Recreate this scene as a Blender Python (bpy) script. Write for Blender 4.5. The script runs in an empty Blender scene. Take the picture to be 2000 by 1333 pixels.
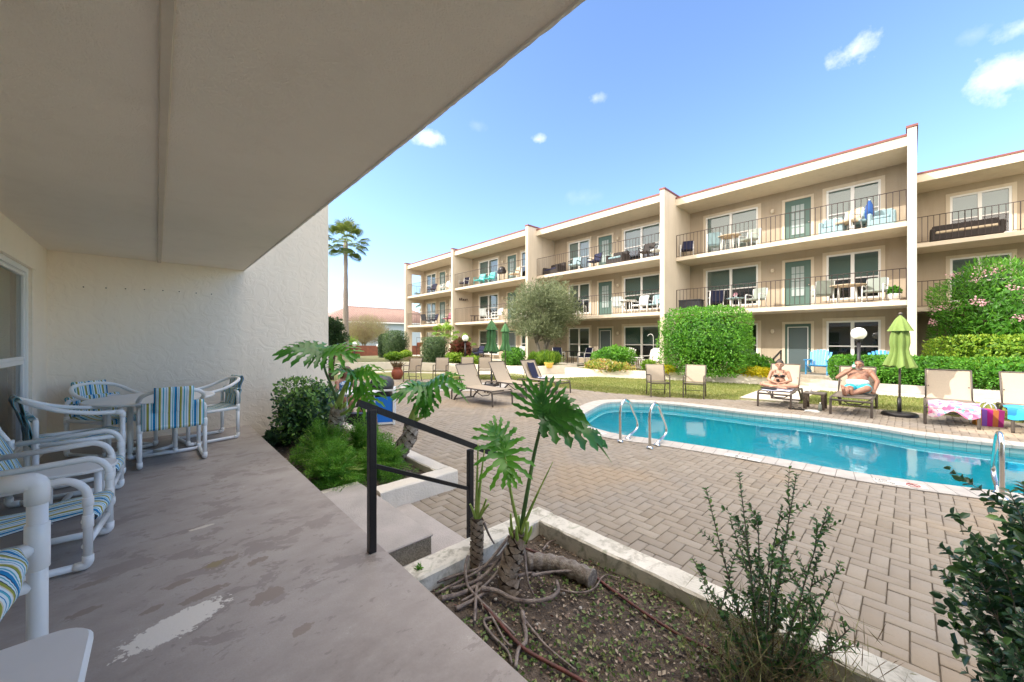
import bpy, bmesh, math, random
import numpy as np
from mathutils import Vector, Matrix
from mathutils.geometry import tessellate_polygon, delaunay_2d_cdt
random.seed(7); rng = np.random.default_rng(7)
R = math.radians
scene = bpy.context.scene
COL = scene.collection

# ------------------------------------------------------------------ camera
EYE = 1.34
YAW = R(43.38)
cam_d = bpy.data.cameras.new("camera"); cam = bpy.data.objects.new("camera", cam_d); COL.objects.link(cam)
cam.location = (0, 0, EYE); cam.rotation_euler = (R(90), 0, -YAW)
cam_d.lens = 36*734.3/2000; cam_d.sensor_width = 36; cam_d.clip_start = 0.05; cam_d.clip_end = 2000
cam_d.shift_y = -0.0005
scene.camera = cam
# ------------------------------------------------------------------ light
SUN_DIR = Vector((1, -0.8, -0.9)).normalized()          # the way the light travels
SUN_EL = math.asin(-SUN_DIR.z); SUN_AZ = math.atan2(-SUN_DIR.x, -SUN_DIR.y)
sl = bpy.data.lights.new("sun", 'SUN'); sl.energy = 2.0; sl.angle = R(0.5); sl.color = (1, .93, .82)
so = bpy.data.objects.new("sun", sl); COL.objects.link(so)
so.rotation_euler = SUN_DIR.to_track_quat('-Z', 'Y').to_euler()
W = bpy.data.worlds.new("World"); scene.world = W; W.use_nodes = True
nt = W.node_tree; nt.nodes.clear()
def wn(t, **k):
    n = nt.nodes.new(t)
    for a, b in k.items(): setattr(n, a, b)
    return n
sky = wn('ShaderNodeTexSky', sky_type='NISHITA', sun_disc=False, sun_elevation=SUN_EL, sun_rotation=SUN_AZ,
         altitude=0, air_density=1.0, dust_density=0.7, ozone_density=3.0)
bg = wn('ShaderNodeBackground'); bg.inputs[1].default_value = 0.132
wo = wn('ShaderNodeOutputWorld')
# small fair-weather clouds, fixed in the sky by direction
tc = wn('ShaderNodeTexCoord')
noi = wn('ShaderNodeTexNoise'); noi.inputs['Scale'].default_value = 22; noi.inputs['Detail'].default_value = 7; noi.inputs['Roughness'].default_value = .62
nt.links.new(tc.outputs['Generated'], noi.inputs['Vector'])
def sky_dir(px, py):
    u = (px-1000)/734.3; v = (665.5-py)/734.3
    return Vector((.6869+.7268*u, .7268-.6869*u, v)).normalized()
acc = None
for px, py, rad, flat, dens in [(835, 270, .036, 1.5, 1), (1052, 273, .024, 2.3, .75), (1163, 193, .022, 1.7, .45), (1668, 100, .036, 1.3, 1),
                          (1968, 138, .044, 1.1, 1), (1985, 60, .030, 1.5, .7), (932, 246, .025, 1.4, .16), (1140, 388, .045, 2.4, .14), (1900, 70, .02, 1.5, .2)]:
    d = sky_dir(px, py)
    sub = wn('ShaderNodeVectorMath', operation='SUBTRACT'); nt.links.new(tc.outputs['Generated'], sub.inputs[0]); sub.inputs[1].default_value = d
    sc = wn('ShaderNodeVectorMath', operation='MULTIPLY'); nt.links.new(sub.outputs[0], sc.inputs[0]); sc.inputs[1].default_value = (1, 1, flat)
    ln = wn('ShaderNodeVectorMath', operation='LENGTH'); nt.links.new(sc.outputs[0], ln.inputs[0])
    m1 = wn('ShaderNodeMath', operation='MULTIPLY_ADD'); nt.links.new(ln.outputs['Value'], m1.inputs[0]); m1.inputs[1].default_value = -.8/rad; m1.inputs[2].default_value = 0.75
    m2 = wn('ShaderNodeMath', operation='MULTIPLY_ADD'); nt.links.new(noi.outputs['Fac'], m2.inputs[0]); m2.inputs[1].default_value = 2.2; m2.inputs[2].default_value = -1.1
    m3 = wn('ShaderNodeMath', operation='ADD'); nt.links.new(m1.outputs[0], m3.inputs[0]); nt.links.new(m2.outputs[0], m3.inputs[1])
    # keep the cloud inside its own neighbourhood
    m4 = wn('ShaderNodeMath', operation='MULTIPLY_ADD', use_clamp=True); nt.links.new(ln.outputs['Value'], m4.inputs[0]); m4.inputs[1].default_value = -2.2/rad; m4.inputs[2].default_value = 3.2
    m5 = wn('ShaderNodeMath', operation='MULTIPLY', use_clamp=True); nt.links.new(m3.outputs[0], m5.inputs[0]); nt.links.new(m4.outputs[0], m5.inputs[1])
    m6 = wn('ShaderNodeMath', operation='MULTIPLY'); nt.links.new(m5.outputs[0], m6.inputs[0]); m6.inputs[1].default_value = dens
    if acc is None: acc = m6
    else:
        mx = wn('ShaderNodeMath', operation='MAXIMUM'); nt.links.new(acc.outputs[0], mx.inputs[0]); nt.links.new(m6.outputs[0], mx.inputs[1]); acc = mx
mix = wn('ShaderNodeMix', data_type='RGBA'); nt.links.new(acc.outputs[0], mix.inputs['Factor'])
skt = wn('ShaderNodeVectorMath', operation='MULTIPLY'); nt.links.new(sky.outputs[0], skt.inputs[0]); skt.inputs[1].default_value = (.86, .90, 1.0); nt.links.new(skt.outputs[0], mix.inputs['A']); mix.inputs['B'].default_value = (3.9, 4.0, 4.2, 1)
# added bright veil, unseen overhead and behind the camera, to lift the shaded patio
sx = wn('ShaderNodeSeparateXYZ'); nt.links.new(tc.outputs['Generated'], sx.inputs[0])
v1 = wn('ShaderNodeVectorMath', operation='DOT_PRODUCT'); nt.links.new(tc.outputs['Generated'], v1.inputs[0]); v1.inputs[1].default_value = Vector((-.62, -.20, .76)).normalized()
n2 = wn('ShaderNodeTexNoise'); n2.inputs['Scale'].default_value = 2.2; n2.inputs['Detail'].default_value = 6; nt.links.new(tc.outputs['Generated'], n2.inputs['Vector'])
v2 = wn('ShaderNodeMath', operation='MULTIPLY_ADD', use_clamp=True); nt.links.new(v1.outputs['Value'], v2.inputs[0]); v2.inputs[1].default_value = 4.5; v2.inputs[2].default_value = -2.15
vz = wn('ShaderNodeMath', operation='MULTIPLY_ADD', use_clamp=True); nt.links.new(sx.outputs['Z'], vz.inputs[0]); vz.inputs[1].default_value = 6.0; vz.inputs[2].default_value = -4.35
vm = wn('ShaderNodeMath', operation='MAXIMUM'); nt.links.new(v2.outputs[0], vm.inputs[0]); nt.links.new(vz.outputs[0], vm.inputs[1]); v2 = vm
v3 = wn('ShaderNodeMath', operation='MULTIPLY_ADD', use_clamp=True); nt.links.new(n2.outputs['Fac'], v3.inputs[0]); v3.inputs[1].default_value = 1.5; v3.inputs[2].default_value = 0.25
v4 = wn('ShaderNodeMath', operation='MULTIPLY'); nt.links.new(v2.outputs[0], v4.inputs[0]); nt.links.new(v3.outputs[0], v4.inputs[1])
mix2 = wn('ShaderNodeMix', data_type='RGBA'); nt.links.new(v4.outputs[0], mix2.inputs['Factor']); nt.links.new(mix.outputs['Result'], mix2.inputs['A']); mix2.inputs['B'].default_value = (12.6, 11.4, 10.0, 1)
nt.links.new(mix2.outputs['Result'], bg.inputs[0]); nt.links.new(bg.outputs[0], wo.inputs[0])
scene.view_settings.view_transform = 'Standard'; scene.view_settings.look = 'None'
scene.view_settings.exposure = 1.62; scene.view_settings.gamma = 1.0
try:
    scene.cycles.max_bounces = 12; scene.cycles.diffuse_bounces = 8; scene.cycles.transparent_max_bounces = 10
except Exception: pass

# ------------------------------------------------------------------ helpers
def ray(px, py):
    u = (px-1000)/734.3; return Vector((.6869+.7268*u, .7268-.6869*u, (665.5-py)/734.3))
def gz(px, py, z):
    d = ray(px, py); t = (z-EYE)/d.z; return Vector((d.x*t, d.y*t, z))
def gx(px, py, X):
    d = ray(px, py); t = X/d.x; return Vector((X, d.y*t, EYE+d.z*t))
def gy(px, py, Y):
    d = ray(px, py); t = Y/d.y; return Vector((d.x*t, Y, EYE+d.z*t))
def gt(px, py, t):
    d = ray(px, py); return Vector((d.x*t, d.y*t, EYE+d.z*t))

def tag(o, label=None, cat=None, group=None, kind=None):
    if label: o['label'] = label
    if cat: o['category'] = cat
    if group: o['group'] = group
    if kind: o['kind'] = kind
    return o
def empty(name, label, cat, loc=(0, 0, 0), rz=0, group=None):
    o = bpy.data.objects.new(name, None); COL.objects.link(o); o.location = loc; o.rotation_euler = (0, 0, rz)
    o.empty_display_size = .1
    return tag(o, label, cat, group)
def copy_tree(root, loc, rz=0, label=None, group=None, scale=None):
    m = {root: root.copy()}
    COL.objects.link(m[root]); r = m[root]; r.location = loc; r.rotation_euler = (0, 0, rz)
    if scale: r.scale = scale
    if label: r['label'] = label
    if group: r['group'] = group
    for ch in list(root.children):
        c = ch.copy(); COL.objects.link(c); c.parent = r
        for g in list(ch.children):
            d = g.copy(); COL.objects.link(d); d.parent = c
    return r

class MB:
    def __init__(s): s.v = []; s.f = []; s.m = []; s.sm = []
    def add(s, vs, fs, mi=0, smooth=False):
        o = len(s.v); s.v += [tuple(v) for v in vs]
        for f in fs: s.f.append(tuple(i+o for i in f)); s.m.append(mi); s.sm.append(smooth)
    def box(s, a, b, mi=0, rot=0, piv=None, bev=0):
        x0, y0, z0 = [min(a[i], b[i]) for i in range(3)]; x1, y1, z1 = [max(a[i], b[i]) for i in range(3)]
        if bev > 0:
            e = min(bev, (x1-x0)/2.2, (y1-y0)/2.2, (z1-z0)/2.2)
            vs = []
            for z, k in ((z0, e), (z0+e, 0), (z1-e, 0), (z1, e)):
                for (x, y) in ((x0+k, y0+e), (x0+k+0, y0+e), (x0+e, y0+k), (x1-e, y0+k), (x1-k, y0+e), (x1-k, y1-e), (x1-e, y1-k), (x0+e, y1-k), (x0+k, y1-e)):
                    vs.append((x, y, z))
            vs2 = []; 
            for r_ in range(4): vs2 += vs[r_*9+1:r_*9+9]
            fs = []
            for r_ in range(3):
                for i in range(8):
                    j = (i+1) % 8; fs.append((r_*8+i, r_*8+j, (r_+1)*8+j, (r_+1)*8+i))
            fs.append(tuple(reversed(range(8)))); fs.append(tuple(range(24, 32)))
            vs = vs2
        else:
            vs = [(x0, y0, z0), (x1, y0, z0), (x1, y1, z0), (x0, y1, z0), (x0, y0, z1), (x1, y0, z1), (x1, y1, z1), (x0, y1, z1)]
            fs = [(0, 3, 2, 1), (4, 5, 6, 7), (0, 1, 5, 4), (1, 2, 6, 5), (2, 3, 7, 6), (3, 0, 4, 7)]
        if rot:
            px, py = piv if piv else ((x0+x1)/2, (y0+y1)/2); c, sn = math.cos(rot), math.sin(rot)
            vs = [(px+(x-px)*c-(y-py)*sn, py+(x-px)*sn+(y-py)*c, z) for x, y, z in vs]
        s.add(vs, fs, mi)
    def tube(s, pts, r, seg=10, mi=0, cap=True, smooth=True, rs=None, flat=None):
        pts = [Vector(p) for p in pts]; n = len(pts)
        rs = rs or [r]*n
        t0 = (pts[1]-pts[0]).normalized()
        up = Vector((0, 0, 1)) if abs(t0.z) < .9 else Vector((1, 0, 0))
        a = t0.cross(up).normalized(); vs = []
        for i, p in enumerate(pts):
            if i == 0: t = pts[1]-pts[0]
            elif i == n-1: t = pts[-1]-pts[-2]
            else: t = (pts[i+1]-p).normalized()+(p-pts[i-1]).normalized()
            if t.length < 1e-9: t = t0
            t.normalize()
            a = (a-t*a.dot(t))
            if a.length < 1e-6: a = t.orthogonal()
            a.normalize(); b = t.cross(a)
            for k in range(seg):
                an = 2*math.pi*k/seg; vs.append(p+a*(math.cos(an)*rs[i])+b*(math.sin(an)*rs[i]*(flat or 1)))
        fs = []
        for i in range(n-1):
            for k in range(seg):
                j = (k+1) % seg; fs.append((i*seg+k, i*seg+j, (i+1)*seg+j, (i+1)*seg+k))
        s.add(vs, fs, mi, smooth)
        if cap:
            o = len(s.v)-len(vs)
            s.f.append(tuple(o+k for k in reversed(range(seg)))); s.m.append(mi); s.sm.append(False)
            s.f.append(tuple(o+(n-1)*seg+k for k in range(seg))); s.m.append(mi); s.sm.append(False)
    def lathe(s, prof, c=(0, 0, 0), seg=20, mi=0, smooth=True, sx=1, sy=1, fold=0, nf=8, ph=0):
        vs = []; n = len(prof)
        for (r, z) in prof:
            for k in range(seg):
                an = 2*math.pi*k/seg; rr = r*(1+fold*math.cos(nf*an+ph))
                vs.append((c[0]+math.cos(an)*rr*sx, c[1]+math.sin(an)*rr*sy, c[2]+z))
        fs = []
        for i in range(n-1):
            for k in range(seg):
                j = (k+1) % seg; fs.append((i*seg+k, i*seg+j, (i+1)*seg+j, (i+1)*seg+k))
        s.add(vs, fs, mi, smooth)
    def ball(s, c, r, seg=16, mi=0):
        rx, ry, rz = (r, r, r) if not hasattr(r, '__len__') else r
        n = seg//2; s.lathe([(math.sin(math.pi*i/n)*1.0+1e-5, -math.cos(math.pi*i/n)*rz) for i in range(n+1)], c, seg, mi, True, rx, ry)
    def quad(s, a, b, c, d, mi=0, smooth=False): s.add([a, b, c, d], [(0, 1, 2, 3)], mi, smooth)
    def prism(s, poly, z0, z1, mi=0):
        n = len(poly); vs = [(x, y, z0) for x, y in poly]+[(x, y, z1) for x, y in poly]
        A = sum(poly[i][0]*poly[(i+1) % n][1]-poly[(i+1) % n][0]*poly[i][1] for i in range(n))
        fs = [(i, (i+1) % n, n+(i+1) % n, n+i) for i in range(n)]
        tri = tessellate_polygon([[Vector((x, y, 0)) for x, y in poly]])
        for t in tri:
            a, b, c = t
            ar = (poly[b][0]-poly[a][0])*(poly[c][1]-poly[a][1])-(poly[b][1]-poly[a][1])*(poly[c][0]-poly[a][0])
            if ar < 0: a, b, c = a, c, b
            fs.append((n+a, n+b, n+c)); fs.append((c, b, a))
        if A < 0: fs[:n] = [tuple(reversed(f)) for f in fs[:n]]
        s.add(vs, fs, mi)
    def xform(s, M, start=0):
        for i in range(start, len(s.v)): s.v[i] = tuple(M @ Vector(s.v[i]))
        return s
    def build(s, name, mats, parent=None, loc=None):
        me = bpy.data.meshes.new(name); me.from_pydata(s.v, [], s.f)
        if not isinstance(mats, (list, tuple)): mats = [mats]
        for m in mats: me.materials.append(m)
        me.polygons.foreach_set('material_index', s.m); me.polygons.foreach_set('use_smooth', s.sm); me.update()
        o = bpy.data.objects.new(name, me); COL.objects.link(o)
        if parent: o.parent = parent
        if loc is not None: o.location = loc
        return o
def bars(name, mtl, parent, specs, seg=12):
    """each bar a mesh of its own"""
    for pts, r in specs: mb = MB(); mb.tube(pts, r, seg); mb.build(name, mtl, parent)
def arc(c, r, a0, a1, n, plane='xz', y=0):
    out = []
    for i in range(n+1):
        a = R(a0+(a1-a0)*i/n); out.append((c[0]+r*math.cos(a), y, c[1]+r*math.sin(a)))
    return out
def bez(p0, p1, p2, p3, n=12):
    p0, p1, p2, p3 = map(Vector, (p0, p1, p2, p3)); o = []
    for i in range(n+1):
        t = i/n; o.append(p0*(1-t)**3+p1*3*t*(1-t)**2+p2*3*t*t*(1-t)+p3*t**3)
    return o
def catmull(P, n=6, closed=False):
    P = [Vector(p) for p in P]; N = len(P); out = []
    rngk = range(N) if closed else range(N-1)
    for i in rngk:
        if closed: a, b, c, d = P[i-1], P[i], P[(i+1) % N], P[(i+2) % N]
        else: a, b, c, d = P[max(i-1, 0)], P[i], P[i+1], P[min(i+2, N-1)]
        for k in range(n):
            t = k/n; out.append(.5*((2*b)+(c-a)*t+(2*a-5*b+4*c-d)*t*t+(3*b-a-3*c+d)*t**3))
    if not closed: out.append(P[-1])
    return out

# ------------------------------------------------------------------ materials
def mat(name, col, rough=.6, metal=0, spec=.5, var=None, vscale=5, bump=0, bscale=50, detail=6, coat=0, obj=False, varfac=(.35, .65)):
    m = bpy.data.materials.new(name); m.use_nodes = True; n = m.node_tree; b = n.nodes['Principled BSDF']
    b.inputs['Base Color'].default_value = (*col, 1); b.inputs['Roughness'].default_value = rough
    b.inputs['Metallic'].default_value = metal; b.inputs['Specular IOR Level'].default_value = spec
    if coat: b.inputs['Coat Weight'].default_value = coat
    if var or bump:
        t = n.nodes.new('ShaderNodeTexCoord')
        src = t.outputs['Object']
        if not obj:
            g = n.nodes.new('ShaderNodeNewGeometry'); src = g.outputs['Position']
    if var:
        x = n.nodes.new('ShaderNodeTexNoise'); x.inputs['Scale'].default_value = vscale; x.inputs['Detail'].default_value = detail; n.links.new(src, x.inputs['Vector'])
        rp = n.nodes.new('ShaderNodeValToRGB'); rp.color_ramp.elements[0].position = varfac[0]; rp.color_ramp.elements[1].position = varfac[1]
        rp.color_ramp.elements[0].color = (*col, 1); rp.color_ramp.elements[1].color = (*var, 1)
        n.links.new(x.outputs['Fac'], rp.inputs[0]); n.links.new(rp.outputs[0], b.inputs['Base Color'])
    if bump:
        x = n.nodes.new('ShaderNodeTexNoise'); x.inputs['Scale'].default_value = bscale; x.inputs['Detail'].default_value = 5; n.links.new(src, x.inputs['Vector'])
        bp = n.nodes.new('ShaderNodeBump'); bp.inputs['Strength'].default_value = bump; bp.inputs['Distance'].default_value = .02
        n.links.new(x.outputs['Fac'], bp.inputs['Height']); n.links.new(bp.outputs[0], b.inputs['Normal'])
    return m
def leafmat(name, stops, rough=.45, trans=.3, spec=.4):
    m = bpy.data.materials.new(name); m.use_nodes = True; n = m.node_tree; b = n.nodes['Principled BSDF']
    at = n.nodes.new('ShaderNodeAttribute'); at.attribute_name = 'tone'
    rp = n.nodes.new('ShaderNodeValToRGB'); el = rp.color_ramp.elements
    while len(el) < len(stops): el.new(.5)
    for i, (p, c) in enumerate(stops): el[i].position = p; el[i].color = (*c, 1)
    n.links.new(at.outputs['Fac'], rp.inputs[0]); n.links.new(rp.outputs[0], b.inputs['Base Color'])
    b.inputs['Roughness'].default_value = rough; b.inputs['Specular IOR Level'].default_value = spec
    tr = n.nodes.new('ShaderNodeBsdfTranslucent'); hs = n.nodes.new('ShaderNodeHueSaturation'); hs.inputs['Value'].default_value = 1.5; hs.inputs['Hue'].default_value = .485
    n.links.new(rp.outputs[0], hs.inputs['Color']); n.links.new(hs.outputs[0], tr.inputs[0])
    mx = n.nodes.new('ShaderNodeMixShader'); mx.inputs[0].default_value = trans
    n.links.new(b.outputs[0], mx.inputs[1]); n.links.new(tr.outputs[0], mx.inputs[2]); n.links.new(mx.outputs[0], n.nodes['Material Output'].inputs[0])
    return m
M = {}
STW = (.66, .55, .41)
def stucco(name, col, col2, scale, strength, fine=60, dirt=.4):
    m = mat(name, col, .85, spec=.2, var=col2, vscale=.7)
    n = m.node_tree; b = n.nodes['Principled BSDF']; g = n.nodes.new('ShaderNodeNewGeometry')
    mp = n.nodes.new('ShaderNodeMapping'); mp.inputs['Scale'].default_value = (2.6, 2.6, .22); n.links.new(g.outputs['Position'], mp.inputs[0])
    sn = n.nodes.new('ShaderNodeTexNoise'); sn.inputs['Scale'].default_value = 1.6; sn.inputs['Detail'].default_value = 7; sn.inputs['Roughness'].default_value = .65; n.links.new(mp.outputs[0], sn.inputs['Vector'])
    sr = n.nodes.new('ShaderNodeValToRGB'); sr.color_ramp.elements[0].position = .50; sr.color_ramp.elements[0].color = (0, 0, 0, 1); sr.color_ramp.elements[1].position = .78; sr.color_ramp.elements[1].color = (dirt, dirt, dirt, 1); n.links.new(sn.outputs['Fac'], sr.inputs[0])
    mxn = n.nodes.new('ShaderNodeMix'); mxn.data_type = 'RGBA'; n.links.new(sr.outputs[0], mxn.inputs['Factor']); n.links.new(b.inputs['Base Color'].links[0].from_socket, mxn.inputs['A']); mxn.inputs['B'].default_value = (col[0]*.66, col[1]*.63, col[2]*.58, 1); n.links.new(mxn.outputs['Result'], b.inputs['Base Color'])
    w = n.nodes.new('ShaderNodeTexNoise'); w.inputs['Scale'].default_value = scale; w.inputs['Detail'].default_value = 4; w.inputs['Distortion'].default_value = 1.6
    rp = n.nodes.new('ShaderNodeValToRGB'); rp.color_ramp.elements[0].position = .44; rp.color_ramp.elements[1].position = .56
    f = n.nodes.new('ShaderNodeTexNoise'); f.inputs['Scale'].default_value = fine; f.inputs['Detail'].default_value = 3
    for q in (w, f): n.links.new(g.outputs['Position'], q.inputs['Vector'])
    n.links.new(w.outputs['Fac'], rp.inputs[0])
    ad = n.nodes.new('ShaderNodeMath'); ad.operation = 'MULTIPLY_ADD'; ad.inputs[1].default_value = .5
    n.links.new(f.outputs['Fac'], ad.inputs[0]); n.links.new(rp.outputs[0], ad.inputs[2])
    bp = n.nodes.new('ShaderNodeBump'); bp.inputs['Strength'].default_value = strength; bp.inputs['Distance'].default_value = .006
    n.links.new(ad.outputs[0], bp.inputs['Height']); n.links.new(bp.outputs[0], b.inputs['Normal'])
    return m
M['wall_near'] = stucco('trowelled_stucco', (.90, .80, .665), (.87, .77, .635), 6, .42, dirt=.14)
M['ceiling'] = stucco('ceiling_stucco', (.89, .80, .68), (.84, .755, .64), 60, .55, 130, dirt=.16)
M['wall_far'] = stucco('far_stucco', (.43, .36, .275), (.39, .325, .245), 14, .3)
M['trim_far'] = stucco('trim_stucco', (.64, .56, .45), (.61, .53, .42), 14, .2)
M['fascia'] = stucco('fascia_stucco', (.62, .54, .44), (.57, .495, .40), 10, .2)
M['redcap'] = mat('red_roof_flashing', (.20, .055, .045), .6, var=(.15, .045, .04), vscale=2)
M['white'] = mat('white_vinyl', (.78, .78, .76), .35)
M['pvc'] = mat('white_pvc_pipe', (.87, .87, .86), .28, var=(.82, .83, .83), vscale=9, obj=True)
M['pvcseam'] = mat('pipe_seam_grime', (.42, .44, .46), .6)
M['black'] = mat('black_painted_steel', (.012, .011, .013), .38, spec=.4, bump=.15, bscale=90)
M['rail'] = mat('brown_balcony_steel', (.045, .03, .028), .5)
M['bronze'] = mat('bronze_powder_coat', (.10, .082, .07), .45, metal=.2)
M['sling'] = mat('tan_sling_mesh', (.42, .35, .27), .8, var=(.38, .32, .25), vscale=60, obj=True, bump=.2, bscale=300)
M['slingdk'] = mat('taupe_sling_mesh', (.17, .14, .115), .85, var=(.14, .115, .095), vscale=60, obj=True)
M['steel'] = mat('stainless_steel', (.62, .61, .58), .18, metal=1, bump=.05, bscale=30)
M['globe'] = mat('white_acrylic_globe', (.86, .86, .85), .25)
M['terracotta'] = mat('terracotta', (.30, .085, .045), .7, var=(.22, .06, .035), vscale=6, obj=True)
M['yellowpot'] = mat('yellow_glazed_clay', (.65, .44, .08), .4)
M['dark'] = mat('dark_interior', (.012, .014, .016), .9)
M['skin'] = mat('skin', (.40, .23, .16), .5, var=(.33, .17, .115), vscale=14, obj=True)
M['skin2'] = mat('tanned_skin', (.30, .155, .10), .5, var=(.24, .11, .07), vscale=14, obj=True)
M['hair'] = mat('dark_hair', (.022, .014, .010), .5)
M['hair2'] = mat('brown_hair', (.10, .035, .018), .5)
M['beard'] = mat('grey_beard', (.20, .17, .15), .8)
M['soil'] = mat('dark_soil', (.055, .042, .034), .95, var=(.135, .105, .082), vscale=22, bump=1.0, bscale=70)
M['bark'] = mat('grey_bark', (.16, .13, .11), .9, var=(.28, .25, .22), vscale=30, bump=.6, bscale=60, obj=True)
M['barkdk'] = mat('dark_bark', (.05, .035, .026), .9, var=(.10, .075, .055), vscale=30, bump=.6, bscale=40, obj=True)
M['root'] = mat('aerial_root', (.13, .10, .09), .8, var=(.30, .25, .22), vscale=18, bump=.5, bscale=90, obj=True)
M['pipe_red'] = mat('irrigation_pipe', (.15, .045, .035), .6, var=(.09, .04, .035), vscale=20, obj=True)
M['wood'] = mat('stained_fence_wood', (.20, .065, .04), .8, var=(.14, .05, .035), vscale=4)
M['tealwhite'] = mat('turquoise_plastic', (.02, .42, .42), .45)
M['bluechair'] = mat('blue_painted_wood', (.06, .33, .68), .45)
M['navy'] = mat('navy_cloth', (.01, .014, .05), .9)
M['wicker'] = mat('dark_wicker', (.022, .016, .014), .7, bump=.5, bscale=120, obj=True)
M['greypl'] = mat('grey_resin', (.05, .055, .07), .5)
M['cushion'] = mat('grey_green_cushion', (.24, .27, .24), .9)
M['cushblue'] = mat('pale_blue_cushion', (.26, .38, .42), .9)
M['lime'] = mat('sunlit_umbrella_canvas', (.20, .29, .075), .85, var=(.17, .25, .06), vscale=3, obj=True, bump=.12, bscale=300)  # one green canvas for all umbrellas; sunlight put into this lighter copy
M['green_shaded'] = mat('shaded_umbrella_canvas', (.06, .17, .06), .85, var=(.05, .14, .05), vscale=3, obj=True, bump=.12, bscale=300)  # the same canvas, shade put into its darker colour
M['concrete_light'] = mat('sun_bleached_concrete', (.56, .50, .42), .85, var=(.48, .43, .36), vscale=2.5, bump=.2, bscale=60)
M['plaster'] = mat('pool_plaster', (.05, .55, .66), .6, var=(.045, .50, .62), vscale=1.5)

M['whitecloth0'] = mat('pale_pool_ledge', (.55, .80, .84), .6)
def node_mat(name):
    m = bpy.data.materials.new(name); m.use_nodes = True; return m, m.node_tree, m.node_tree.nodes['Principled BSDF']
def nz(n, src, scale, detail=5, rough=.5, dist=0):
    x = n.nodes.new('ShaderNodeTexNoise'); x.inputs['Scale'].default_value = scale; x.inputs['Detail'].default_value = detail
    x.inputs['Roughness'].default_value = rough; x.inputs['Distortion'].default_value = dist; n.links.new(src, x.inputs['Vector']); return x
def ramp(n, src, stops):
    rp = n.nodes.new('ShaderNodeValToRGB'); el = rp.color_ramp.elements
    while len(el) < len(stops): el.new(.5)
    for i, (p, c) in enumerate(stops): el[i].position = p; el[i].color = (c, c, c, 1) if not hasattr(c, '__len__') else (*c, 1)
    n.links.new(src, rp.inputs[0]); return rp
def mixc(n, fac, a, b):
    x = n.nodes.new('ShaderNodeMix'); x.data_type = 'RGBA'
    for k, s in (('Factor', fac), ('A', a), ('B', b)):
        if hasattr(s, 'links') or hasattr(s, 'is_linked'): n.links.new(s, x.inputs[k])
        elif k == 'Factor': x.inputs[k].default_value = s
        else: x.inputs[k].default_value = (*s, 1)
    return x.outputs['Result']
# --- worn painted patio slab
m, n, b = node_mat('worn_painted_concrete')
g = n.nodes.new('ShaderNodeNewGeometry'); mp = n.nodes.new('ShaderNodeMapping'); mp.inputs['Scale'].default_value = (.8, 1.15, 1); mp.inputs['Rotation'].default_value = (0, 0, R(-20))
n.links.new(g.outputs['Position'], mp.inputs[0]); P = mp.outputs[0]
base = mixc(n, ramp(n, nz(n, P, 1.1, 8, .6).outputs['Fac'], [(.36, 0.), (.64, 1.)]).outputs[0], (.27, .237, .216), (.385, .35, .328))
base = mixc(n, ramp(n, nz(n, P, 5.5, 9, .68).outputs['Fac'], [(.40, 0.), (.66, .55)]).outputs[0], base, (.44, .40, .375))
def mul(a, b_):
    x = n.nodes.new('ShaderNodeMath'); x.operation = 'MULTIPLY'
    for i_, q in enumerate((a, b_)):
        if hasattr(q, 'is_linked'): n.links.new(q, x.inputs[i_])
        else: x.inputs[i_].default_value = q
    return x.outputs[0]
base = mixc(n, ramp(n, nz(n, g.outputs['Position'], 140, 5, .7).outputs['Fac'], [(.42, 0.), (.66, .5)]).outputs[0], base, (.31, .265, .235))
zone = ramp(n, nz(n, P, .95, 3).outputs['Fac'], [(.44, 0.), (.54, 1.)]).outputs[0]
flake = ramp(n, nz(n, P, 4.2, 12, .70, .35).outputs['Fac'], [(.535, 0.), (.552, 1.)]).outputs[0]
base = mixc(n, mul(mul(flake, zone), .62), base, (.235, .20, .185))
flake2 = ramp(n, nz(n, P, 9.0, 12, .74, .2).outputs['Fac'], [(.60, 0.), (.615, 1.)]).outputs[0]
base = mixc(n, mul(flake2, .55), base, (.22, .19, .175))
flake3 = ramp(n, nz(n, P, 5.5, 12, .74, .6).outputs['Fac'], [(.655, 0.), (.67, 1.)]).outputs[0]
base = mixc(n, mul(flake3, .5), base, (.60, .55, .50))
# bare patches where the paint has peeled, each a blob with a ragged edge
def patch(cx, cy, rx, ry, rot, col, base, amt=.45, sc=14):
    mp2 = n.nodes.new('ShaderNodeMapping'); mp2.vector_type = 'TEXTURE'; mp2.inputs['Location'].default_value = (cx, cy, 0); mp2.inputs['Rotation'].default_value = (0, 0, rot); mp2.inputs['Scale'].default_value = (rx, ry, 1)
    n.links.new(g.outputs['Position'], mp2.inputs[0]); le = n.nodes.new('ShaderNodeVectorMath'); le.operation = 'LENGTH'; n.links.new(mp2.outputs[0], le.inputs[0])
    q = nz(n, g.outputs['Position'], sc, 8, .65); a = n.nodes.new('ShaderNodeMath'); a.operation = 'MULTIPLY_ADD'; n.links.new(q.outputs['Fac'], a.inputs[0]); a.inputs[1].default_value = amt*4.5; n.links.new(le.outputs['Value'], a.inputs[2])
    rp = ramp(n, a.outputs[0], [(.0, 1.), (.5, 1.)]); rp.color_ramp.elements[0].position = .0
    s2 = n.nodes.new('ShaderNodeMath'); s2.operation = 'SUBTRACT'; s2.inputs[0].default_value = 1+amt*2.25; n.links.new(a.outputs[0], s2.inputs[1])
    s3 = n.nodes.new('ShaderNodeMath'); s3.operation = 'MULTIPLY'; s3.use_clamp = True; s3.inputs[1].default_value = 12; n.links.new(s2.outputs[0], s3.inputs[0])
    return mixc(n, s3.outputs[0], base, col)
pc = gz(345, 1220, 0); base = patch(pc.x, pc.y, .20, .095, R(20), (.70, .66, .60), base, .42, 30)
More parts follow.
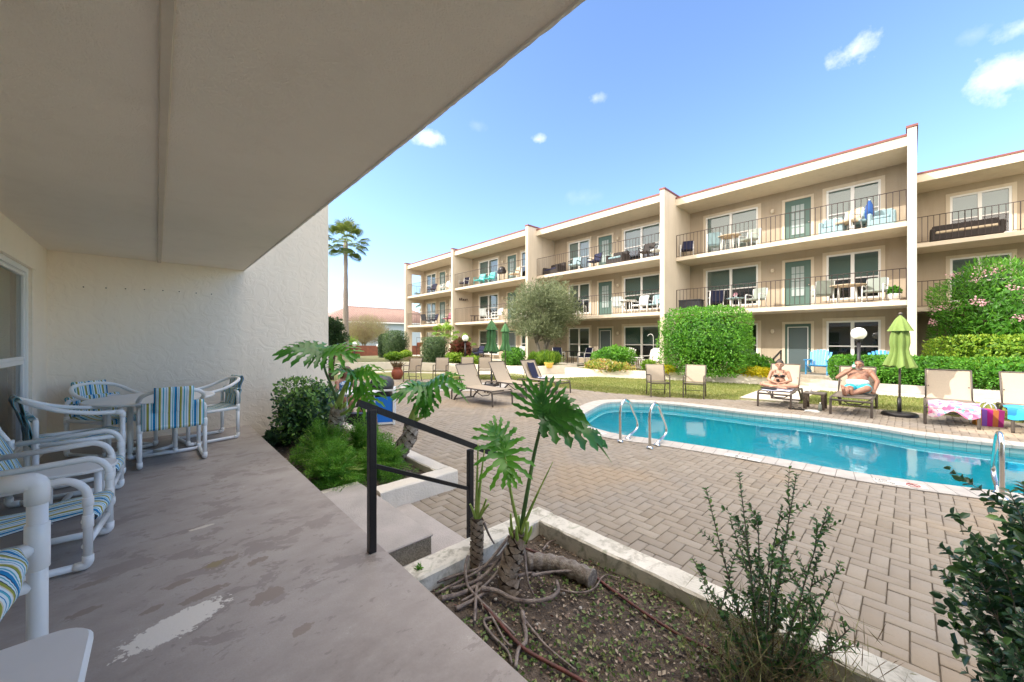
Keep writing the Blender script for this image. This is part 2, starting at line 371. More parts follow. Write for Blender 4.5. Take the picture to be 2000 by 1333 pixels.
pc = gz(395, 1030, 0); base = patch(pc.x, pc.y, .07, .02, R(8), (.60, .55, .48), base, .45, 30)
for px, py, rx, ry in [(520, 1165, .085, .06), (435, 1098, .10, .055), (400, 1160, .10, .04), (180, 1140, .07, .03), (165, 1195, .06, .03), (505, 1095, .06, .035), (350, 1140, .07, .03), (590, 1230, .05, .03), (300, 1190, .05, .025)]:
    pc = gz(px, py, 0); base = patch(pc.x, pc.y, rx, ry, R(12), (.27, .225, .195), base, .5, 26)
pc = gz(422, 1102, 0); base = patch(pc.x, pc.y, .05, .03, 0, (.27, .22, .13), base, .5, 30)
n.links.new(base, b.inputs['Base Color']); b.inputs['Roughness'].default_value = .62; b.inputs['Specular IOR Level'].default_value = .35
bp = n.nodes.new('ShaderNodeBump'); bp.inputs['Strength'].default_value = .25; bp.inputs['Distance'].default_value = .004
n.links.new(nz(n, g.outputs['Position'], 60, 6).outputs['Fac'], bp.inputs['Height']); n.links.new(bp.outputs[0], b.inputs['Normal'])
M['patio'] = m
# --- brick pavers with a per-brick tone
m, n, b = node_mat('tan_clay_pavers')
at = n.nodes.new('ShaderNodeAttribute'); at.attribute_name = 'tone'
g = n.nodes.new('ShaderNodeNewGeometry')
c1 = ramp(n, at.outputs['Fac'], [(0, (.250, .214, .172)), (.35, (.283, .245, .199)), (.7, (.302, .263, .216)), (1, (.328, .29, .242))]).outputs[0]
c2 = mixc(n, ramp(n, nz(n, g.outputs['Position'], .9, 6).outputs['Fac'], [(.42, 0.), (.62, .75)]).outputs[0], c1, (.28, .25, .217))
c2 = mixc(n, ramp(n, nz(n, g.outputs['Position'], .55, 4).outputs['Fac'], [(.54, 0.), (.66, .6)]).outputs[0], c2, (.345, .265, .18))
c2 = mixc(n, ramp(n, nz(n, g.outputs['Position'], 3.2, 8, .65).outputs['Fac'], [(.55, 0.), (.72, .45)]).outputs[0], c2, (.20, .175, .152))
c2 = mixc(n, ramp(n, nz(n, g.outputs['Position'], 90, 4).outputs['Fac'], [(.5, 0.), (.75, .5)]).outputs[0], c2, (.27, .22, .175))
n.links.new(c2, b.inputs['Base Color']); b.inputs['Roughness'].default_value = .85; b.inputs['Specular IOR Level'].default_value = .25
bp = n.nodes.new('ShaderNodeBump'); bp.inputs['Strength'].default_value = .3; bp.inputs['Distance'].default_value = .003
n.links.new(nz(n, g.outputs['Position'], 160, 4).outputs['Fac'], bp.inputs['Height']); n.links.new(bp.outputs[0], b.inputs['Normal'])
M['brick'] = m
M['joint'] = mat('sand_joint', (.20, .17, .14), .95, var=(.14, .12, .095), vscale=12)
# --- painted planter curb with algae
m, n, b = node_mat('weathered_white_curb')
g = n.nodes.new('ShaderNodeNewGeometry'); P = g.outputs['Position']
base = mixc(n, ramp(n, nz(n, P, 3, 8, .6).outputs['Fac'], [(.40, 0.), (.60, .8)]).outputs[0], (.74, .70, .62), (.58, .55, .48))
base = mixc(n, ramp(n, nz(n, P, 9, 9, .7, .4).outputs['Fac'], [(.50, 0.), (.63, .75)]).outputs[0], base, (.30, .28, .22))
base = mixc(n, ramp(n, nz(n, P, 5, 7, .6, .8).outputs['Fac'], [(.60, 0.), (.70, .7)]).outputs[0], base, (.16, .20, .09))
n.links.new(base, b.inputs['Base Color']); b.inputs['Roughness'].default_value = .9
bp = n.nodes.new('ShaderNodeBump'); bp.inputs['Strength'].default_value = .5; bp.inputs['Distance'].default_value = .006
n.links.new(nz(n, P, 40, 7).outputs['Fac'], bp.inputs['Height']); n.links.new(bp.outputs[0], b.inputs['Normal'])
M['curb'] = m
M['curb_clean'] = mat('white_painted_curb', (.76, .70, .62), .8, var=(.66, .61, .53), vscale=3, bump=.3, bscale=50)
M['step'] = mat('grey_painted_step', (.46, .42, .40), .8, var=(.37, .34, .32), vscale=4, bump=.3, bscale=80)
M['exposed'] = mat('exposed_aggregate', (.24, .22, .18), .95, var=(.36, .34, .28), vscale=60, bump=.9, bscale=120)
M['coping'] = mat('pool_coping_stone', (.50, .475, .45), .75, var=(.42, .40, .38), vscale=6, bump=.25, bscale=80)
M['copjoint'] = mat('coping_grout', (.22, .20, .19), .9)
m, n, b = node_mat('pool_waterline_tile')
g = n.nodes.new('ShaderNodeNewGeometry'); br = n.nodes.new('ShaderNodeTexBrick'); mp = n.nodes.new('ShaderNodeMapping')
tcu = n.nodes.new('ShaderNodeUVMap'); n.links.new(tcu.outputs[0], br.inputs['Vector'])
br.inputs['Color1'].default_value = (.36, .50, .51, 1); br.inputs['Color2'].default_value = (.42, .55, .55, 1); br.inputs['Mortar'].default_value = (.24, .35, .37, 1)
br.inputs['Scale'].default_value = 1; br.inputs['Brick Width'].default_value = .15; br.inputs['Row Height'].default_value = .15; br.inputs['Mortar Size'].default_value = .005; br.offset = 0
n.links.new(br.outputs[0], b.inputs['Base Color']); b.inputs['Roughness'].default_value = .25
M['tile'] = m
# --- pool water: a clear tinted film that mirrors by Fresnel
m = bpy.data.materials.new('pool_water'); m.use_nodes = True; n = m.node_tree; n.nodes.clear()
o = n.nodes.new('ShaderNodeOutputMaterial'); tr = n.nodes.new('ShaderNodeBsdfTransparent'); tr.inputs[0].default_value = (.55, .95, .98, 1)
gl = n.nodes.new('ShaderNodeBsdfGlossy'); gl.inputs['Roughness'].default_value = .01; fr = n.nodes.new('ShaderNodeFresnel'); fr.inputs[0].default_value = 1.33
g = n.nodes.new('ShaderNodeNewGeometry'); mp = n.nodes.new('ShaderNodeMapping'); mp.inputs['Scale'].default_value = (1, 1, 1); n.links.new(g.outputs['Position'], mp.inputs[0])
q = nz(n, mp.outputs[0], 3.0, 3); q2 = nz(n, mp.outputs[0], 14, 2)
ad = n.nodes.new('ShaderNodeMath'); ad.operation = 'MULTIPLY_ADD'; ad.inputs[1].default_value = .25; n.links.new(q2.outputs['Fac'], ad.inputs[0]); n.links.new(q.outputs['Fac'], ad.inputs[2])
bp = n.nodes.new('ShaderNodeBump'); bp.inputs['Strength'].default_value = .13; bp.inputs['Distance'].default_value = .02; n.links.new(ad.outputs[0], bp.inputs['Height'])
n.links.new(bp.outputs[0], gl.inputs['Normal']); n.links.new(bp.outputs[0], fr.inputs['Normal'])
mx = n.nodes.new('ShaderNodeMixShader'); n.links.new(fr.outputs[0], mx.inputs[0]); n.links.new(tr.outputs[0], mx.inputs[1]); n.links.new(gl.outputs[0], mx.inputs[2]); n.links.new(mx.outputs[0], o.inputs[0])
M['water'] = m
# --- window glass
def glassmat(name, tint=(.75, .85, .82), add=.06):
    m = bpy.data.materials.new(name); m.use_nodes = True; n = m.node_tree; n.nodes.clear()
    o = n.nodes.new('ShaderNodeOutputMaterial'); tr = n.nodes.new('ShaderNodeBsdfTransparent'); tr.inputs[0].default_value = (*tint, 1)
    gl = n.nodes.new('ShaderNodeBsdfGlossy'); gl.inputs['Roughness'].default_value = .02; fr = n.nodes.new('ShaderNodeFresnel'); fr.inputs[0].default_value = 1.5
    ad = n.nodes.new('ShaderNodeMath'); ad.operation = 'ADD'; ad.inputs[1].default_value = add; ad.use_clamp = True; n.links.new(fr.outputs[0], ad.inputs[0])
    mx = n.nodes.new('ShaderNodeMixShader'); n.links.new(ad.outputs[0], mx.inputs[0]); n.links.new(tr.outputs[0], mx.inputs[1]); n.links.new(gl.outputs[0], mx.inputs[2]); n.links.new(mx.outputs[0], o.inputs[0])
    return m
M['glass'] = glassmat('window_glass')
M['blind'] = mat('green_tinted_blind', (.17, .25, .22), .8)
M['blindsky'] = mat('sky_toned_blind', (.30, .37, .37), .8)  # top-floor blinds, sky reflection of the panes put into their paler colour
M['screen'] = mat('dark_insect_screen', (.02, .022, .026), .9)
M['doorgreen'] = mat('sage_green_door_paint', (.07, .135, .115), .5)
M['curtain'] = mat('white_curtain', (.34, .40, .40), .9)
# --- striped outdoor fabric (stripes run along the sling)
m, n, b = node_mat('striped_blue_green_fabric')
t = n.nodes.new('ShaderNodeTexCoord'); sp = n.nodes.new('ShaderNodeSeparateXYZ'); n.links.new(t.outputs['Object'], sp.inputs[0])
md = n.nodes.new('ShaderNodeMath'); md.operation = 'MULTIPLY_ADD'; md.inputs[1].default_value = 1/.165; md.inputs[2].default_value = 20.1; n.links.new(sp.outputs['Y'], md.inputs[0])
fr = n.nodes.new('ShaderNodeMath'); fr.operation = 'FRACT'; n.links.new(md.outputs[0], fr.inputs[0])
WH, BL, GR, NV, TL, CR = (.74, .84, .88), (.015, .24, .50), (.34, .36, .06), (.015, .035, .09), (.10, .44, .54), (.72, .62, .46)
st = [(0, BL), (.10, WH), (.14, TL), (.19, WH), (.27, NV), (.285, GR), (.37, CR), (.40, WH), (.47, BL), (.50, WH), (.58, TL), (.63, BL), (.645, WH), (.71, CR), (.74, GR), (.82, NV), (.84, WH), (.90, TL), (.93, WH), (.97, NV)]
rp = ramp(n, fr.outputs[0], st); rp.color_ramp.interpolation = 'CONSTANT'
n.links.new(rp.outputs[0], b.inputs['Base Color']); b.inputs['Roughness'].default_value = .85; b.inputs['Specular IOR Level'].default_value = .2
M['stripe'] = m
def tmat(name, cols, scale):
    m, n, b = node_mat(name); t = n.nodes.new('ShaderNodeTexCoord'); v = n.nodes.new('ShaderNodeTexVoronoi'); v.inputs['Scale'].default_value = scale; n.links.new(t.outputs['Object'], v.inputs['Vector'])
    sp = n.nodes.new('ShaderNodeSeparateXYZ'); n.links.new(v.outputs['Color'], sp.inputs[0])
    rp = ramp(n, sp.outputs[0], [(i/len(cols), c) for i, c in enumerate(cols)]); rp.color_ramp.interpolation = 'CONSTANT'
    n.links.new(rp.outputs[0], b.inputs['Base Color']); b.inputs['Roughness'].default_value = .95; return m
M['pinktowel'] = tmat('pink_patterned_terry', [(.60, .20, .33), (.62, .46, .54), (.36, .28, .50), (.58, .28, .40), (.18, .42, .42), (.62, .52, .56), (.52, .12, .25)], 19)
M['bluetowel'] = tmat('blue_patterned_terry', [(.02, .40, .70), (.03, .50, .78), (.05, .45, .70), (.55, .72, .80), (.02, .20, .45), (.04, .48, .75)], 7)
M['whitetowel'] = tmat('blue_white_terry', [(.50, .55, .72), (.62, .66, .78), (.42, .48, .68)], 16)
M['bluetop'] = tmat('blue_white_swimwear', [(.10, .30, .60), (.6, .7, .8), (.08, .2, .5)], 40)
# leaves
M['lf_hedge'] = leafmat('hedge_leaves', [(0, (.028, .105, .010)), (.5, (.062, .225, .018)), (1, (.15, .37, .030))])
M['lf_topiary'] = leafmat('topiary_leaves', [(0, (.03, .07, .03)), (.5, (.075, .14, .05)), (1, (.19, .27, .12))])
M['lf_lime'] = leafmat('lime_leaves', [(0, (.06, .15, .014)), (.5, (.14, .28, .022)), (1, (.30, .42, .04))])
M['lf_dark'] = leafmat('dark_leaves', [(0, (.014, .040, .012)), (.6, (.030, .075, .020)), (1, (.07, .14, .035))])
M['lf_bluegreen'] = leafmat('glossy_dark_leaves', [(0, (.022, .065, .032)), (.6, (.05, .125, .055)), (.85, (.09, .21, .05)), (1, (.17, .34, .06))], rough=.3, trans=.2, spec=.6)
M['lf_shrub'] = leafmat('small_shrub_leaves', [(0, (.03, .08, .03)), (.6, (.07, .17, .045)), (1, (.17, .30, .06))], rough=.35, trans=.25)
M['lf_olive'] = leafmat('olive_leaves', [(0, (.08, .11, .05)), (.6, (.17, .21, .11)), (1, (.34, .38, .22))])
M['lf_fern'] = leafmat('fern_leaves', [(0, (.04, .145, .018)), (.5, (.085, .27, .028)), (1, (.20, .42, .05))], trans=.4)
M['lf_philo'] = leafmat('philodendron_blade', [(0, (.022, .11, .02)), (.5, (.055, .23, .022)), (1, (.15, .38, .03))], rough=.3, trans=.35, spec=.5)
M['lf_yellow'] = leafmat('yellow_leaves', [(0, (.45, .42, .01)), (.6, (.65, .58, .02)), (1, (.30, .38, .03))])
M['lf_brown'] = leafmat('dry_twiggy_leaves', [(0, (.16, .11, .06)), (.5, (.24, .20, .11)), (1, (.26, .30, .10))])
M['lf_red'] = leafmat('red_ti_leaves', [(0, (.09, .03, .02)), (.6, (.15, .05, .03)), (1, (.06, .07, .02))])
M['lf_palm'] = leafmat('palm_fronds', [(0, (.04, .08, .02)), (.6, (.10, .15, .03)), (1, (.22, .22, .07))])
M['lf_mixed'] = leafmat('variegated_leaves', [(0, (.07, .17, .02)), (.45, (.17, .27, .03)), (.75, (.45, .42, .09)), (.9, (.45, .16, .05)), (1, (.55, .5, .35))])
M['lf_pink'] = leafmat('pink_oleander_petals', [(0, (.62, .30, .38)), (1, (.80, .55, .60))])
M['lf_grass'] = leafmat('lawn_blades', [(0, (.13, .17, .035)), (.5, (.19, .24, .055)), (1, (.30, .29, .10))])
M['lf_weed'] = leafmat('weed_leaves', [(0, (.06, .13, .03)), (.6, (.14, .23, .06)), (1, (.34, .36, .16))])
M['lf_chip'] = leafmat('leaf_litter', [(0, (.10, .07, .05)), (.5, (.22, .16, .11)), (.85, (.45, .38, .30)), (1, (.12, .04, .03))], trans=0)
M['petiole'] = mat('green_petiole', (.20, .34, .05), .4, var=(.36, .46, .11), vscale=8, obj=True)
M['petioledk'] = mat('dark_green_petiole', (.05, .12, .03), .4, var=(.09, .18, .04), vscale=8, obj=True)

# ------------------------------------------------------------------ leaf machinery (numpy)
def unit(a): return a/np.maximum(np.linalg.norm(a, axis=1, keepdims=True), 1e-9)
def leaf_mesh(name, P, D, N, L, Wd, material, parent=None, tone=None, fold=.25, seg=1, curl=0):
    """P base points, D directions, N normals, L lengths, Wd widths; seg 1 -> diamond, 2 -> six-sided leaf"""
    k = len(P); D = unit(D); S = unit(np.cross(D, N)); N = unit(np.cross(S, D))
    L = np.broadcast_to(np.asarray(L, float), (k,))[:, None]; Wd = np.broadcast_to(np.asarray(Wd, float), (k,))[:, None]
    if seg == 1:
        V = np.stack([P, P+D*L*.45-S*Wd*.5+N*Wd*fold, P+D*L-N*L*curl, P+D*L*.45+S*Wd*.5+N*Wd*fold], 1); nv = 4
        F = np.array([[0, 1, 2], [0, 2, 3]])
    else:
        mid = P+D*L*.5-N*L*curl*.3; tip = P+D*L-N*L*curl
        V = np.stack([P, P+D*L*.25-S*Wd*.42+N*Wd*fold, P+D*L*.65-S*Wd*.45+N*Wd*fold-N*L*curl*.5, tip, P+D*L*.65+S*Wd*.45+N*Wd*fold-N*L*curl*.5, P+D*L*.25+S*Wd*.42+N*Wd*fold, mid], 1); nv = 7
        F = np.array([[0, 1, 6], [1, 2, 6], [2, 3, 6], [3, 4, 6], [4, 5, 6], [5, 0, 6]])
    V = V.reshape(-1, 3); nf = len(F); idx = (F[None]+(np.arange(k)*nv)[:, None, None]).reshape(-1)
    me = bpy.data.meshes.new(name); me.vertices.add(len(V)); me.vertices.foreach_set('co', V.astype(np.float32).ravel())
    me.loops.add(len(idx)); me.loops.foreach_set('vertex_index', idx.astype(np.int32))
    me.polygons.add(k*nf); me.polygons.foreach_set('loop_start', (np.arange(k*nf)*3).astype(np.int32)); me.polygons.foreach_set('loop_total', np.full(k*nf, 3, np.int32))
    if seg == 2: me.polygons.foreach_set('use_smooth', np.ones(k*nf, bool))
    me.update(calc_edges=True)
    if tone is None: tone = rng.random(k)
    a = me.attributes.new('tone', 'FLOAT', 'FACE'); a.data.foreach_set('value', np.repeat(tone, nf).astype(np.float32))
    me.materials.append(material)
    o = bpy.data.objects.new(name, me); COL.objects.link(o)
    if parent: o.parent = parent
    return o
def rdir(k, up=0.0):
    v = rng.normal(size=(k, 3)); v[:, 2] += up; return unit(v)
def lump(P, s=1.0, seed=0):
    r = np.random.default_rng(seed); out = np.zeros(len(P))
    for i in range(5):
        d = r.normal(size=3); ph = r.random()*6; out += np.sin(P@d*s*(1+.6*i)+ph)/(1+.5*i)
    return out/2.5
def hedge(name, label, cat, c, half, n, material, lsize=.06, pw=4, rough=.06, ls=2.5, seed=1, group=None, rz=0, inner=.22, trunk=None, upb=.3, wr=.5, tonebias=0, bare_low=0, parent=None, seg=1):
    """a clipped or natural shrub: leaves over and inside a rounded block; c is the centre of its foot"""
    c = np.array(c, float); half = np.array(half, float)
    d = rdir(n); 
    nrm = (np.abs(d)**pw).sum(1)**(1/pw); s = d/nrm[:, None]                      # on a superquadric
    q = s.copy(); dist = 1-inner*rng.random(n)**1.6
    lm = lump(s*half, ls, seed)
    P = s*(dist*(1+rough*lm))[:, None]*half
    nn = unit(np.sign(s)*np.abs(s)**(pw-1)/half)
    P[:, 2] += half[2]
    if bare_low: 
        keep = rng.random(n) > bare_low*np.clip(1-P[:, 2]/(half[2]*.7), 0, 1); P, nn, lm, q, dist = P[keep], nn[keep], lm[keep], q[keep], dist[keep]
    k = len(P)
    D = unit(nn*.5+rdir(k)*.8+np.array([0, 0, upb])); N = unit(nn+rdir(k)*.7)
    L = lsize*(.6+.8*rng.random(k))
    tone = np.clip(.5+.28*lm+.25*rng.normal(size=k)*.8+tonebias, 0, 1)
    o = empty(name, label, cat, tuple(c), rz, group) if parent is None else parent
    leaf_mesh('foliage', P, D, N, L, L*wr, material, o, tone, seg=seg)
    # coarse inner mass of larger leaves so the heart is closed
    k2 = n//4; d = rdir(k2); s = d/((np.abs(d)**pw).sum(1)**(1/pw))[:, None]; P2 = s*half*(.45+.33*rng.random(k2))[:, None]; P2[:, 2] += half[2]
    nn = unit(s)
    leaf_mesh('inner_foliage', P2, unit(np.cross(nn, rdir(k2))), nn, min(lsize*3.2, .17), min(lsize*2.6, .12), material, o, np.clip(.35+.2*rng.normal(size=k2), 0, 1))
    tb = MB()
    for i in range(trunk or 4):
        a = random.random()*6.28; r0 = random.random()*.12
        tb.tube([(r0*math.cos(a), r0*math.sin(a), -.02), (r0*1.5*math.cos(a), r0*1.5*math.sin(a), half[2]*.5), (half[0]*.4*math.cos(a), half[1]*.4*math.sin(a), half[2]*1.2)], .02, 6, rs=[.03, .022, .01])
    tb.build('stem', M['barkdk'], o)
    return o

# ================================================================== GROUND, POOL AND PAVING
DZ = -.33                                                   # deck level, the patio slab being z = 0
def offset_poly(poly, d):
    n = len(poly); A = sum(poly[i][0]*poly[(i+1) % n][1]-poly[(i+1) % n][0]*poly[i][1] for i in range(n)); s = 1 if A > 0 else -1
    out = []
    for i in range(n):
        a, c = poly[i-1], poly[(i+1) % n]; t = Vector((c[0]-a[0], c[1]-a[1])); t.normalize()
        out.append((poly[i][0]+t.y*d*s, poly[i][1]-t.x*d*s))
    return out
def pip(x, y, poly):
    """vectorised point in polygon"""
    x = np.asarray(x, float); y = np.asarray(y, float); ins = np.zeros(x.shape, bool); n = len(poly)
    for i in range(n):
        x0, y0 = poly[i]; x1, y1 = poly[(i+1) % n]
        c = ((y0 > y) != (y1 > y)) & (x < (x1-x0)*(y-y0)/((y1-y0) if y1 != y0 else 1e-9)+x0); ins ^= c
    return ins
pool_pts = [(5.93, 3.7), (6.12, 2.81), (6.29, 1.78), (6.35, 1.0), (6.37, .5), (6.48, .02), (6.65, -.5), (6.9, -1.2), (7.1, -2.6), (7.1, -5.0), (7.4, -6.4), (8.4, -6.8), (9.4, -6.3),
            (9.85, -4.6), (9.95, -2.8), (9.92, -1.3), (9.78, -.2), (10.02, .55), (10.10, 1.5), (9.95, 2.44), (9.87, 4.2), (9.35, 5.25), (8.75, 5.6), (7.6, 5.3), (6.35, 4.75)]
POOL = [(p.x, p.y) for p in catmull([(x, y, 0) for x, y in pool_pts], 6, True)]
WADE = [(p.x, p.y) for p in catmull([(x, y, 0) for x, y in [(6.55, 11.7), (6.75, 12.7), (7.4, 12.95), (9.1, 11.2), (9.25, 10.6), (8.3, 9.9), (7.6, 10.3)]], 5, True)]
def sheet_with_holes(name, outer, holes, z, material):
    V = [Vector(p) for p in outer]; E_ = [(i, (i+1) % len(outer)) for i in range(len(outer))]
    for h in holes:
        o = len(V); V += [Vector(p) for p in h]; E_ += [(o+i, o+(i+1) % len(h)) for i in range(len(h))]
    vo, eo, fo, *_ = delaunay_2d_cdt(V, E_, [], 0, 1e-5)
    F_ = []
    for f in fo:
        cx = sum(vo[i].x for i in f)/len(f); cy = sum(vo[i].y for i in f)/len(f)
        if not pip([cx], [cy], outer)[0] or any(pip([cx], [cy], h)[0] for h in holes): continue
        a, b_, c = [vo[i] for i in f[:3]]
        if (b_-a).cross(c-a) < 0: f = list(reversed(f))
        F_.append(tuple(f))
    mb = MB(); mb.add([(v.x, v.y, z) for v in vo], F_); return tag(mb.build(name, material), kind='structure')
M['earth'] = mat('dry_earth_and_turf', (.17, .15, .08), .95, var=(.20, .22, .08), vscale=.6, bump=.5, bscale=30)
sheet_with_holes('ground', [(-300, -300), (600, -300), (600, 900), (-300, 900)], [POOL, WADE], -.352, M['earth'])
DECK = [(1.0, -9), (12.7, -9), (12.75, -3), (12.8, 0), (12.7, 1.2), (12.45, 2.0), (11.9, 3.3), (11.3, 4.2), (10.9, 5.0), (10.5, 6.6), (10.4, 8.0), (10.5, 10.4), (10.35, 12.3), (7.6, 15.1), (5.2, 16.3), (1.0, 16.6)]
sheet_with_holes('paving_bed', DECK, [POOL, WADE], -.346, M['joint'])
# herringbone pavers: one mesh of bevelled bricks
U_ = .105; cop_in = offset_poly(POOL, .17); wade_in = offset_poly(WADE, .17)
ii, jj = np.meshgrid(np.arange(8, 123), np.arange(-86, 160), indexing='ij'); ii = ii.ravel(); jj = jj.ravel()
t4 = (ii-jj) % 4
hx, hy = ii[t4 == 0], jj[t4 == 0]; vx, vy = ii[t4 == 3], jj[t4 == 3]
x0 = np.concatenate([hx, vx])*U_; y0 = np.concatenate([hy, vy])*U_
w_ = np.concatenate([np.full(len(hx), 2*U_), np.full(len(vx), U_)]); h_ = np.concatenate([np.full(len(hy), U_), np.full(len(vy), 2*U_)])
cx, cy = x0+w_/2, y0+h_/2
ok = pip(cx, cy, DECK) & ~pip(cx, cy, cop_in) & ~pip(cx, cy, wade_in) & ~((cx < 2.42) & (cy > 3.58)) & ~((cx < 2.40) & (cy < 2.22)) & ~((cx < 1.82))
x0, y0, w_, h_ = x0[ok], y0[ok], w_[ok], h_[ok]; k = len(x0)
gp, bv = .0032, .0045; jz = rng.normal(size=k)*.0009
def ring(g, z): return np.stack([np.stack([x0+g, y0+g, z], 1), np.stack([x0+w_-g, y0+g, z], 1), np.stack([x0+w_-g, y0+h_-g, z], 1), np.stack([x0+g, y0+h_-g, z], 1)], 1)
Vb = np.concatenate([ring(gp, np.full(k, -.349)), ring(gp, DZ-.004+jz), ring(gp+bv, DZ+jz)], 1).reshape(-1, 3)
Fb = np.array([[8, 9, 10, 11]]+[[r*4+i, r*4+(i+1) % 4, (r+1)*4+(i+1) % 4, (r+1)*4+i] for r in (0, 1) for i in range(4)])
idx = (Fb[None]+(np.arange(k)*12)[:, None, None]).reshape(-1)
me = bpy.data.meshes.new('pool_deck'); me.vertices.add(len(Vb)); me.vertices.foreach_set('co', Vb.astype(np.float32).ravel())
me.loops.add(len(idx)); me.loops.foreach_set('vertex_index', idx.astype(np.int32)); me.polygons.add(k*9)
me.polygons.foreach_set('loop_start', (np.arange(k*9)*4).astype(np.int32)); me.polygons.foreach_set('loop_total', np.full(k*9, 4, np.int32)); me.update(calc_edges=True)
a = me.attributes.new('tone', 'FLOAT', 'FACE'); a.data.foreach_set('value', np.repeat(rng.random(k), 9).astype(np.float32))
me.materials.append(M['brick']); o = bpy.data.objects.new('pool_deck', me); COL.objects.link(o); tag(o, kind='structure')

def make_pool(nm, poly, depth, label, cat, wl, cw=.34):
    e = empty(nm, label, cat, (0, 0, 0))
    n = len(poly); mb = MB()
    # basin: tile band, walls, floor
    uv = []; acc_ = 0
    for i in range(n):
        a, b_ = poly[i], poly[(i+1) % n]; L = math.hypot(b_[0]-a[0], b_[1]-a[1])
        mb.quad((a[0], a[1], -.36), (b_[0], b_[1], -.36), (b_[0], b_[1], -.52), (a[0], a[1], -.52)); uv += [(acc_, 0), (acc_+L, 0), (acc_+L, .16), (acc_, .16)]; acc_ += L
    tb = mb.build('tile_band', M['tile'], e); ul = tb.data.uv_layers.new(name='UVMap')
    ul.data.foreach_set('uv', np.array(uv, np.float32).ravel())
    mb = MB(); ledge = offset_poly(poly, -.30)
    for i in range(n):
        a, b_ = poly[i], poly[(i+1) % n]; mb.quad((a[0], a[1], -.52), (b_[0], b_[1], -.52), (b_[0], b_[1], depth), (a[0], a[1], depth))
    mb.prism(poly, depth-.05, depth)
    led = MB(); l2 = offset_poly(poly, -.05)
    for i in range(n): a, b_, c, d_ = poly[i], poly[(i+1) % n], l2[(i+1) % n], l2[i]; led.quad((a[0], a[1], -.60), (b_[0], b_[1], -.60), (c[0], c[1], -.60), (d_[0], d_[1], -.60))
    led.build('ledge_line', M['whitecloth0'], e)
    mb.build('basin', M['plaster'], e)
    # coping stones with joints over a grout bed
    outer = offset_poly(poly, cw); inner = offset_poly(poly, -.025)
    g_ = MB()
    for i in range(n):
        j = (i+1) % n
        g_.quad((outer[i][0], outer[i][1], DZ+.006), (outer[j][0], outer[j][1], DZ+.006), (inner[j][0], inner[j][1], DZ+.006), (inner[i][0], inner[i][1], DZ+.006))
        g_.quad((inner[i][0], inner[i][1], DZ+.006), (inner[j][0], inner[j][1], DZ+.006), (inner[j][0], inner[j][1], DZ-.045), (inner[i][0], inner[i][1], DZ-.045))
        g_.quad((outer[i][0], outer[i][1], DZ+.006), (outer[j][0], outer[j][1], DZ+.006), (outer[j][0], outer[j][1], DZ-.02), (outer[i][0], outer[i][1], DZ-.02))
        g_.quad((inner[i][0], inner[i][1], DZ-.045), (inner[j][0], inner[j][1], DZ-.045), (poly[j][0], poly[j][1], DZ-.045), (poly[i][0], poly[i][1], DZ-.045))
    g_.build('coping_grout', M['copjoint'], e)
    s_ = MB(); per = [0]
    for i in range(n): per.append(per[-1]+math.hypot(poly[(i+1) % n][0]-poly[i][0], poly[(i+1) % n][1]-poly[i][1]))
    def at(d, pl):
        d %= per[-1]
        for i in range(n):
            if per[i+1] >= d: t = (d-per[i])/(per[i+1]-per[i]); a, b_ = pl[i], pl[(i+1) % n]; return (a[0]+(b_[0]-a[0])*t, a[1]+(b_[1]-a[1])*t)
    ns = int(per[-1]/.155); st = per[-1]/ns; z1 = DZ+.014; inner = offset_poly(poly, -.032)
    for q in range(ns):
        d0, d1 = q*st+.003, (q+1)*st-.003
        i0, i1, o0, o1 = at(d0, inner), at(d1, inner), at(d0, outer), at(d1, outer)
        zz = z1+random.uniform(-.001, .001)
        s_.add([(i0[0], i0[1], DZ-.04), (i1[0], i1[1], DZ-.04), (i1[0], i1[1], zz-.008), (i0[0], i0[1], zz-.008),
                (i0[0]*.97+o0[0]*.03, i0[1]*.97+o0[1]*.03, zz), (i1[0]*.97+o1[0]*.03, i1[1]*.97+o1[1]*.03, zz), (o1[0], o1[1], zz), (o0[0], o0[1], zz), (o0[0], o0[1], DZ-.01), (o1[0], o1[1], DZ-.01)],
               [(0, 1, 2, 3), (3, 2, 5, 4), (4, 5, 6, 7), (7, 6, 9, 8), (0, 3, 4, 7, 8), (1, 9, 6, 5, 2)])
    s_.build('coping', M['coping'], e)
    w_ = MB(); w_.add([(x, y, wl) for x, y in poly], [tuple(range(n))]); 
    wv = w_.build('water', M['water'], e)
    return e
pool = make_pool('swimming_pool', POOL, -1.75, 'large turquoise swimming pool with pale stone coping in the courtyard', 'swimming pool', -.455)
wade = make_pool('wading_pool', WADE, -.75, 'small shallow wading pool behind the loungers near the terracotta urn', 'pool', -.42)
# submerged swim-out ledge line and steps
mb = MB()
for i in range(3): mb.prism([(6.0+.02, 3.5), (6.2, 2.5), (6.5+.28*i, 2.55), (6.4+.28*i, 3.9), (6.15, 4.1)], -1.7, -.70-.28*i+.001*i)
mb.build('entry_step', M['plaster'], pool)

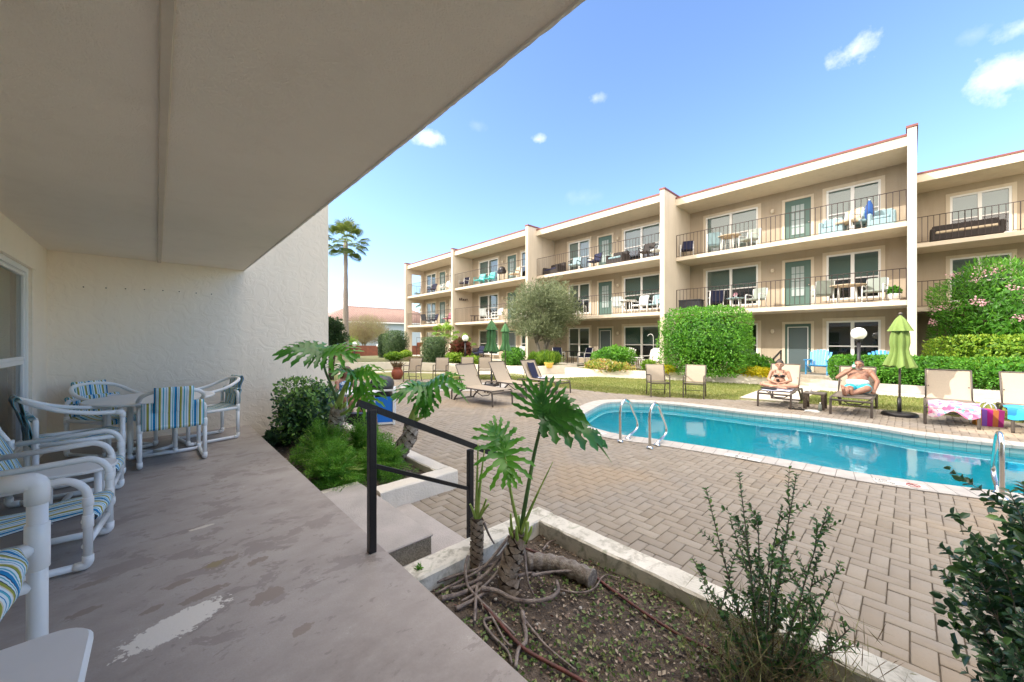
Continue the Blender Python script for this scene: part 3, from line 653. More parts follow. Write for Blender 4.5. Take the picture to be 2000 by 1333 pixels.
# depth and no-diving markers let into the coping
def text_obj(s, size, material, parent, loc, rot, name='lettering', ext=.0006):
    cu = bpy.data.curves.new(name, 'FONT'); cu.body = s; cu.size = size; cu.align_x = 'CENTER'; cu.align_y = 'CENTER'; cu.extrude = ext
    tmp = bpy.data.objects.new(name, cu); COL.objects.link(tmp); dg = bpy.context.evaluated_depsgraph_get(); dg.update()
    me = bpy.data.meshes.new_from_object(tmp.evaluated_get(dg)); COL.objects.unlink(tmp); bpy.data.objects.remove(tmp)
    me.name = name; me.materials.clear(); me.materials.append(material); o = bpy.data.objects.new(name, me); COL.objects.link(o); o.location = loc; o.rotation_euler = rot
    if parent: o.parent = parent
    return o
M['ink'] = mat('black_ink', (.03, .03, .035), .6); M['tilewhite'] = mat('white_marker_tile', (.72, .72, .70), .4, var=(.60, .60, .58), vscale=20); M['redink'] = mat('red_ink', (.45, .06, .05), .6)
def marker(x, y, rz, s, label, nodive=False):
    e = empty('pool_marker', label, 'depth marker', (x, y, DZ+.016), rz)
    mb = MB(); n_ = 3; w = .15
    for i in range(n_): mb.box((-n_*w/2+i*w+.003, -w/2, -.002), (-n_*w/2+(i+1)*w-.003, w/2, .002))
    mb.build('tile', M['tilewhite'], e)
    if nodive:
        text_obj('NO', .07, M['ink'], e, (-.15, .035, .003), (0, 0, 0)); text_obj('DIVING', .045, M['ink'], e, (-.12, -.03, .003), (0, 0, 0))
        mb = MB(); mb.tube([(.11+.055*math.cos(a), .055*math.sin(a), .003) for a in [6.283*i/20 for i in range(21)]], .005, 5); mb.tube([(.07, .04, .003), (.15, -.04, .003)], .005, 5); mb.build('prohibition_symbol', M['redink'], e)
        mb = MB(); mb.tube([(.085, .01, .003), (.11, .025, .003), (.135, -.02, .003)], .006, 5); mb.build('diver_symbol', M['ink'], e)
    else: text_obj(s, .10, M['ink'], e, (0, 0, .003), (0, 0, 0))
    return e
marker(6.03, 1.63, R(-88), '6 FT', 'white tile marker with dark lettering on the near coping behind the leafy foreground shrub')
marker(6.24, .08, R(-75), '', 'white tile marker with red prohibition symbol on the near coping by the white pillar reflection', True)
marker(5.80, 3.90, R(-110), '5 FT', 'white tile marker on the coping left of the pool handrails, under the big leaf')
mb = MB(); mb.lathe([(0.001, .004), (.10, .004), (.105, 0)], (0, 0, 0), 24); sk = mb.build('skimmer_lid', M['tilewhite'], None, tuple(gz(1080, 833, DZ+.004))); tag(sk, 'round white skimmer lid let into the brick paving left of the pool', 'lid')

# lawns, walks
def poly_sheet(name, poly, z, material, kind='structure'):
    mb = MB(); n = len(poly); mb.prism(poly, z-.02, z); return tag(mb.build(name, material), kind=kind)
M['turf'] = mat('thin_turf', (.16, .18, .05), .95, var=(.24, .23, .08), vscale=1.6, bump=.6, bscale=90)
L1 = [(10.5, 10.4), (10.4, 8.0), (10.5, 6.6), (10.9, 5.0), (11.3, 4.2), (11.9, 3.3), (12.4, 3.42), (16.6, 3.5), (15.9, 6.0), (15.2, 8.1), (14.7, 9.8), (13.6, 10.3), (12.6, 10.6), (12.9, 13.4), (9.4, 18.6), (6, 19.3), (2, 19.3), (1.0, 16.6), (5.2, 16.3), (7.6, 15.1), (10.35, 12.3)]
L2 = [(12.75, -9), (12.75, -3), (12.8, 0), (12.7, 1.2), (12.5, 2.05), (15.95, 2.05), (16.0, -9)]
poly_sheet('lawn', L1, -.325, M['turf']); poly_sheet('lawn', L2, -.325, M['turf'])
poly_sheet('path', [(12.5, 2.05), (12.4, 3.42), (17.9, 3.55), (17.9, 2.05)], -.318, M['concrete_light'])
poly_sheet('path', [(15.95, 2.05), (17.0, 2.05), (17.0, -9), (16.0, -9)], -.314, M['concrete_light'])
poly_sheet('path', [(12.6, 10.6), (14.7, 9.8), (15.9, 11.3), (15.9, 12.2), (13.3, 12.5), (12.9, 13.4), (9.4, 18.6), (10.3, 19.2), (8.3, 19.9), (6, 20.3), (2, 20.3), (2, 19.3), (6, 19.3), (8.9, 18.7), (12.3, 12.9)], -.316, M['concrete_light'])
def grass_on(polys, n):
    pts = []
    for poly in polys:
        xs = [p[0] for p in poly]; ys = [p[1] for p in poly]; A = (max(xs)-min(xs))*(max(ys)-min(ys)); m_ = int(n*A)
        x = rng.uniform(min(xs), max(xs), m_); y = rng.uniform(min(ys), max(ys), m_); ok = pip(x, y, poly) & (y > -3.5) & (y < 14); pts.append(np.stack([x[ok], y[ok]], 1))
    p = np.concatenate(pts); k = len(p); P = np.c_[p, np.full(k, -.326)]; D = rdir(k)*.55+np.array([0, 0, 1.]); tone = np.clip(.5+.3*lump(P, 1.2, 5)+.2*rng.normal(size=k), 0, 1)
    return leaf_mesh('grass', P, D, rdir(k), .035+.03*rng.random(k), .012, M['lf_grass'], None, tone)
tag(grass_on([L1, L2], 900), 'short mown grass on the courtyard lawn', 'grass', kind='stuff')

# steps from the patio, planting beds with their curbs
mb = MB(); mb.box((-1.4, -6, -.5), (1.06, 7.2, 0)); tag(mb.build('patio', M['patio']), kind='structure')
e = empty('concrete_step', 'grey concrete step block with a rough broken end below the patio', 'step', (0, 0, 0))
mb = MB(); mb.box((1.07, 2.55, -.185), (1.57, 3.98, -.165), bev=.008); mb.build('tread', M['step'], e)
mb = MB(); mb.box((1.075, 2.562, -.40), (1.555, 3.975, -.1855)); mb.build('step_block', M['exposed'], e)
mb = MB(); mb.box((1.0, 2.27, -.40), (1.885, 3.95, -.322), bev=.004); tag(mb.build('landing', M['step']), kind='structure')
def rough_curb(nm, boxes, label, mtl, cat='curb', jag=.006):
    e = None; mb = MB()
    for a, b_ in boxes:
        L = max(abs(b_[0]-a[0]), abs(b_[1]-a[1])); ax = 0 if abs(b_[0]-a[0]) > abs(b_[1]-a[1]) else 1; nseg = max(2, int(L/.07))
        rows = []
        for i in range(nseg+1):
            t = i/nseg; c0 = a[ax]+(b_[ax]-a[ax])*t; j = [random.uniform(-jag, jag) for _ in range(6)]; o0, o1 = a[1-ax], b_[1-ax]; z0, z1 = a[2], b_[2]; s = 1 if o1 > o0 else -1
            prof = [(o0+j[0]*s, z0), (o0+j[1]*s, z1-.012), (o0+.012*s, z1+j[2]*.4), (o1-.012*s, z1+j[3]*.4), (o1+j[4]*s, z1-.012), (o1+j[5]*s, z0)]
            rows += [((c0, p, z) if ax == 0 else (p, c0, z)) for p, z in prof]
        fs = []
        for i in range(nseg):
            for q in range(5): fs.append((i*6+q, i*6+q+1, (i+1)*6+q+1, (i+1)*6+q))
        fs += [tuple(range(6)), tuple(nseg*6+q for q in reversed(range(6)))]
        mb.add(rows, fs)
    o = mb.build(nm, mtl); return tag(o, label, cat)
rough_curb('planter_curb', [((2.27, -6, -.45), (2.455, 2.083, -.13)), ((1.065, 2.083, -.45), (2.455, 2.272, -.131))], 'mossy white planter curb round the bed with the exposed roots', M['curb'])
rough_curb('planter_curb', [((2.30, 3.705, -.45), (2.485, 7.6, -.13)), ((1.575, 3.52, -.45), (2.485, 3.705, -.131)), ((1.066, 3.985, -.45), (1.57, 4.10, -.18))], 'clean white planter curb round the fern bed beside the step', M['curb_clean'])
def soil(name, x0, x1, y0, y1, z, amp, material, lbl=None):
    nx, ny = int((x1-x0)/.05), int((y1-y0)/.05); X, Y = np.meshgrid(np.linspace(x0, x1, nx+1), np.linspace(y0, y1, ny+1), indexing='ij')
    P = np.stack([X.ravel(), Y.ravel(), np.zeros(X.size)], 1); Z = z+amp*lump(P, 3, 2)+amp*.5*lump(P, 11, 4)+amp*.4*lump(P, 30, 9)
    fs = [(i*(ny+1)+j, (i+1)*(ny+1)+j, (i+1)*(ny+1)+j+1, i*(ny+1)+j+1) for i in range(nx) for j in range(ny)]
    mb = MB(); mb.add(np.c_[P[:, :2], Z].tolist(), fs, 0, True); return tag(mb.build(name, material), kind='structure')
soil('soil', 1.04, 2.29, -3.0, 2.10, -.24, .018, M['soil']); soil('soil', 1.04, 2.32, 3.69, 7.25, -.22, .02, M['soil'])

# ================================================================== OUR OWN BUILDING
nb = empty('apartment_building', 'cream stucco building whose overhanging slab covers the foreground patio', 'building')
mb = MB(); mb.box((-3, 7.2, -.5), (2.25, 7.42, 8.45)); mb.build('wing_wall', M['wall_near'], nb)
mb = MB(); mb.box((-3, -1.1, -.5), (1.05, -.88, 2.44)); mb.build('wing_wall', M['wall_near'], nb)
# window opening in the rear wall at x = -.97
wy0, wy1, wz0, wz1 = 3.95, 6.40, .22, 2.10
mb = MB()
mb.box((-1.2, -6, -.2), (-.97, wy0, 2.44)); mb.box((-1.2, wy1, -.2), (-.97, 7.2, 2.44)); mb.box((-1.2, wy0, wz1), (-.97, wy1, 2.44)); mb.box((-1.2, wy0, -.2), (-.97, wy1, wz0))
mb.box((-.97, wy0-.14, wz1+.001), (-.955, wy1+.14, wz1+.14), bev=.004); mb.box((-.97, wy1+.001, wz0-.1), (-.955, wy1+.14, wz1+.0005), bev=.004); mb.box((-.97, wy0-.14, wz0-.1), (-.955, wy0-.001, wz1+.0005), bev=.004)
mb.build('rear_wall', M['wall_near'], nb)
mb = MB(); mb.box((-1.25, -6, 2.441), (1.0, 7.199, 2.60)); mb.box((-3, -6, 2.601), (-.97, 7.199, 7.9))
mb.build('ceiling_slab', M['ceiling'], nb)
mb = MB(); mb.box((-.97, -6, 5.1), (1.0, 7.199, 5.26)); mb.build('balcony_slab', M['ceiling'], nb)
mb = MB(); mb.box((-3, -6.0, 7.9), (1.0, 7.199, 8.42)); mb.box((-3, 7.421, 7.9), (2.2, 42, 8.42)); mb.box((-3, -20, 7.9), (.2, -6.01, 8.42)); mb.build('roof', M['fascia'], nb)
mb = MB(); mb.box((-3, 7.421, -.5), (.4, 42, 7.9)); mb.box((.4, 7.421, 2.44), (2.15, 42, 2.6)); mb.box((.4, 7.421, 5.1), (2.15, 42, 5.26)); mb.box((-3, -20, -.5), (-1.3, -6.01, 7.9)); mb.build('wall', M['wall_near'], nb)
for yy in (15.2, 23.2, 31.2): mb = MB(); mb.box((.4, yy, -.5), (2.3, yy+.2, 8.45)); mb.build('wing_wall', M['wall_near'], nb)
# ceiling joint strip and drip edge
mb = MB(); mb.box((.006, -5, 2.424), (.046, 7.199, 2.4405), bev=.005); mb.build('ceiling_joint_strip', M['fascia'], nb)
mb = MB(); rows = []; 
for i in range(420):
    y = -4+i*11.199/419; rows += [(.985, y, 2.441), (.99+random.uniform(-.002, .002), y, 2.434+random.uniform(-.0025, .001)), (1.004+random.uniform(-.001, .002), y, 2.436+random.uniform(-.003, .001)), (1.004, y, 2.47)]
mb.add(rows, [(i*4+q, i*4+q+1, i*4+q+5, i*4+q+4) for i in range(419) for q in range(3)]); mb.build('drip_edge', M['curb_clean'], nb)
for px, py in [(163, 561), (207, 563), (245, 564.5), (282, 566), (318, 568), (350, 570), (383, 573), (413, 575)]:
    p = gy(px, py, 7.2); mb = MB(); mb.tube([(p.x, 7.2, p.z), (p.x, 7.192, p.z)], .007, 8); mb.build('wall_plug', M['dark'], nb)
# the double-hung window beside the patio
wp = MB(); fx = -1.03
def frame_rect(mb, x0, x1, y0, y1, z0, z1, w):
    mb.box((x0, y0, z0), (x1, y0+w, z1), bev=.004); mb.box((x0, y1-w, z0), (x1, y1, z1), bev=.004); mb.box((x0, y0+w+.0005, z0), (x1, y1-w-.0005, z0+w), bev=.004); mb.box((x0, y0+w+.0005, z1-w), (x1, y1-w-.0005, z1), bev=.004)
ym = (wy0+wy1)/2
frame_rect(wp, -1.06, -.985, wy0+.001, wy1-.001, wz0+.001, wz1-.001, .05); wp.box((-1.055, ym-.04, wz0+.052), (-.99, ym+.04, wz1-.052), bev=.004)
for a, b_ in ((wy0+.052, ym-.042), (ym+.042, wy1-.052)): frame_rect(wp, -1.045, -1.00, a, b_, 1.14, wz1-.053, .035); frame_rect(wp, -1.04, -1.003, a+.001, b_-.001, wz0+.053, 1.138, .045)
wf = wp.build('window', M['white'], nb)
mb = MB(); mb.quad((-1.02, wy0+.05, 1.15), (-1.02, wy1-.05, 1.15), (-1.02, wy1-.05, wz1-.05), (-1.02, wy0+.05, wz1-.05)); mb.quad((-1.022, wy0+.05, wz0+.05), (-1.022, wy1-.05, wz0+.05), (-1.022, wy1-.05, 1.14), (-1.022, wy0+.05, 1.14)); mb.build('pane', M['glass'], wf)
mb = MB()
for i in range(42): z = wz1-.05-i*.0235; mb.box((-1.10, wy0+.05, z-.0225), (-1.098+.004, wy1-.05, z-.0005))
mb.build('blind', mat('olive_linen_blind', (.40, .37, .26), .8), wf)
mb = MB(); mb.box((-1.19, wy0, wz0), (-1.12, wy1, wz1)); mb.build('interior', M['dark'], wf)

# ================================================================== THE BUILDING ACROSS THE POOL
fb = empty('apartment_building', 'long three-storey beige building with balconies across the pool', 'building')
FL = [0.0, 2.70, 5.35]; WD = 1.73
def wall_openings(mb, X, y0, y1, z0, z1, ops, depth=.10):
    ys = sorted({y0, y1, *[o[0] for o in ops], *[o[1] for o in ops]}); zs = sorted({z0, z1, *[o[2] for o in ops], *[o[3] for o in ops]})
    for i in range(len(ys)-1):
        for j in range(len(zs)-1):
            cy, cz = (ys[i]+ys[i+1])/2, (zs[j]+zs[j+1])/2
            if any(o[0] < cy < o[1] and o[2] < cz < o[3] for o in ops): continue
            mb.quad((X, ys[i+1], zs[j]), (X, ys[i], zs[j]), (X, ys[i], zs[j+1]), (X, ys[i+1], zs[j+1]))
    for a, b_, c, d in ops:
        q = X+depth
        mb.quad((X, a, c), (q, a, c), (q, a, d), (X, a, d)); mb.quad((X, b_, d), (q, b_, d), (q, b_, c), (X, b_, c)); mb.quad((X, a, d), (q, a, d), (q, b_, d), (X, b_, d)); mb.quad((X, b_, c), (q, b_, c), (q, a, c), (X, a, c))
def far_window(X, y0, y1, z0, z1, blindh, dark=False):
    mb = MB(); f = .07
    # painted surround, proud of the wall, then white frame with mullion and meeting rails
    xf0, xf1 = X-.005, X+.06; ym = (y0+y1)/2; zm = z0+(z1-z0)*.45
    mb.box((xf0, y0+.001, z0+.001), (xf1, y0+f, z1-.001)); mb.box((xf0, y1-f, z0+.001), (xf1, y1-.001, z1-.001)); mb.box((xf0, y0+f, z1-f), (xf1, y1-f, z1-.001)); mb.box((xf0, y0+f, z0+.001), (xf1, y1-f, z0+f))
    mb.box((xf0+.002, ym-.055, z0+f), (xf1, ym+.055, z1-f)); mb.box((xf0+.006, y0+f, zm-.025), (xf1, ym-.055, zm+.025)); mb.box((xf0+.006, ym+.055, zm-.025), (xf1, y1-f, zm+.025))
    w = mb.build('window', M['white'], fb)
    s = MB(); t = .12
    for a, b_, c, d in ((y0-t, y0-.001, z0-.02, z1+t), (y1+.001, y1+t, z0-.02, z1+t), (y0-.0005, y1+.0005, z1+.001, z1+t)): s.box((X-.022, a, c), (X+.001, b_, d))
    s.build('surround', M['trim_far'], w)
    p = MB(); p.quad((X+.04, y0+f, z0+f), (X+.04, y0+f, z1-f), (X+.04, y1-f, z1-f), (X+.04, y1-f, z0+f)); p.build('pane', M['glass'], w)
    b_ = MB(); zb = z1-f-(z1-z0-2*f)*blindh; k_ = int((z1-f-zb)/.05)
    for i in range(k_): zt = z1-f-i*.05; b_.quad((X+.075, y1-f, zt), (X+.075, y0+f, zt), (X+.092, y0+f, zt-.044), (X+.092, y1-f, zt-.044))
    if k_: b_.build('blind', M['screen'] if dark else (M['blindsky'] if z0 > 5 else M['blind']), w)
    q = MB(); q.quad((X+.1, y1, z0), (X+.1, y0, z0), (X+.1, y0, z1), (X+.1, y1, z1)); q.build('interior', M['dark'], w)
    return w
def far_door(X, y0, y1, z0, style):
    z1 = z0+2.05; mb = MB(); mb.box((X+.02, y0+.001, z0+.01), (X+.06, y1-.001, z1-.001)); 
    ly0, ly1, lz0, lz1 = y0+.22, y1-.22, z0+(.55 if style else .85), z1-.22
    if style == 2: ly0, ly1, lz0, lz1 = y0+.12, y1-.12, z0+.15, z1-.15
    d = mb.build('door', M['doorgreen'], fb)
    g_ = MB(); g_.box((X+.008, ly0, lz0), (X+.0195, ly1, lz1)); g_.build('door_light', M['curtain'] if style == 1 else (M['glassdoor'] if style == 2 else M['curtain']), d)
    m_ = MB()
    if style != 2:
        for i in range(4): yy = ly0+(ly1-ly0)*i/3; m_.box((X+.0, yy-.012, lz0), (X+.0078, yy+.012, lz1))
        for i in range(5): zz = lz0+(lz1-lz0)*i/4; m_.box((X+.001, ly0, zz-.012), (X+.0075, ly1, zz+.012))
        m_.build('glazing_bar', M['doorgreen'], d)
    else:
        m_.box((X+.0, ly0-.03, lz0-.03), (X+.0078, ly0, lz1+.03)); m_.box((X+.0, ly1, lz0-.03), (X+.0078, ly1+.03, lz1+.03)); m_.box((X+.0, ly0, lz1), (X+.0078, ly1, lz1+.03)); m_.build('screen_frame', M['white'], d)
    h_ = MB(); h_.ball((X-.02, y0+.07, z0+1.0), .03, 8); h_.build('handle', M['steel'], d)
    s = MB(); t = .10
    for a, b_, c, e_ in ((y0-t, y0-.001, z0, z1+t), (y1+.001, y1+t, z0, z1+t), (y0-.0005, y1+.0005, z1+.001, z1+t)): s.box((X-.022, a, c+.01), (X+.001, b_, e_))
    s.build('surround', M['trim_far'], d)
    return d
M['glassdoor'] = mat('reflective_screen_door', (.10, .13, .14), .2, spec=.7)
def railing(P0, P1, z, dark_post_first=True):
    a, b_ = Vector(P0), Vector(P1); L = (b_-a).length; d = (b_-a)/L; n = max(3, int(L/.16)); mb = MB(); h = 1.08
    mb.tube([(a.x, a.y, z+h), (b_.x, b_.y, z+h)], .014, 6); mb.tube([(a.x, a.y, z+.06), (b_.x, b_.y, z+.06)], .010, 5)
    for i in range(n+1):
        p = a+d*(L*i/n); r = .0105 if i % 8 else .015
        mb.tube([(p.x, p.y, z+(.0 if i % 8 == 0 else .06)), (p.x, p.y, z+h)], r, 4, cap=False)
    return mb.build('railing', M['rail'], fb)
def far_unit(y0, y1, Xf, mirror, last=False, ground=True, finX=None):
    Lh = y1-y0; Xw = Xf+WD
    spec = [('w', .70, 2.30), ('d', 2.80, 3.70), ('w', 4.72, 6.97)] if not mirror else [('w', .85, 2.95), ('d', 3.70, 4.60), ('w', 5.22, 6.82)]
    ops = []; items = []
    for fi, z in enumerate(FL):
        for kx, a, b_ in spec:
            A, B = y0+a, y0+b_
            if B > y1-.05: continue
            if kx == 'w': ops.append((A, B, z+.28, z+2.13)); items.append(('w', A, B, z, fi))
            else: ops.append((A, B, z+.005, z+2.055)); items.append(('d', A, B, z, fi))
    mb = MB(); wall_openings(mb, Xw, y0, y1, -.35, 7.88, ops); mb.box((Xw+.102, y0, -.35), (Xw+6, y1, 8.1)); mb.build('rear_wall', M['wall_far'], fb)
    for kx, A, B, z, fi in items:
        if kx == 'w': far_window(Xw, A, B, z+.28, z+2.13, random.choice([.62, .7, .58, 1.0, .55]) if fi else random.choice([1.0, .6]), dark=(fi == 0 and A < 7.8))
        else: far_door(Xw, A, B, z, 2 if fi == 0 else 1)
    for z in FL[1:]:
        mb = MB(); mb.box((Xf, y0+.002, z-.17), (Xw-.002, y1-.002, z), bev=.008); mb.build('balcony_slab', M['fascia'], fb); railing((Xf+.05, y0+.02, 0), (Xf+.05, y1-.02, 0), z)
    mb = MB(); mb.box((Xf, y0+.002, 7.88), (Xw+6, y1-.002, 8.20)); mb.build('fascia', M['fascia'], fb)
    mb = MB(); mb.box((Xf-.03, y0-.0, 8.201), (Xw+6, y1, 8.275)); mb.build('roof_cap', M['redcap'], fb)
    if ground: mb = MB(); mb.box((Xf-.05, y0+.002, -.4), (Xw-.002, y1-.002, -.001)); mb.build('ground_terrace', M['concrete_light'], fb)
    for fi, z in enumerate(FL):
        l = MB(); yl = y0+(4.15 if not mirror else 3.3); l.lathe([(.001, .09), (.05, .08), (.07, 0), (.05, -.09), (.001, -.1)], (Xw-.08, yl, z+1.75), 10); l.box((Xw-.03, yl-.04, z+1.7), (Xw-.001, yl+.04, z+1.84)); l.build('wall_lamp', M['trim_far'], fb)
def fin(y0, y1, Xa, Xb, z1=8.36):
    mb = MB(); mb.box((Xa, y0, -.4), (Xb, y1, z1), bev=.01); mb.build('dividing_wall', M['fascia'], fb)
    mb = MB(); mb.box((Xa-.03, y0-.03, z1), (Xb, y1+.03, z1+.075)); mb.build('wall_cap', M['redcap'], fb)
# bays from the near right end to the far left end
far_unit(-8.0, -.16, 22.9, True); fin(-8.2, -8.0, 22.7, 31)
far_unit(.06, 7.80, 18.3, False); fin(-.16, .06, 18.15, 31, 8.40)
far_unit(8.02, 16.02, 17.23, True); fin(7.80, 8.02, 17.08, 28)
far_unit(16.24, 24.1, 16.67, False); fin(16.02, 16.24, 16.48, 27)
far_unit(24.3, 31.6, 16.67, True); fin(24.1, 24.3, 16.5, 27)
# open end wall of the last bay: a pillar, lintels and the stair side
mb = MB(); mb.box((16.5, 31.6, -.4), (17.15, 31.82, 8.36)); mb.box((18.15, 31.6, -.4), (26, 31.82, 8.36))
for z in (0, 2.7, 5.35): mb.box((17.151, 31.6, z+2.12), (18.149, 31.82, z+(2.53 if z < 5 else 3.01))); 
mb.box((17.151, 31.6, -.4), (18.149, 31.82, .0)); mb.build('end_wall', M['fascia'], fb)
mb = MB(); mb.box((16.47, 31.57, 8.36), (26, 31.85, 8.435)); mb.build('wall_cap', M['redcap'], fb)
for z in FL[1:]: railing((17.15, 31.7, 0), (18.15, 31.7, 0), z)
# handrails at ground-floor steps
def far_steps(x0, y0, y1, X1):
    mb = MB(); mb.box((x0, y0, -.4), (x0+.32, y1, -.22)); mb.box((x0+.32, y0, -.4), (X1, y1, -.11)); return mb.build('entry_step', M['concrete_light'], fb)
far_steps(17.4, 2.06, 3.5, 18.24); far_steps(16.3, 11.42, 12.2, 17.17)
# planting beds in front of it, held by low white walls
def wall_line(pts, w, z0, z1, name, label, mtl):
    mb = MB()
    L_ = [Vector((p[0], p[1])) for p in pts]; n = len(L_); lo = []; hi = []
    for i in range(n):
        t = (L_[min(i+1, n-1)]-L_[max(i-1, 0)]).normalized(); nn = Vector((-t.y, t.x)); lo.append(L_[i]); hi.append(L_[i]-nn*w)
    for i in range(n-1):
        a, b_, c, d = lo[i], lo[i+1], hi[i+1], hi[i]; mb.prism([(a.x, a.y), (b_.x, b_.y), (c.x, c.y), (d.x, d.y)], z0, z1)
    return tag(mb.build(name, mtl), label, 'planter wall')
M['bedsoil'] = mat('mulched_bed', (.10, .085, .045), .95, var=(.15, .17, .06), vscale=3, bump=.8, bscale=40)
poly_sheet('planting_bed', [(13.55, 12.45), (15.6, 12.35), (17.15, 12.3), (17.15, 16.2), (16.6, 16.3), (16.6, 33), (9, 33), (4, 26), (4.2, 23.3), (10.35, 20.75), (12.6, 14.5)], -.02, M['bedsoil'])
poly_sheet('planting_bed', [(14.4, 11.3), (17.15, 11.3), (17.15, 8), (18.2, 7.8), (18.2, 3.6), (16.85, 3.65), (16.2, 6.2), (15.3, 8.0), (14.6, 10.1)], -.03, M['bedsoil'])
poly_sheet('planting_bed', [(17.15, 1.95), (18.2, 1.95), (18.2, -.2), (22.8, -.2), (22.8, -9), (17.15, -9)], -.10, M['bedsoil'])
wall_line([(4, 23.2), (10.3, 20.6), (12.5, 14.3), (13.4, 12.3), (15.6, 12.2), (16.3, 12.2)], -.22, -.4, .08, 'planter_wall', 'low cream planter wall beyond the wading pool holding the clipped topiary bed', M['curb_clean'])
wall_line([(16.3, 11.42), (14.3, 11.42), (14.5, 10.1), (15.15, 8.0), (16.05, 6.2), (16.65, 3.95), (16.8, 3.52), (17.4, 3.52)], -.20, -.4, .02, 'planter_wall', 'low cream planter wall behind the lawn under the big round shrub', M['curb_clean'])
wall_line([(17.4, 2.03), (17.02, 2.03), (17.02, -.8), (17.02, -9)], -.16, -.4, -.06, 'planter_wall', 'low grey planter wall at the foot of the clipped hedge', M['step'])

# ================================================================== SHRUBS AND TREES ACROSS THE POOL
hd = hedge
hd('clipped_shrub', 'large bright green clipped shrub with a domed square shape before the beige building', 'shrub', (16.25, 5.75, -.05), (1.15, 1.62, 1.36), 15000, M['lf_hedge'], .085, 5, .07, 2.4, 3, tonebias=.12)
hd('hedge', 'low clipped green hedge between the patio and the sunbathers', 'hedge', (17.62, .35, -.12), (.45, 1.62, .47), 9000, M['lf_hedge'], .07, 7, .05, 3, 11, tonebias=.05)
hd('hedge', 'low clipped hedge running right behind the pink-towel lounger', 'hedge', (17.85, -3.9, -.12), (.75, 2.9, .48), 11000, M['lf_hedge'], .07, 8, .05, 3, 17, tonebias=.05)
hd('hedge', 'taller yellow-green hedge tier behind the lower hedge at right', 'hedge', (19.3, -3.6, -.12), (.85, 3.25, .80), 12000, M['lf_lime'], .08, 8, .05, 2.5, 12, tonebias=.15)
def oleander(c, half, n, label, seed):
    o = hd('oleander', label, 'shrub', c, half, n, M['lf_hedge'], .17, 3, .16, 1.9, seed, wr=.17, tonebias=-.02, upb=.6)
    k = 420; d = rdir(k); d[:, 0] = -abs(d[:, 0]); s = d/((np.abs(d)**3).sum(1)**(1/3))[:, None]; cl = rng.integers(0, 26, k); cc = s[:26]
    P = cc[cl]*np.array(half)*1.03; P[:, 2] = abs(P[:, 2])*.9+half[2]*1.02; P += rng.normal(size=(k, 3))*.07
    leaf_mesh('blossom', P, rdir(k), rdir(k), .07, .06, M['lf_pink'], o)
    return o
oleander((21.2, -2.3, -.1), (1.5, 1.75, 2.05), 12000, 'tall oleander bush with pink blossom beside the white fin wall', 21)
oleander((20.9, -5.6, -.1), (1.6, 2.0, 2.25), 12000, 'tall pink-flowered oleander bush at the right edge of the photo', 22)
hd('ground_cover', 'yellow-leaved ground cover left of the big round shrub', 'plant', (15.75, 7.35, -.05), (.35, .55, .15), 1100, M['lf_yellow'], .09, 3, .2, 3, 31)
hd('ground_cover', 'yellow-leaved ground cover right of the big round shrub', 'plant', (16.85, 4.25, -.05), (.32, .85, .16), 1900, M['lf_yellow'], .09, 3, .2, 3, 32)
hd('leafy_shrub', 'loose green shrub above the yellow ground cover by the green door', 'shrub', (17.35, 4.35, -.05), (.4, .75, .38), 1800, M['lf_hedge'], .12, 2.5, .25, 3, 33, inner=.5)
hd('flowering_shrub', 'leafy green and yellow shrub in front of the second bay door', 'shrub', (16.1, 9.9, -.03), (.65, .95, .52), 4200, M['lf_hedge'], .11, 2.5, .22, 3, 34, tonebias=.15, inner=.4)
hd('flowering_plant', 'variegated orange and yellow flowering plant spilling over the planter wall', 'plant', (15.05, 9.65, -.15), (.5, 1.15, .28), 3600, M['lf_mixed'], .09, 2.3, .3, 4, 35, inner=.5, tonebias=.1)
hd('potted_plant', 'small yellow-green plant on the planter wall behind the left sling chair', 'plant', (16.2, 8.15, .0), (.3, .3, .2), 500, M['lf_lime'], .11, 2.2, .3, 3, 36, inner=.5)
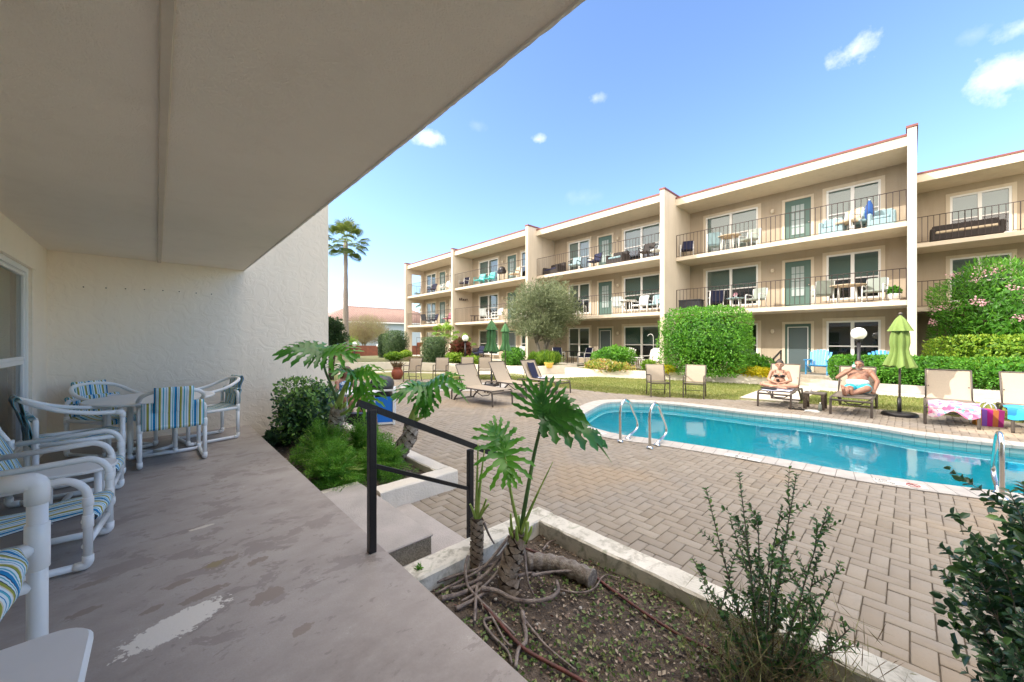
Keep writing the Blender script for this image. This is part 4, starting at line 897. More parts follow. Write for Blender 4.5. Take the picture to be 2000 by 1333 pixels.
# feathery olive-toned tree
def crown_tree(name, label, base, trunk_h, cen, half, n, material, lsize, wr, seed, nb_=7, clump=34, trunk_r=.06, cat='tree', lean=(0, 0), bark='bark', tb_=0, ntr=1, up=.3):
    o = empty(name, label, cat, base); r = random.Random(seed); mb = MB(); tips = []
    for q in range(ntr):
        x0, y0 = (r.uniform(-.12, .12) if ntr > 1 else 0), (r.uniform(-.12, .12) if ntr > 1 else 0)
        top = Vector((lean[0]+x0*3, lean[1]+y0*3, trunk_h)); pts = bez((x0, y0, -.05), (x0, y0, trunk_h*.4), (top.x*.6, top.y*.6, trunk_h*.7), top, 6)
        mb.tube(pts, trunk_r, 8, rs=[trunk_r*(1.25-.5*i/6) for i in range(7)])
        for i in range(nb_):
            a = i*6.283/nb_+r.uniform(-.3, .3); el = r.uniform(.2, 1.1); d = Vector((math.cos(a)*math.cos(el)*half[0], math.sin(a)*math.cos(el)*half[1], math.sin(el)*half[2])); e_ = Vector((cen[0], cen[1], cen[2]))+d*.62-Vector((0, 0, half[2]*.25))
            mb.tube(bez(top-Vector((0, 0, .1)), top+(e_-top)*.3+Vector((0, 0, .15)), top+(e_-top)*.7+Vector((0, 0, .1)), e_, 5), .03, 5, rs=[trunk_r*.55, trunk_r*.45, trunk_r*.35, trunk_r*.25, trunk_r*.18, trunk_r*.1]); tips.append(e_)
    mb.build('trunk', M[bark], o)
    g = np.random.default_rng(seed); cd = g.normal(size=(clump, 3)); cd /= np.linalg.norm(cd, axis=1)[:, None]; rad = g.random(clump)**.45; C = np.array(cen)+cd*rad[:, None]*np.array(half)*.82
    ci = g.integers(0, clump, n); cs = (.20+.16*g.random(clump))*np.mean(half)
    off = g.normal(size=(n, 3)); off /= np.linalg.norm(off, axis=1)[:, None]; off *= (g.random(n)**.5)[:, None]; P = C[ci]+off*cs[ci][:, None]*np.array([1.25, 1.25, .95])
    D = unit(off+rdir(n)*.9+np.array([0, 0, up])); tone = np.clip(.5+(g.random(clump)[ci]-.5)*.5+.18*g.normal(size=n)+tb_, 0, 1)
    L = lsize*(.6+.8*g.random(n)); leaf_mesh('crown', P, D, rdir(n), L, L*wr, material, o, tone); return o
crown_tree('olive_tree', 'grey-green feathery tree growing before the second bay balconies', (15.2, 13.6, -.1), 1.4, (0, .1, 2.95), (2.1, 2.1, 1.85), 30000, M['lf_olive'], .16, .21, 41, 9, 75, .07, ntr=4, up=.7)
hd('planter_shrubs', 'yellow-green spiky plants under the feathery tree', 'plant', (14.9, 13.2, -.02), (1.0, .9, .36), 3500, M['lf_lime'], .20, 2.2, .35, 3, 43, inner=.6, wr=.14, upb=1.4)
def topiary(px, py, t, w, h, label, m, seed, pw=6, name='clipped_shrub', ls=.07, n=6000, sx=1.0, nb_=0):
    p = gt(px, py, t); hd(name, label, 'shrub', tuple(p), (w/2*sx, w/2, h/2), n, m, ls, pw, .06, 2.5, seed, tonebias=nb_)
topiary(848.5, 709, 22.5, 1.30, 1.48, 'square clipped green shrub in the topiary bed left of the lamp', M['lf_topiary'], 51, 9, nb_=-.1)
topiary(774, 700, 27, 1.55, 1.95, 'rounded clipped shrub beside the wooden fence', M['lf_topiary'], 52, 5, nb_=-.12)
topiary(751, 700, 30, .9, 1.9, 'narrow darker clipped shrub behind the rounded one by the fence', M['lf_dark'], 53, 4)
topiary(769, 703, 25, 1.2, .45, 'low lime-green tuft in front of the rounded clipped shrub', M['lf_lime'], 54, 1.8, 'small_shrub', n=1300, ls=.13)
topiary(793, 701, 25.5, .9, .55, 'small bright yellow-green bush right of the rounded clipped shrub', M['lf_lime'], 55, 1.7, 'small_shrub', n=800, ls=.1, nb_=.2)
topiary(815, 706, 23, 1.5, .25, 'strip of low brown-green ground cover along the planter wall', M['lf_brown'], 56, 2.5, 'ground_cover', n=900, ls=.08)
topiary(888, 706, 21.5, .9, .45, 'low grassy tuft right of the square clipped shrub', M['lf_lime'], 57, 2.5, 'small_shrub', n=800, ls=.14)
topiary(922, 711, 20.5, 1.0, .34, 'low grassy tuft behind the sling chairs', M['lf_lime'], 58, 2.5, 'small_shrub', n=800, ls=.14)
topiary(1003, 716, 19.3, 1.1, .95, 'mid green bush to the right of the closed green umbrellas', M['lf_hedge'], 59, 2.6, 'leafy_shrub', n=2200, ls=.09)
topiary(900, 704, 22, .85, 1.05, 'dark red ti plant shrub around the foot of the globe lamp', M['lf_red'], 60, 2.3, 'ti_plant', n=1500, ls=.28)
# small yellow-leaved palm behind the ti plant
def fan_palm(name, label, base, h, r, n, material, seed, trunk_r=.18, leaf_l=1.0, bark='bark', droop=.5, lean=0):
    o = empty(name, label, 'palm tree', base); rd = random.Random(seed); mb = MB()
    pts = bez((0, 0, -.1), (lean*.2, 0, h*.4), (lean*.8, 0, h*.7), (lean, 0, h), 14); mb.tube(pts, trunk_r, 10, rs=[trunk_r*(1.35-.55*min(1, i/10)+(.12 if i % 2 else 0)) for i in range(15)]); mb.build('trunk', M[bark], o)
    fr = MB(); P = []; D = []; N = []; L = []; Wd = []; T = []
    top = Vector((lean, 0, h))
    for i in range(n):
        a = i*2.39996; el = R(80-125*(i/n)+rd.uniform(-8, 8)); d = Vector((math.cos(a)*math.cos(el), math.sin(a)*math.cos(el), math.sin(el)))
        pl = r*.66*rd.uniform(.85, 1.1); tip = top+d*pl+Vector((0, 0, -.12*pl)); fr.tube(bez(top, top+d*pl*.4, top+d*pl*.8, tip, 3), .018, 4)
        side = d.cross(Vector((0, 0, 1))).normalized(); upn = side.cross(d).normalized()
        for k in range(22):
            b_ = R(-105+210*k/21); dd = d*math.cos(b_)+side*math.sin(b_); dd = (dd+Vector((0, 0, -.35*droop))).normalized(); l = leaf_l*r*.40*(1-.25*abs(b_)/1.8)
            P.append(tip); D.append(dd); N.append(upn); L.append(l); Wd.append(l*.15); T.append(min(1, max(0, .65-.5*(i/n)+rd.uniform(-.2, .2))))
            P.append(tip+dd*l*.62); D.append((dd+Vector((0, 0, -1.1*droop))).normalized()); N.append(upn); L.append(l*.6); Wd.append(l*.12); T.append(T[-1])
    fr.build('frond_stalk', M['petiole'], o)
    A = lambda q: np.array([tuple(v) for v in q]); leaf_mesh('frond', A(P), A(D), A(N), np.array(L), np.array(Wd), material, o, np.array(T)); return o
pb = gt(675, 690, 36); fan_palm('fan_palm', 'tall fan palm rising beyond the white wing wall', (pb.x, pb.y, -.4), 11.3, 2.15, 30, M['lf_palm'], 3, .22, 1.0)
pb = gt(839, 700, 62); fan_palm('fan_palm', 'distant fan palm seen through the open end balcony', (pb.x, pb.y, -.4), 8.6, 2.6, 26, M['lf_palm'], 4, .25, 1.0)
pb = gt(868, 706, 23.5); fan_palm('small_palm', 'small yellow-green palm leaning on the end bay fin wall', (pb.x, pb.y, -.05), 1.7, .95, 14, M['lf_lime'], 5, .05, 1.1, droop=.9)
pb = gt(905, 706, 22.8); fan_palm('small_palm', 'short yellow-green palm right of the fin wall above the red plant', (pb.x, pb.y, -.05), 1.1, .8, 11, M['lf_lime'], 6, .05, 1.1, droop=.9)
# tree with several dark stems beside the wing wall
crown_tree('clipped_tree', 'dark clipped multi-stem tree just past the end of the wing wall', (5.35, 16.9, -.33), 1.25, (.05, 0, 1.95), (.62, .62, .95), 11000, M['lf_dark'], .09, .5, 61, 6, 60, .07, bark='barkdk', ntr=3)
pb = gt(708, 690, 46); crown_tree('wispy_tree', 'wide wispy brown-green tree behind the wooden fence', (pb.x, pb.y, -.3), 1.3, (0, 0, 2.6), (3.7, 3.7, 1.75), 26000, M['lf_brown'], .30, .07, 62, 10, 80, .09, up=.9, ntr=3)
pb = gt(682, 697, 38); hd('small_shrub', 'pale yellow-green bush at the left end of the wooden fence', 'shrub', (pb.x, pb.y, -.2), (.9, .9, .95), 2500, M['lf_lime'], .12, 2.2, .25, 2, 63, inner=.6)
# fence of upright planks
fa, fb_ = gt(655, 697, 37.5), gt(850, 697, 37.5); d = (fb_-fa); L = math.hypot(d.x, d.y); fe = empty('wooden_fence', 'reddish brown wooden plank fence at the end of the courtyard', 'fence', (fa.x, fa.y, -.33), math.atan2(d.y, d.x))
mb = MB(); n_ = int(L/.145)
for i in range(n_): mb.box((i*.145, 0, .05), (i*.145+.138, .02+random.uniform(0, .006), 1.16+random.uniform(-.01, .01)))
mb.build('plank', M['wood'], fe); mb = MB(); mb.box((0, .03, .25), (L, .07, .34)); mb.box((0, .03, .9), (L, .07, .99)); mb.build('rail', M['wood'], fe)
# houses beyond
M['rooftile'] = mat('clay_roof_tile', (.27, .185, .16), .8, var=(.20, .125, .105), vscale=5, obj=True); M['pale_wall'] = mat('pale_blue_wall', (.40, .47, .52), .8); M['pale_roof'] = mat('pale_metal_roof', (.66, .66, .70), .6)
def hip_house(name, label, x0, x1, y0, y1, ze, zr, wm, rm, inset, tiles=True, win=()):
    o = empty(name, label, 'house', ((x0+x1)/2, (y0+y1)/2, -.35)); ox, oy, oz = o.location; mb = MB(); mb.box((x0-ox, y0-oy, -.2), (x1-ox, y1-oy, ze-oz)); mb.build('wall', wm, o)
    e_ = .5; a = [(x0-e_-ox, y0-e_-oy, ze-oz), (x1+e_-ox, y0-e_-oy, ze-oz), (x1+e_-ox, y1+e_-oy, ze-oz), (x0-e_-ox, y1+e_-oy, ze-oz)]; ym = (y0+y1)/2-oy; r0, r1 = (x0+inset-ox, ym, zr-oz), (x1-inset-ox, ym, zr-oz)
    mb = MB(); mb.add([(p[0], p[1], p[2]+.003) for p in a]+[r0, r1], [(0, 1, 5, 4), (2, 3, 4, 5), (3, 0, 4), (1, 2, 5), (3, 2, 1, 0)])
    if tiles:
        n = int((x1-x0+1)/.35); A0, A1, B0, B1 = Vector(a[0]), Vector(a[1]), Vector(r0), Vector(r1)
        for i in range(n+1):
            xx = a[0][0]+(a[1][0]-a[0][0])*i/n
            t = 1.0
            if xx < r0[0]: t = (xx-a[0][0])/(r0[0]-a[0][0])
            if xx > r1[0]: t = (a[1][0]-xx)/(a[1][0]-r1[0])
            if t < .05: continue
            p = Vector((xx, a[0][1], a[0][2]+.02)); q = Vector((xx, a[0][1]+(ym-a[0][1])*t, a[0][2]+.02+(zr-ze)*t)); mb.tube([p, q], .09, 5)
        mb.tube([r0, r1], .14, 6)
    mb.build('roof', rm, o)
    mb = MB(); mb.box((a[0][0], a[0][1]-.03, a[0][2]-.18), (a[1][0], a[0][1]+.02, a[0][2]-.002)); mb.build('eave_board', M['white'], o)
    return o
hip_house('house', 'two-storey pale house with a pink clay tile roof beyond the fence', 15.5, 36, 52, 62, 3.95, 6.35, M['pale_wall'], M['rooftile'], 5)
hip_house('house', 'far pale grey pyramid roof showing left of the palm trunk', 26.5, 38.5, 88, 100, 6.5, 11.0, M['pale_wall'], M['pale_roof'], 5.9, False)
# screen and gate at the end of the ground floor
e = empty('garden_rack', 'thin dark metal rack standing at the end of the ground floor terrace', 'rack', tuple(gt(814, 700, 27.5))); mb = MB()
for x in (0, .5):
    mb.tube([(x, 0, 0), (x, 0, 1.55)], .015, 5)
for z in (.75, 1.5): mb.tube([(0, 0, z), (.5, 0, z)], .012, 5)
mb.build('frame', M['rail'], e); mb = MB(); mb.box((.02, -.1, .85), (.48, .1, 1.15), bev=.03); mb.build('basket', M['terracotta'], e)

# ================================================================== GLOBE LAMPS
def lamp(px, py, t, rad, zb, label):
    p = gt(px, py, t); o = empty('globe_lamp', label, 'lamp post', (p.x, p.y, zb), group='white globe lamps on black posts'); h = p.z-zb
    mb = MB(); mb.ball((0, 0, h), rad, 20); mb.build('globe', M['globe'], o)
    mb = MB(); mb.tube([(0, 0, 0), (0, 0, h-rad*1.25)], .045, 12); mb.lathe([(.045, h-rad*1.3), (.085, h-rad*1.22), (.09, h-rad*.95), (.07, h-rad*.85)], (0, 0, 0), 14); mb.lathe([(.09, 0), (.09, .06), (.05, .12)], (0, 0, 0), 12); mb.build('post', M['black'], o)
lamp(1677, 652, 11.3, .185, DZ, 'white globe lamp on a black post behind the reclining man')
lamp(909, 661, 20.5, .175, -.02, 'white globe lamp on a black post rising out of the red-leaved plant')
lamp(692.5, 673, 27, .175, DZ, 'white globe lamp in front of the wooden fence at its left end')
lamp(739, 675.5, 35, .165, DZ, 'smaller, more distant globe lamp in front of the wooden fence')

# ================================================================== WHITE PIPE FURNITURE ON THE PATIO
PR = .0205
def collar(mb, p, d, l=.05, r=PR*1.2):
    p, d = Vector(p), Vector(d).normalized(); mb.tube([p-d*l/2, p-d*(l/2-.002), p+d*(l/2-.002), p+d*l/2], r, 14, rs=[r*.93, r, r, r*.93])
def elbow(mb, p, a, b, l=.045, r=PR*1.2):
    p, a, b = Vector(p), Vector(a).normalized(), Vector(b).normalized(); k = .022
    mb.tube([p+a*l]+bez(p+a*k, p+a*k*.4, p+b*k*.4, p+b*k, 5)+[p+b*l], r, 14)
def sling(pts, hw, name, parent, sag=0, nw=8, th=.003, taper=None):
    """a band of fabric along pts (x,z), hw half width"""
    mb = MB(); P = catmull([(x, 0, z) for x, z in pts], 5); n = len(P); top = []; bot = []
    for i, p in enumerate(P):
        t = (P[min(i+1, n-1)]-P[max(i-1, 0)]).normalized(); nn = Vector((-t.z, 0, t.x)); h = hw if not taper else hw*(taper[0]+(taper[1]-taper[0])*i/(n-1))
        for j in range(nw+1):
            y = -h+2*h*j/nw; s_ = sag*(1-(2*j/nw-1)**2)*math.sin(math.pi*i/(n-1)); wv = .0025*math.sin(i*.9+j*1.7)
            q = p-nn*(s_+wv); top.append((q.x, y, q.z)); q2 = q-nn*th; bot.append((q2.x, y, q2.z))
    o = len(top); fs = []
    for i in range(n-1):
        for j in range(nw):
            a = i*(nw+1)+j; fs.append((a, a+1, a+nw+2, a+nw+1)); fs.append((o+a+1, o+a, o+a+nw+1, o+a+nw+2))
        a = i*(nw+1); fs.append((a, a+nw+1, o+a+nw+1, o+a)); a += nw; fs.append((a+nw+1, a, o+a, o+a+nw+1))
    mb.add(top+bot, fs, 0, True); return mb.build(name, M['stripe'], parent)
def pipe_lounge(label, loc, rz, group):
    e = empty('pipe_armchair', label, 'chair', loc, rz, group); W2 = .255
    for y in (-W2, W2):
        mb = MB(); c = arc((-.12, .42), .12, 0, 80, 8, y=y)
        mb.tube([(0, y, .03), (0, y, .42)]+c[1:]+[(-.58, y, .505)], PR, 14); mb.tube([(0, y, .03), (-.62, y, .03)], PR, 14)
        elbow(mb, (0, y, .03), (0, 0, 1), (-1, 0, 0), .055); collar(mb, (0, y, .40), (0, 0, 1), .05); collar(mb, (0, y, .285), (0, 0, 1), .075)
        mb.build('side_frame', M['pvc'], e)
        mb = MB(); mb.tube([(-.62, y, .03), (-.62, y, .52), (-.70, y, .68)], PR, 14); elbow(mb, (-.62, y, .03), (0, 0, 1), (1, 0, 0), .055); collar(mb, (-.615, y, .505), (0, 0, 1), .08); elbow(mb, (-.70, y, .68), (.08, 0, -.16), (0, -y, 0), .05); collar(mb, (-.62, y, .25), (0, 0, 1), .07)
        mb.build('rear_post', M['pvc'], e)
    mb = MB(); mb.tube([(-.70, -W2, .68), (-.70, W2, .68)], PR, 14); mb.build('top_rail', M['pvc'], e)
    bars('seat_rail', M['pvc'], e, [([(-.01, -W2, .285), (-.01, W2, .285)], PR), ([(-.62, -W2, .25), (-.62, W2, .25)], PR)])
    bars('stretcher', M['pvc'], e, [([(-.30, -W2, .03), (-.30, W2, .03)], PR), ([(-.01, -W2, .14), (-.01, W2, .14)], PR*.9)])
    sling([(-.03, .258), (.018, .27), (.022, .295), (-.01, .312), (-.15, .30), (-.35, .27), (-.55, .262), (-.62, .274), (-.645, .25), (-.62, .226)], W2-.045, 'seat_sling', e, sag=.025)
    sling([(-.60, .228), (-.55, .25), (-.545, .33), (-.60, .48), (-.675, .66), (-.695, .705), (-.725, .69), (-.72, .64), (-.68, .55)], W2-.045, 'back_sling', e, sag=.015)
    return e
A1 = pipe_lounge('white pipe armchair with striped sling, second from the camera, before the oval side table', (-.265, 3.555, 0), R(-6), 'white pipe armchairs along the wall')
copy_tree(A1, (-.25, 4.64, 0), R(-3), 'white pipe armchair with striped sling beyond the oval side table, nearest the round table')
# the tall one nearest the camera
e = empty('tall_pipe_chair', 'tall white pipe chair cut off by the left edge of the photo, nearest the camera', 'chair', (-.285, 1.685, 0), 0)
W2 = .285; r_ = .0235
for y in (-W2, W2):
    mb = MB(); mb.tube([(0, y, 0), (0, y, .88), (-.56, y, .88)][:2], r_, 18); mb.tube([(0, y, .88), (-.60, y, .88)], r_, 18); elbow(mb, (0, y, .88), (0, 0, -1), (-1, 0, 0), .075, r_*1.2); collar(mb, (0, y, .665), (0, 0, 1), .15, r_*1.2); collar(mb, (-.09, y, .88), (1, 0, 0), .03, r_*1.21)
    mb.tube([(0, y, .54), (-.6, y, .52)], r_*.9, 14); mb.build('side_frame', M['pvc'], e)
    mb = MB(); mb.tube([(-.6, y, 0), (-.6, y, .9), (-.68, y, 1.2)], r_, 16); mb.build('rear_post', M['pvc'], e)
mb = MB(); mb.tube([(-.68, -W2, 1.2), (-.68, W2, 1.2)], r_, 14); mb.build('top_rail', M['pvc'], e)
bars('seat_rail', M['pvc'], e, [([(-.0, -W2, .665), (-.05, -W2+.03, .655), (-.05, W2-.03, .655), (0, W2, .665)], r_), ([(-.6, -W2, .62), (-.6, W2, .62)], r_)], 14); bars('stretcher', M['pvc'], e, [([(-.3, -W2, .12), (-.3, W2, .12)], r_), ([(-.02, -W2, .3), (-.02, W2, .3)], r_)], 14)
sling([(-.08, .602), (-.028, .618), (-.016, .655), (-.038, .69), (-.09, .695), (-.3, .665), (-.55, .65), (-.62, .645)], W2-.055, 'seat_sling', e, sag=.03)
sling([(-.58, .64), (-.58, .8), (-.64, 1.05), (-.68, 1.225), (-.71, 1.2)], W2-.04, 'back_sling', e, sag=.02)
# white side tables
def rrect(x0, x1, y0, y1, r, n=7):
    out = []
    for cx, cy, a0 in ((x1-r, y1-r, 0), (x0+r, y1-r, 90), (x0+r, y0+r, 180), (x1-r, y0+r, 270)):
        for i in range(n+1): a = R(a0+90*i/n); out.append((cx+r*math.cos(a), cy+r*math.sin(a)))
    return out
def bev_top(mb, poly, z0, z1, b=.006):
    c = [sum(p[0] for p in poly)/len(poly), sum(p[1] for p in poly)/len(poly)]; n = len(poly); P1 = offset_poly(poly, -b); rows = [(P1, z0), (poly, z0+b), (poly, z1-b), (P1, z1)]
    vs = [(x, y, z) for pl, z in rows for x, y in pl]; fs = [(r*n+i, r*n+(i+1) % n, (r+1)*n+(i+1) % n, (r+1)*n+i) for r in range(3) for i in range(n)]; fs += [tuple(3*n+i for i in range(n)), tuple(reversed(range(n)))]
    mb.add(vs, fs)
def side_table(label, loc, x, y, r, h, th, rz=0):
    e = empty('side_table', label, 'table', loc, rz); mb = MB(); bev_top(mb, rrect(-x, x, -y, y, r), h-th, h); mb.build('tabletop', M['pvc'], e)
    for sx in (-1, 1):
        for sy in (-1, 1): mb = MB(); mb.tube([(sx*x*.62, sy*y*.62, 0), (sx*x*.62, sy*y*.62, h-th)], PR, 12); mb.build('leg', M['pvc'], e)
    return e
side_table('white side table cut off by the bottom left corner of the photo', (-.345, .93, 0), .257, .205, .06, .78, .018)
side_table('small white side table with rounded ends between the two low armchairs', (-.44, 4.17, 0), .225, .19, .17, .42, .022, R(-4))
# round dining table
e = empty('dining_table', 'round white table ringed by four striped chairs near the stucco wall', 'table', (-.03, 6.16, 0)); mb = MB(); ring_ = [(.575*math.cos(i*math.pi/28), .575*math.sin(i*math.pi/28)) for i in range(56)]
bev_top(mb, ring_, .645, .672, .009); mb.build('tabletop', M['pvc'], e)
for i in range(4):
    a = math.pi/4+i*math.pi/2; mb = MB(); mb.tube([(.27*math.cos(a), .27*math.sin(a), .025), (.27*math.cos(a), .27*math.sin(a), .645)], PR, 12); elbow(mb, (.27*math.cos(a), .27*math.sin(a), .025), (0, 0, 1), (-math.cos(a), -math.sin(a), 0)); mb.tube([(.27*math.cos(a), .27*math.sin(a), .025), (0, 0, .025)], PR, 12); mb.build('leg', M['pvc'], e)
# barrel-backed dining chairs
def barrel_chair(label, loc, rz):
    e = empty('barrel_chair', label, 'chair', loc, rz, 'striped barrel chairs round the dining table'); w = .262
    loop = [(.30, -w, .60), (.30, -w, .628), (.27, -w, .640), (.10, -w-.006, .655), (-.08, -w-.006, .70), (-.20, -w+.02, .755), (-.285, -.16, .80), (-.315, 0, .815), (-.285, .16, .80), (-.20, w-.02, .755), (-.08, w+.006, .70), (.10, w+.006, .655), (.27, w, .640), (.30, w, .628), (.30, w, .60)]
    mb = MB(); mb.tube(catmull(loop, 5), PR, 14); mb.build('arm_loop', M['pvc'], e)
    for y in (-w, w):
        mb = MB(); mb.tube([(.30, y, .03), (.30, y, .61)], PR, 14); elbow(mb, (.30, y, .635), (0, 0, -1), (-1, 0, .04), .05); elbow(mb, (.30, y, .03), (0, 0, 1), (-1, 0, 0), .05); collar(mb, (.30, y, .405), (0, 0, 1), .07); mb.build('front_leg', M['pvc'], e)
        mb = MB(); mb.tube([(-.235, y, .025), (-.235, y, .47)], PR, 14); mb.tube([(-.235, y, .47), (-.235, y, .60)]+[(-.235, y*.98, .625), (-.235, y*.88, .645)], PR*.9, 12); elbow(mb, (-.235, y, .03), (0, 0, 1), (1, 0, 0), .05); collar(mb, (-.235, y, .42), (0, 0, 1), .08); mb.build('rear_leg', M['pvc'], e)
        bars('side_rail', M['pvc'], e, [([(-.235, y, .03), (.30, y, .03)], PR), ([(-.235, y, .42), (.30, y, .405)], PR)])
    bars('seat_rail', M['pvc'], e, [([(-.235, -w, .42), (-.235, w, .42)], PR), ([(.30, -w, .405), (.30, w, .405)], PR), ([(-.235, -w*.88, .645), (-.27, 0, .66), (-.235, w*.88, .645)], PR*.9)])
    mb = MB(); mb.tube([(.27, -w, .03), (.27, w, .03)], PR, 12); mb.build('stretcher', M['pvc'], e)
    sling([(.27, .385), (.315, .38), (.325, .405), (.30, .43), (.15, .42), (-.05, .40), (-.22, .447), (-.262, .42), (-.235, .392)], w-.03, 'seat_sling', e, sag=.012)
    sling([(-.245, .395), (-.262, .42), (-.268, .50), (-.272, .60), (-.285, .665), (-.262, .682), (-.235, .67), (-.235, .60)], w-.012, 'lower_back_sling', e)
    sling([(-.20, .425), (-.235, .47), (-.262, .60), (-.30, .79), (-.315, .842), (-.342, .825), (-.335, .77), (-.30, .66), (-.283, .58)], .158, 'back_sling', e)
    return e
B1 = barrel_chair('striped barrel chair with its back to the camera at the round table', (.125, 5.70, 0), R(92))
copy_tree(B1, (.52, 6.53, 0), R(193), 'striped barrel chair at the right of the round table against the stucco wall')
copy_tree(B1, (-.60, 5.53, 0), R(14), 'striped barrel chair at the left of the round table beside the window')
copy_tree(B1, (-.40, 6.62, 0), R(-52), 'striped barrel chair in the corner behind the round table')

# ================================================================== STEP HANDRAIL AND POOL RAILS
e = empty('step_handrail', 'black square-tube handrail beside the patio step', 'handrail', (.99, 2.34, 0))
def sqbar(mb, a, b, w):
    a, b = Vector(a), Vector(b); d = (b-a).normalized(); s = Vector((0, 1, 0)); u = d.cross(s).normalized(); s = u.cross(d); vs = []
    for p in (a, b):
        for i, j in ((-1, -1), (1, -1), (1, 1), (-1, 1)): vs.append(p+u*(i*w/2)+s*(j*w/2))
    mb.add(vs, [(0, 1, 5, 4), (1, 2, 6, 5), (2, 3, 7, 6), (3, 0, 4, 7), (3, 2, 1, 0), (4, 5, 6, 7)])
mb = MB(); mb.box((-.023, -.023, 0), (.023, .023, .905), bev=.003); mb.build('post', M['black'], e)
mb = MB(); mb.box((.775-.021, -.021, -.33), (.775+.021, .021, .495), bev=.003); mb.build('post', M['black'], e)
mb = MB(); sqbar(mb, (-.085, 0, .955), (1.07, 0, .385), .042); mb.build('top_rail', M['black'], e)
mb = MB(); sqbar(mb, (.024, 0, .54), (.753, 0, .20), .026); mb.build('lower_rail', M['black'], e)
def pool_rails(loc, rz, label):
    for k, dy in enumerate((0, -.51)[:len(label)]):
        c, s_ = math.cos(rz), math.sin(rz); e = empty('pool_handrail', label[k], 'handrail', (loc[0]-dy*s_, loc[1]+dy*c, DZ+.01), rz, 'stainless pool handrails')
        P = catmull([(0, 0, 0), (0, 0, .25), (0, 0, .48), (.05, 0, .61), (.17, 0, .665), (.30, 0, .60), (.42, 0, .44), (.53, 0, .30), (.575, 0, .20), (.54, 0, .12), (.42, 0, .075), (.30, 0, .05), (.25, 0, .02), (.235, 0, 0)], 5)
        mb = MB(); mb.tube(P, .0225, 14); mb.build('rail', M['steel'], e)
        for x in (0, .235): mb = MB(); mb.lathe([(.024, .03), (.05, .012), (.052, 0)], (x, 0, 0), 16); mb.build('escutcheon', M['steel'], e)
pool_rails((5.54, 3.27), 0, ['left one of the two polished steel handrails at the near pool edge', 'polished steel handrail at the near pool edge, right beside its twin'])
pool_rails((6.42, -.66), 0, ['polished steel pool handrail at the right edge of the photo behind leaves'])

# ================================================================== LOUNGERS, CHAIRS, UMBRELLAS
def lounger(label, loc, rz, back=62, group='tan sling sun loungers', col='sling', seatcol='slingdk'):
    e = empty('sun_lounger', label, 'sun lounger', loc, rz, group); w = .34; hs = .38
    for y in (-w, w):
        mb = MB(); mb.tube(catmull([(.02, y, 0), (.03, y, .2), (.05, y, .33), (.10, y, hs), (.4, y, hs), (1.32, y, hs), (1.45, y, hs-.02)], 4), .024, 8, flat=.75)
        mb.build('side_rail', M['bronze'], e)
        mb = MB(); mb.tube(catmull([(1.12, y, hs-.01), (1.35, y, .30), (1.62, y, .10), (1.70, y, 0)], 4), .024, 8); mb.tube(catmull([(1.45, y, hs-.02), (1.72, y, hs-.03), (1.80, y, hs-.09), (1.82, y, .0)], 4), .022, 8); mb.build('rear_leg', M['bronze'], e)
    bars('cross_bar', M['bronze'], e, [([(.04, -w, .33), (.04, w, .33)], .022), ([(1.68, -w, .03), (1.68, w, .03)], .018), ([(.75, -w, hs-.03), (.72, -w*.3, .18), (.72, w*.3, .18), (.75, w, hs-.03)], .012)], 8)
    bx, bz = 1.27, hs; L_ = .72; a = R(back); tx, tz = bx+L_*math.cos(a), bz+L_*math.sin(a)
    mb = MB(); 
    for i in range(9):
        x0 = .05+(bx-.05)*i/9; x1 = .05+(bx-.05)*(i+1)/9; s0, s1 = .012*math.sin(math.pi*i/9), .012*math.sin(math.pi*(i+1)/9)
        mb.add([(x0, -w+.02, hs+.026-s0), (x0, w-.02, hs+.026-s0), (x1, w-.02, hs+.026-s1), (x1, -w+.02, hs+.026-s1), (x0, -w+.02, hs+.014-s0), (x0, w-.02, hs+.014-s0), (x1, w-.02, hs+.014-s1), (x1, -w+.02, hs+.014-s1)], [(3, 2, 1, 0), (4, 5, 6, 7), (0, 4, 7, 3), (2, 6, 5, 1)]+([(0, 1, 5, 4)] if i == 0 else []))
    mb.build('seat_sling', M[seatcol], e)
    mb = MB(); nx = Vector((-math.sin(a), 0, math.cos(a))); n = 8
    for i in range(n):
        t0, t1 = i/n, (i+1)/n; q = []
        for t in (t0, t1):
            c = Vector((bx, 0, bz+.02)).lerp(Vector((tx, 0, tz)), t)-nx*(.03*math.sin(math.pi*t))
            for y in (-w+.02, w-.02): q.append(c+Vector((0, y, 0)))
        f = [q[0], q[1], q[3], q[2]]; b = [v-nx*.008 for v in f]; mb.add(f+b, [(3, 2, 1, 0), (4, 5, 6, 7), (0, 4, 7, 3), (1, 2, 6, 5)]+([(2, 3, 7, 6)] if i == n-1 else []))
    mb.build('back_sling', M[col], e)
    mb = MB(); 
    for y in (-w+.01, w-.01): mb.tube([(bx, y, bz), (tx, y, tz)], .014, 8)
    mb.tube([(tx, -w+.01, tz), (tx, w-.01, tz)], .014, 8); mb.tube([(bx+.35*math.cos(a), -w+.05, bz+.33*math.sin(a)), (1.60, -w+.05, hs-.06)], .010, 6); mb.tube([(bx+.35*math.cos(a), w-.05, bz+.33*math.sin(a)), (1.60, w-.05, hs-.06)], .010, 6); mb.build('back_frame', M['bronze'], e)
    return e
LW = lounger('tan sling sun lounger the woman in the black bikini sits on', (11.13, 2.32, DZ), R(2)); GL = 'tan sling sun loungers'
copy_tree(LW, (11.12, .90, DZ), R(0), 'tan sling sun lounger the reclining man lies on')
copy_tree(LW, (11.18, -.55, DZ), R(-1), 'empty tan sling sun lounger with a pink patterned towel across it')
copy_tree(LW, (11.22, -1.62, DZ), R(0), 'tan sling sun lounger with a blue towel at the right edge of the photo')
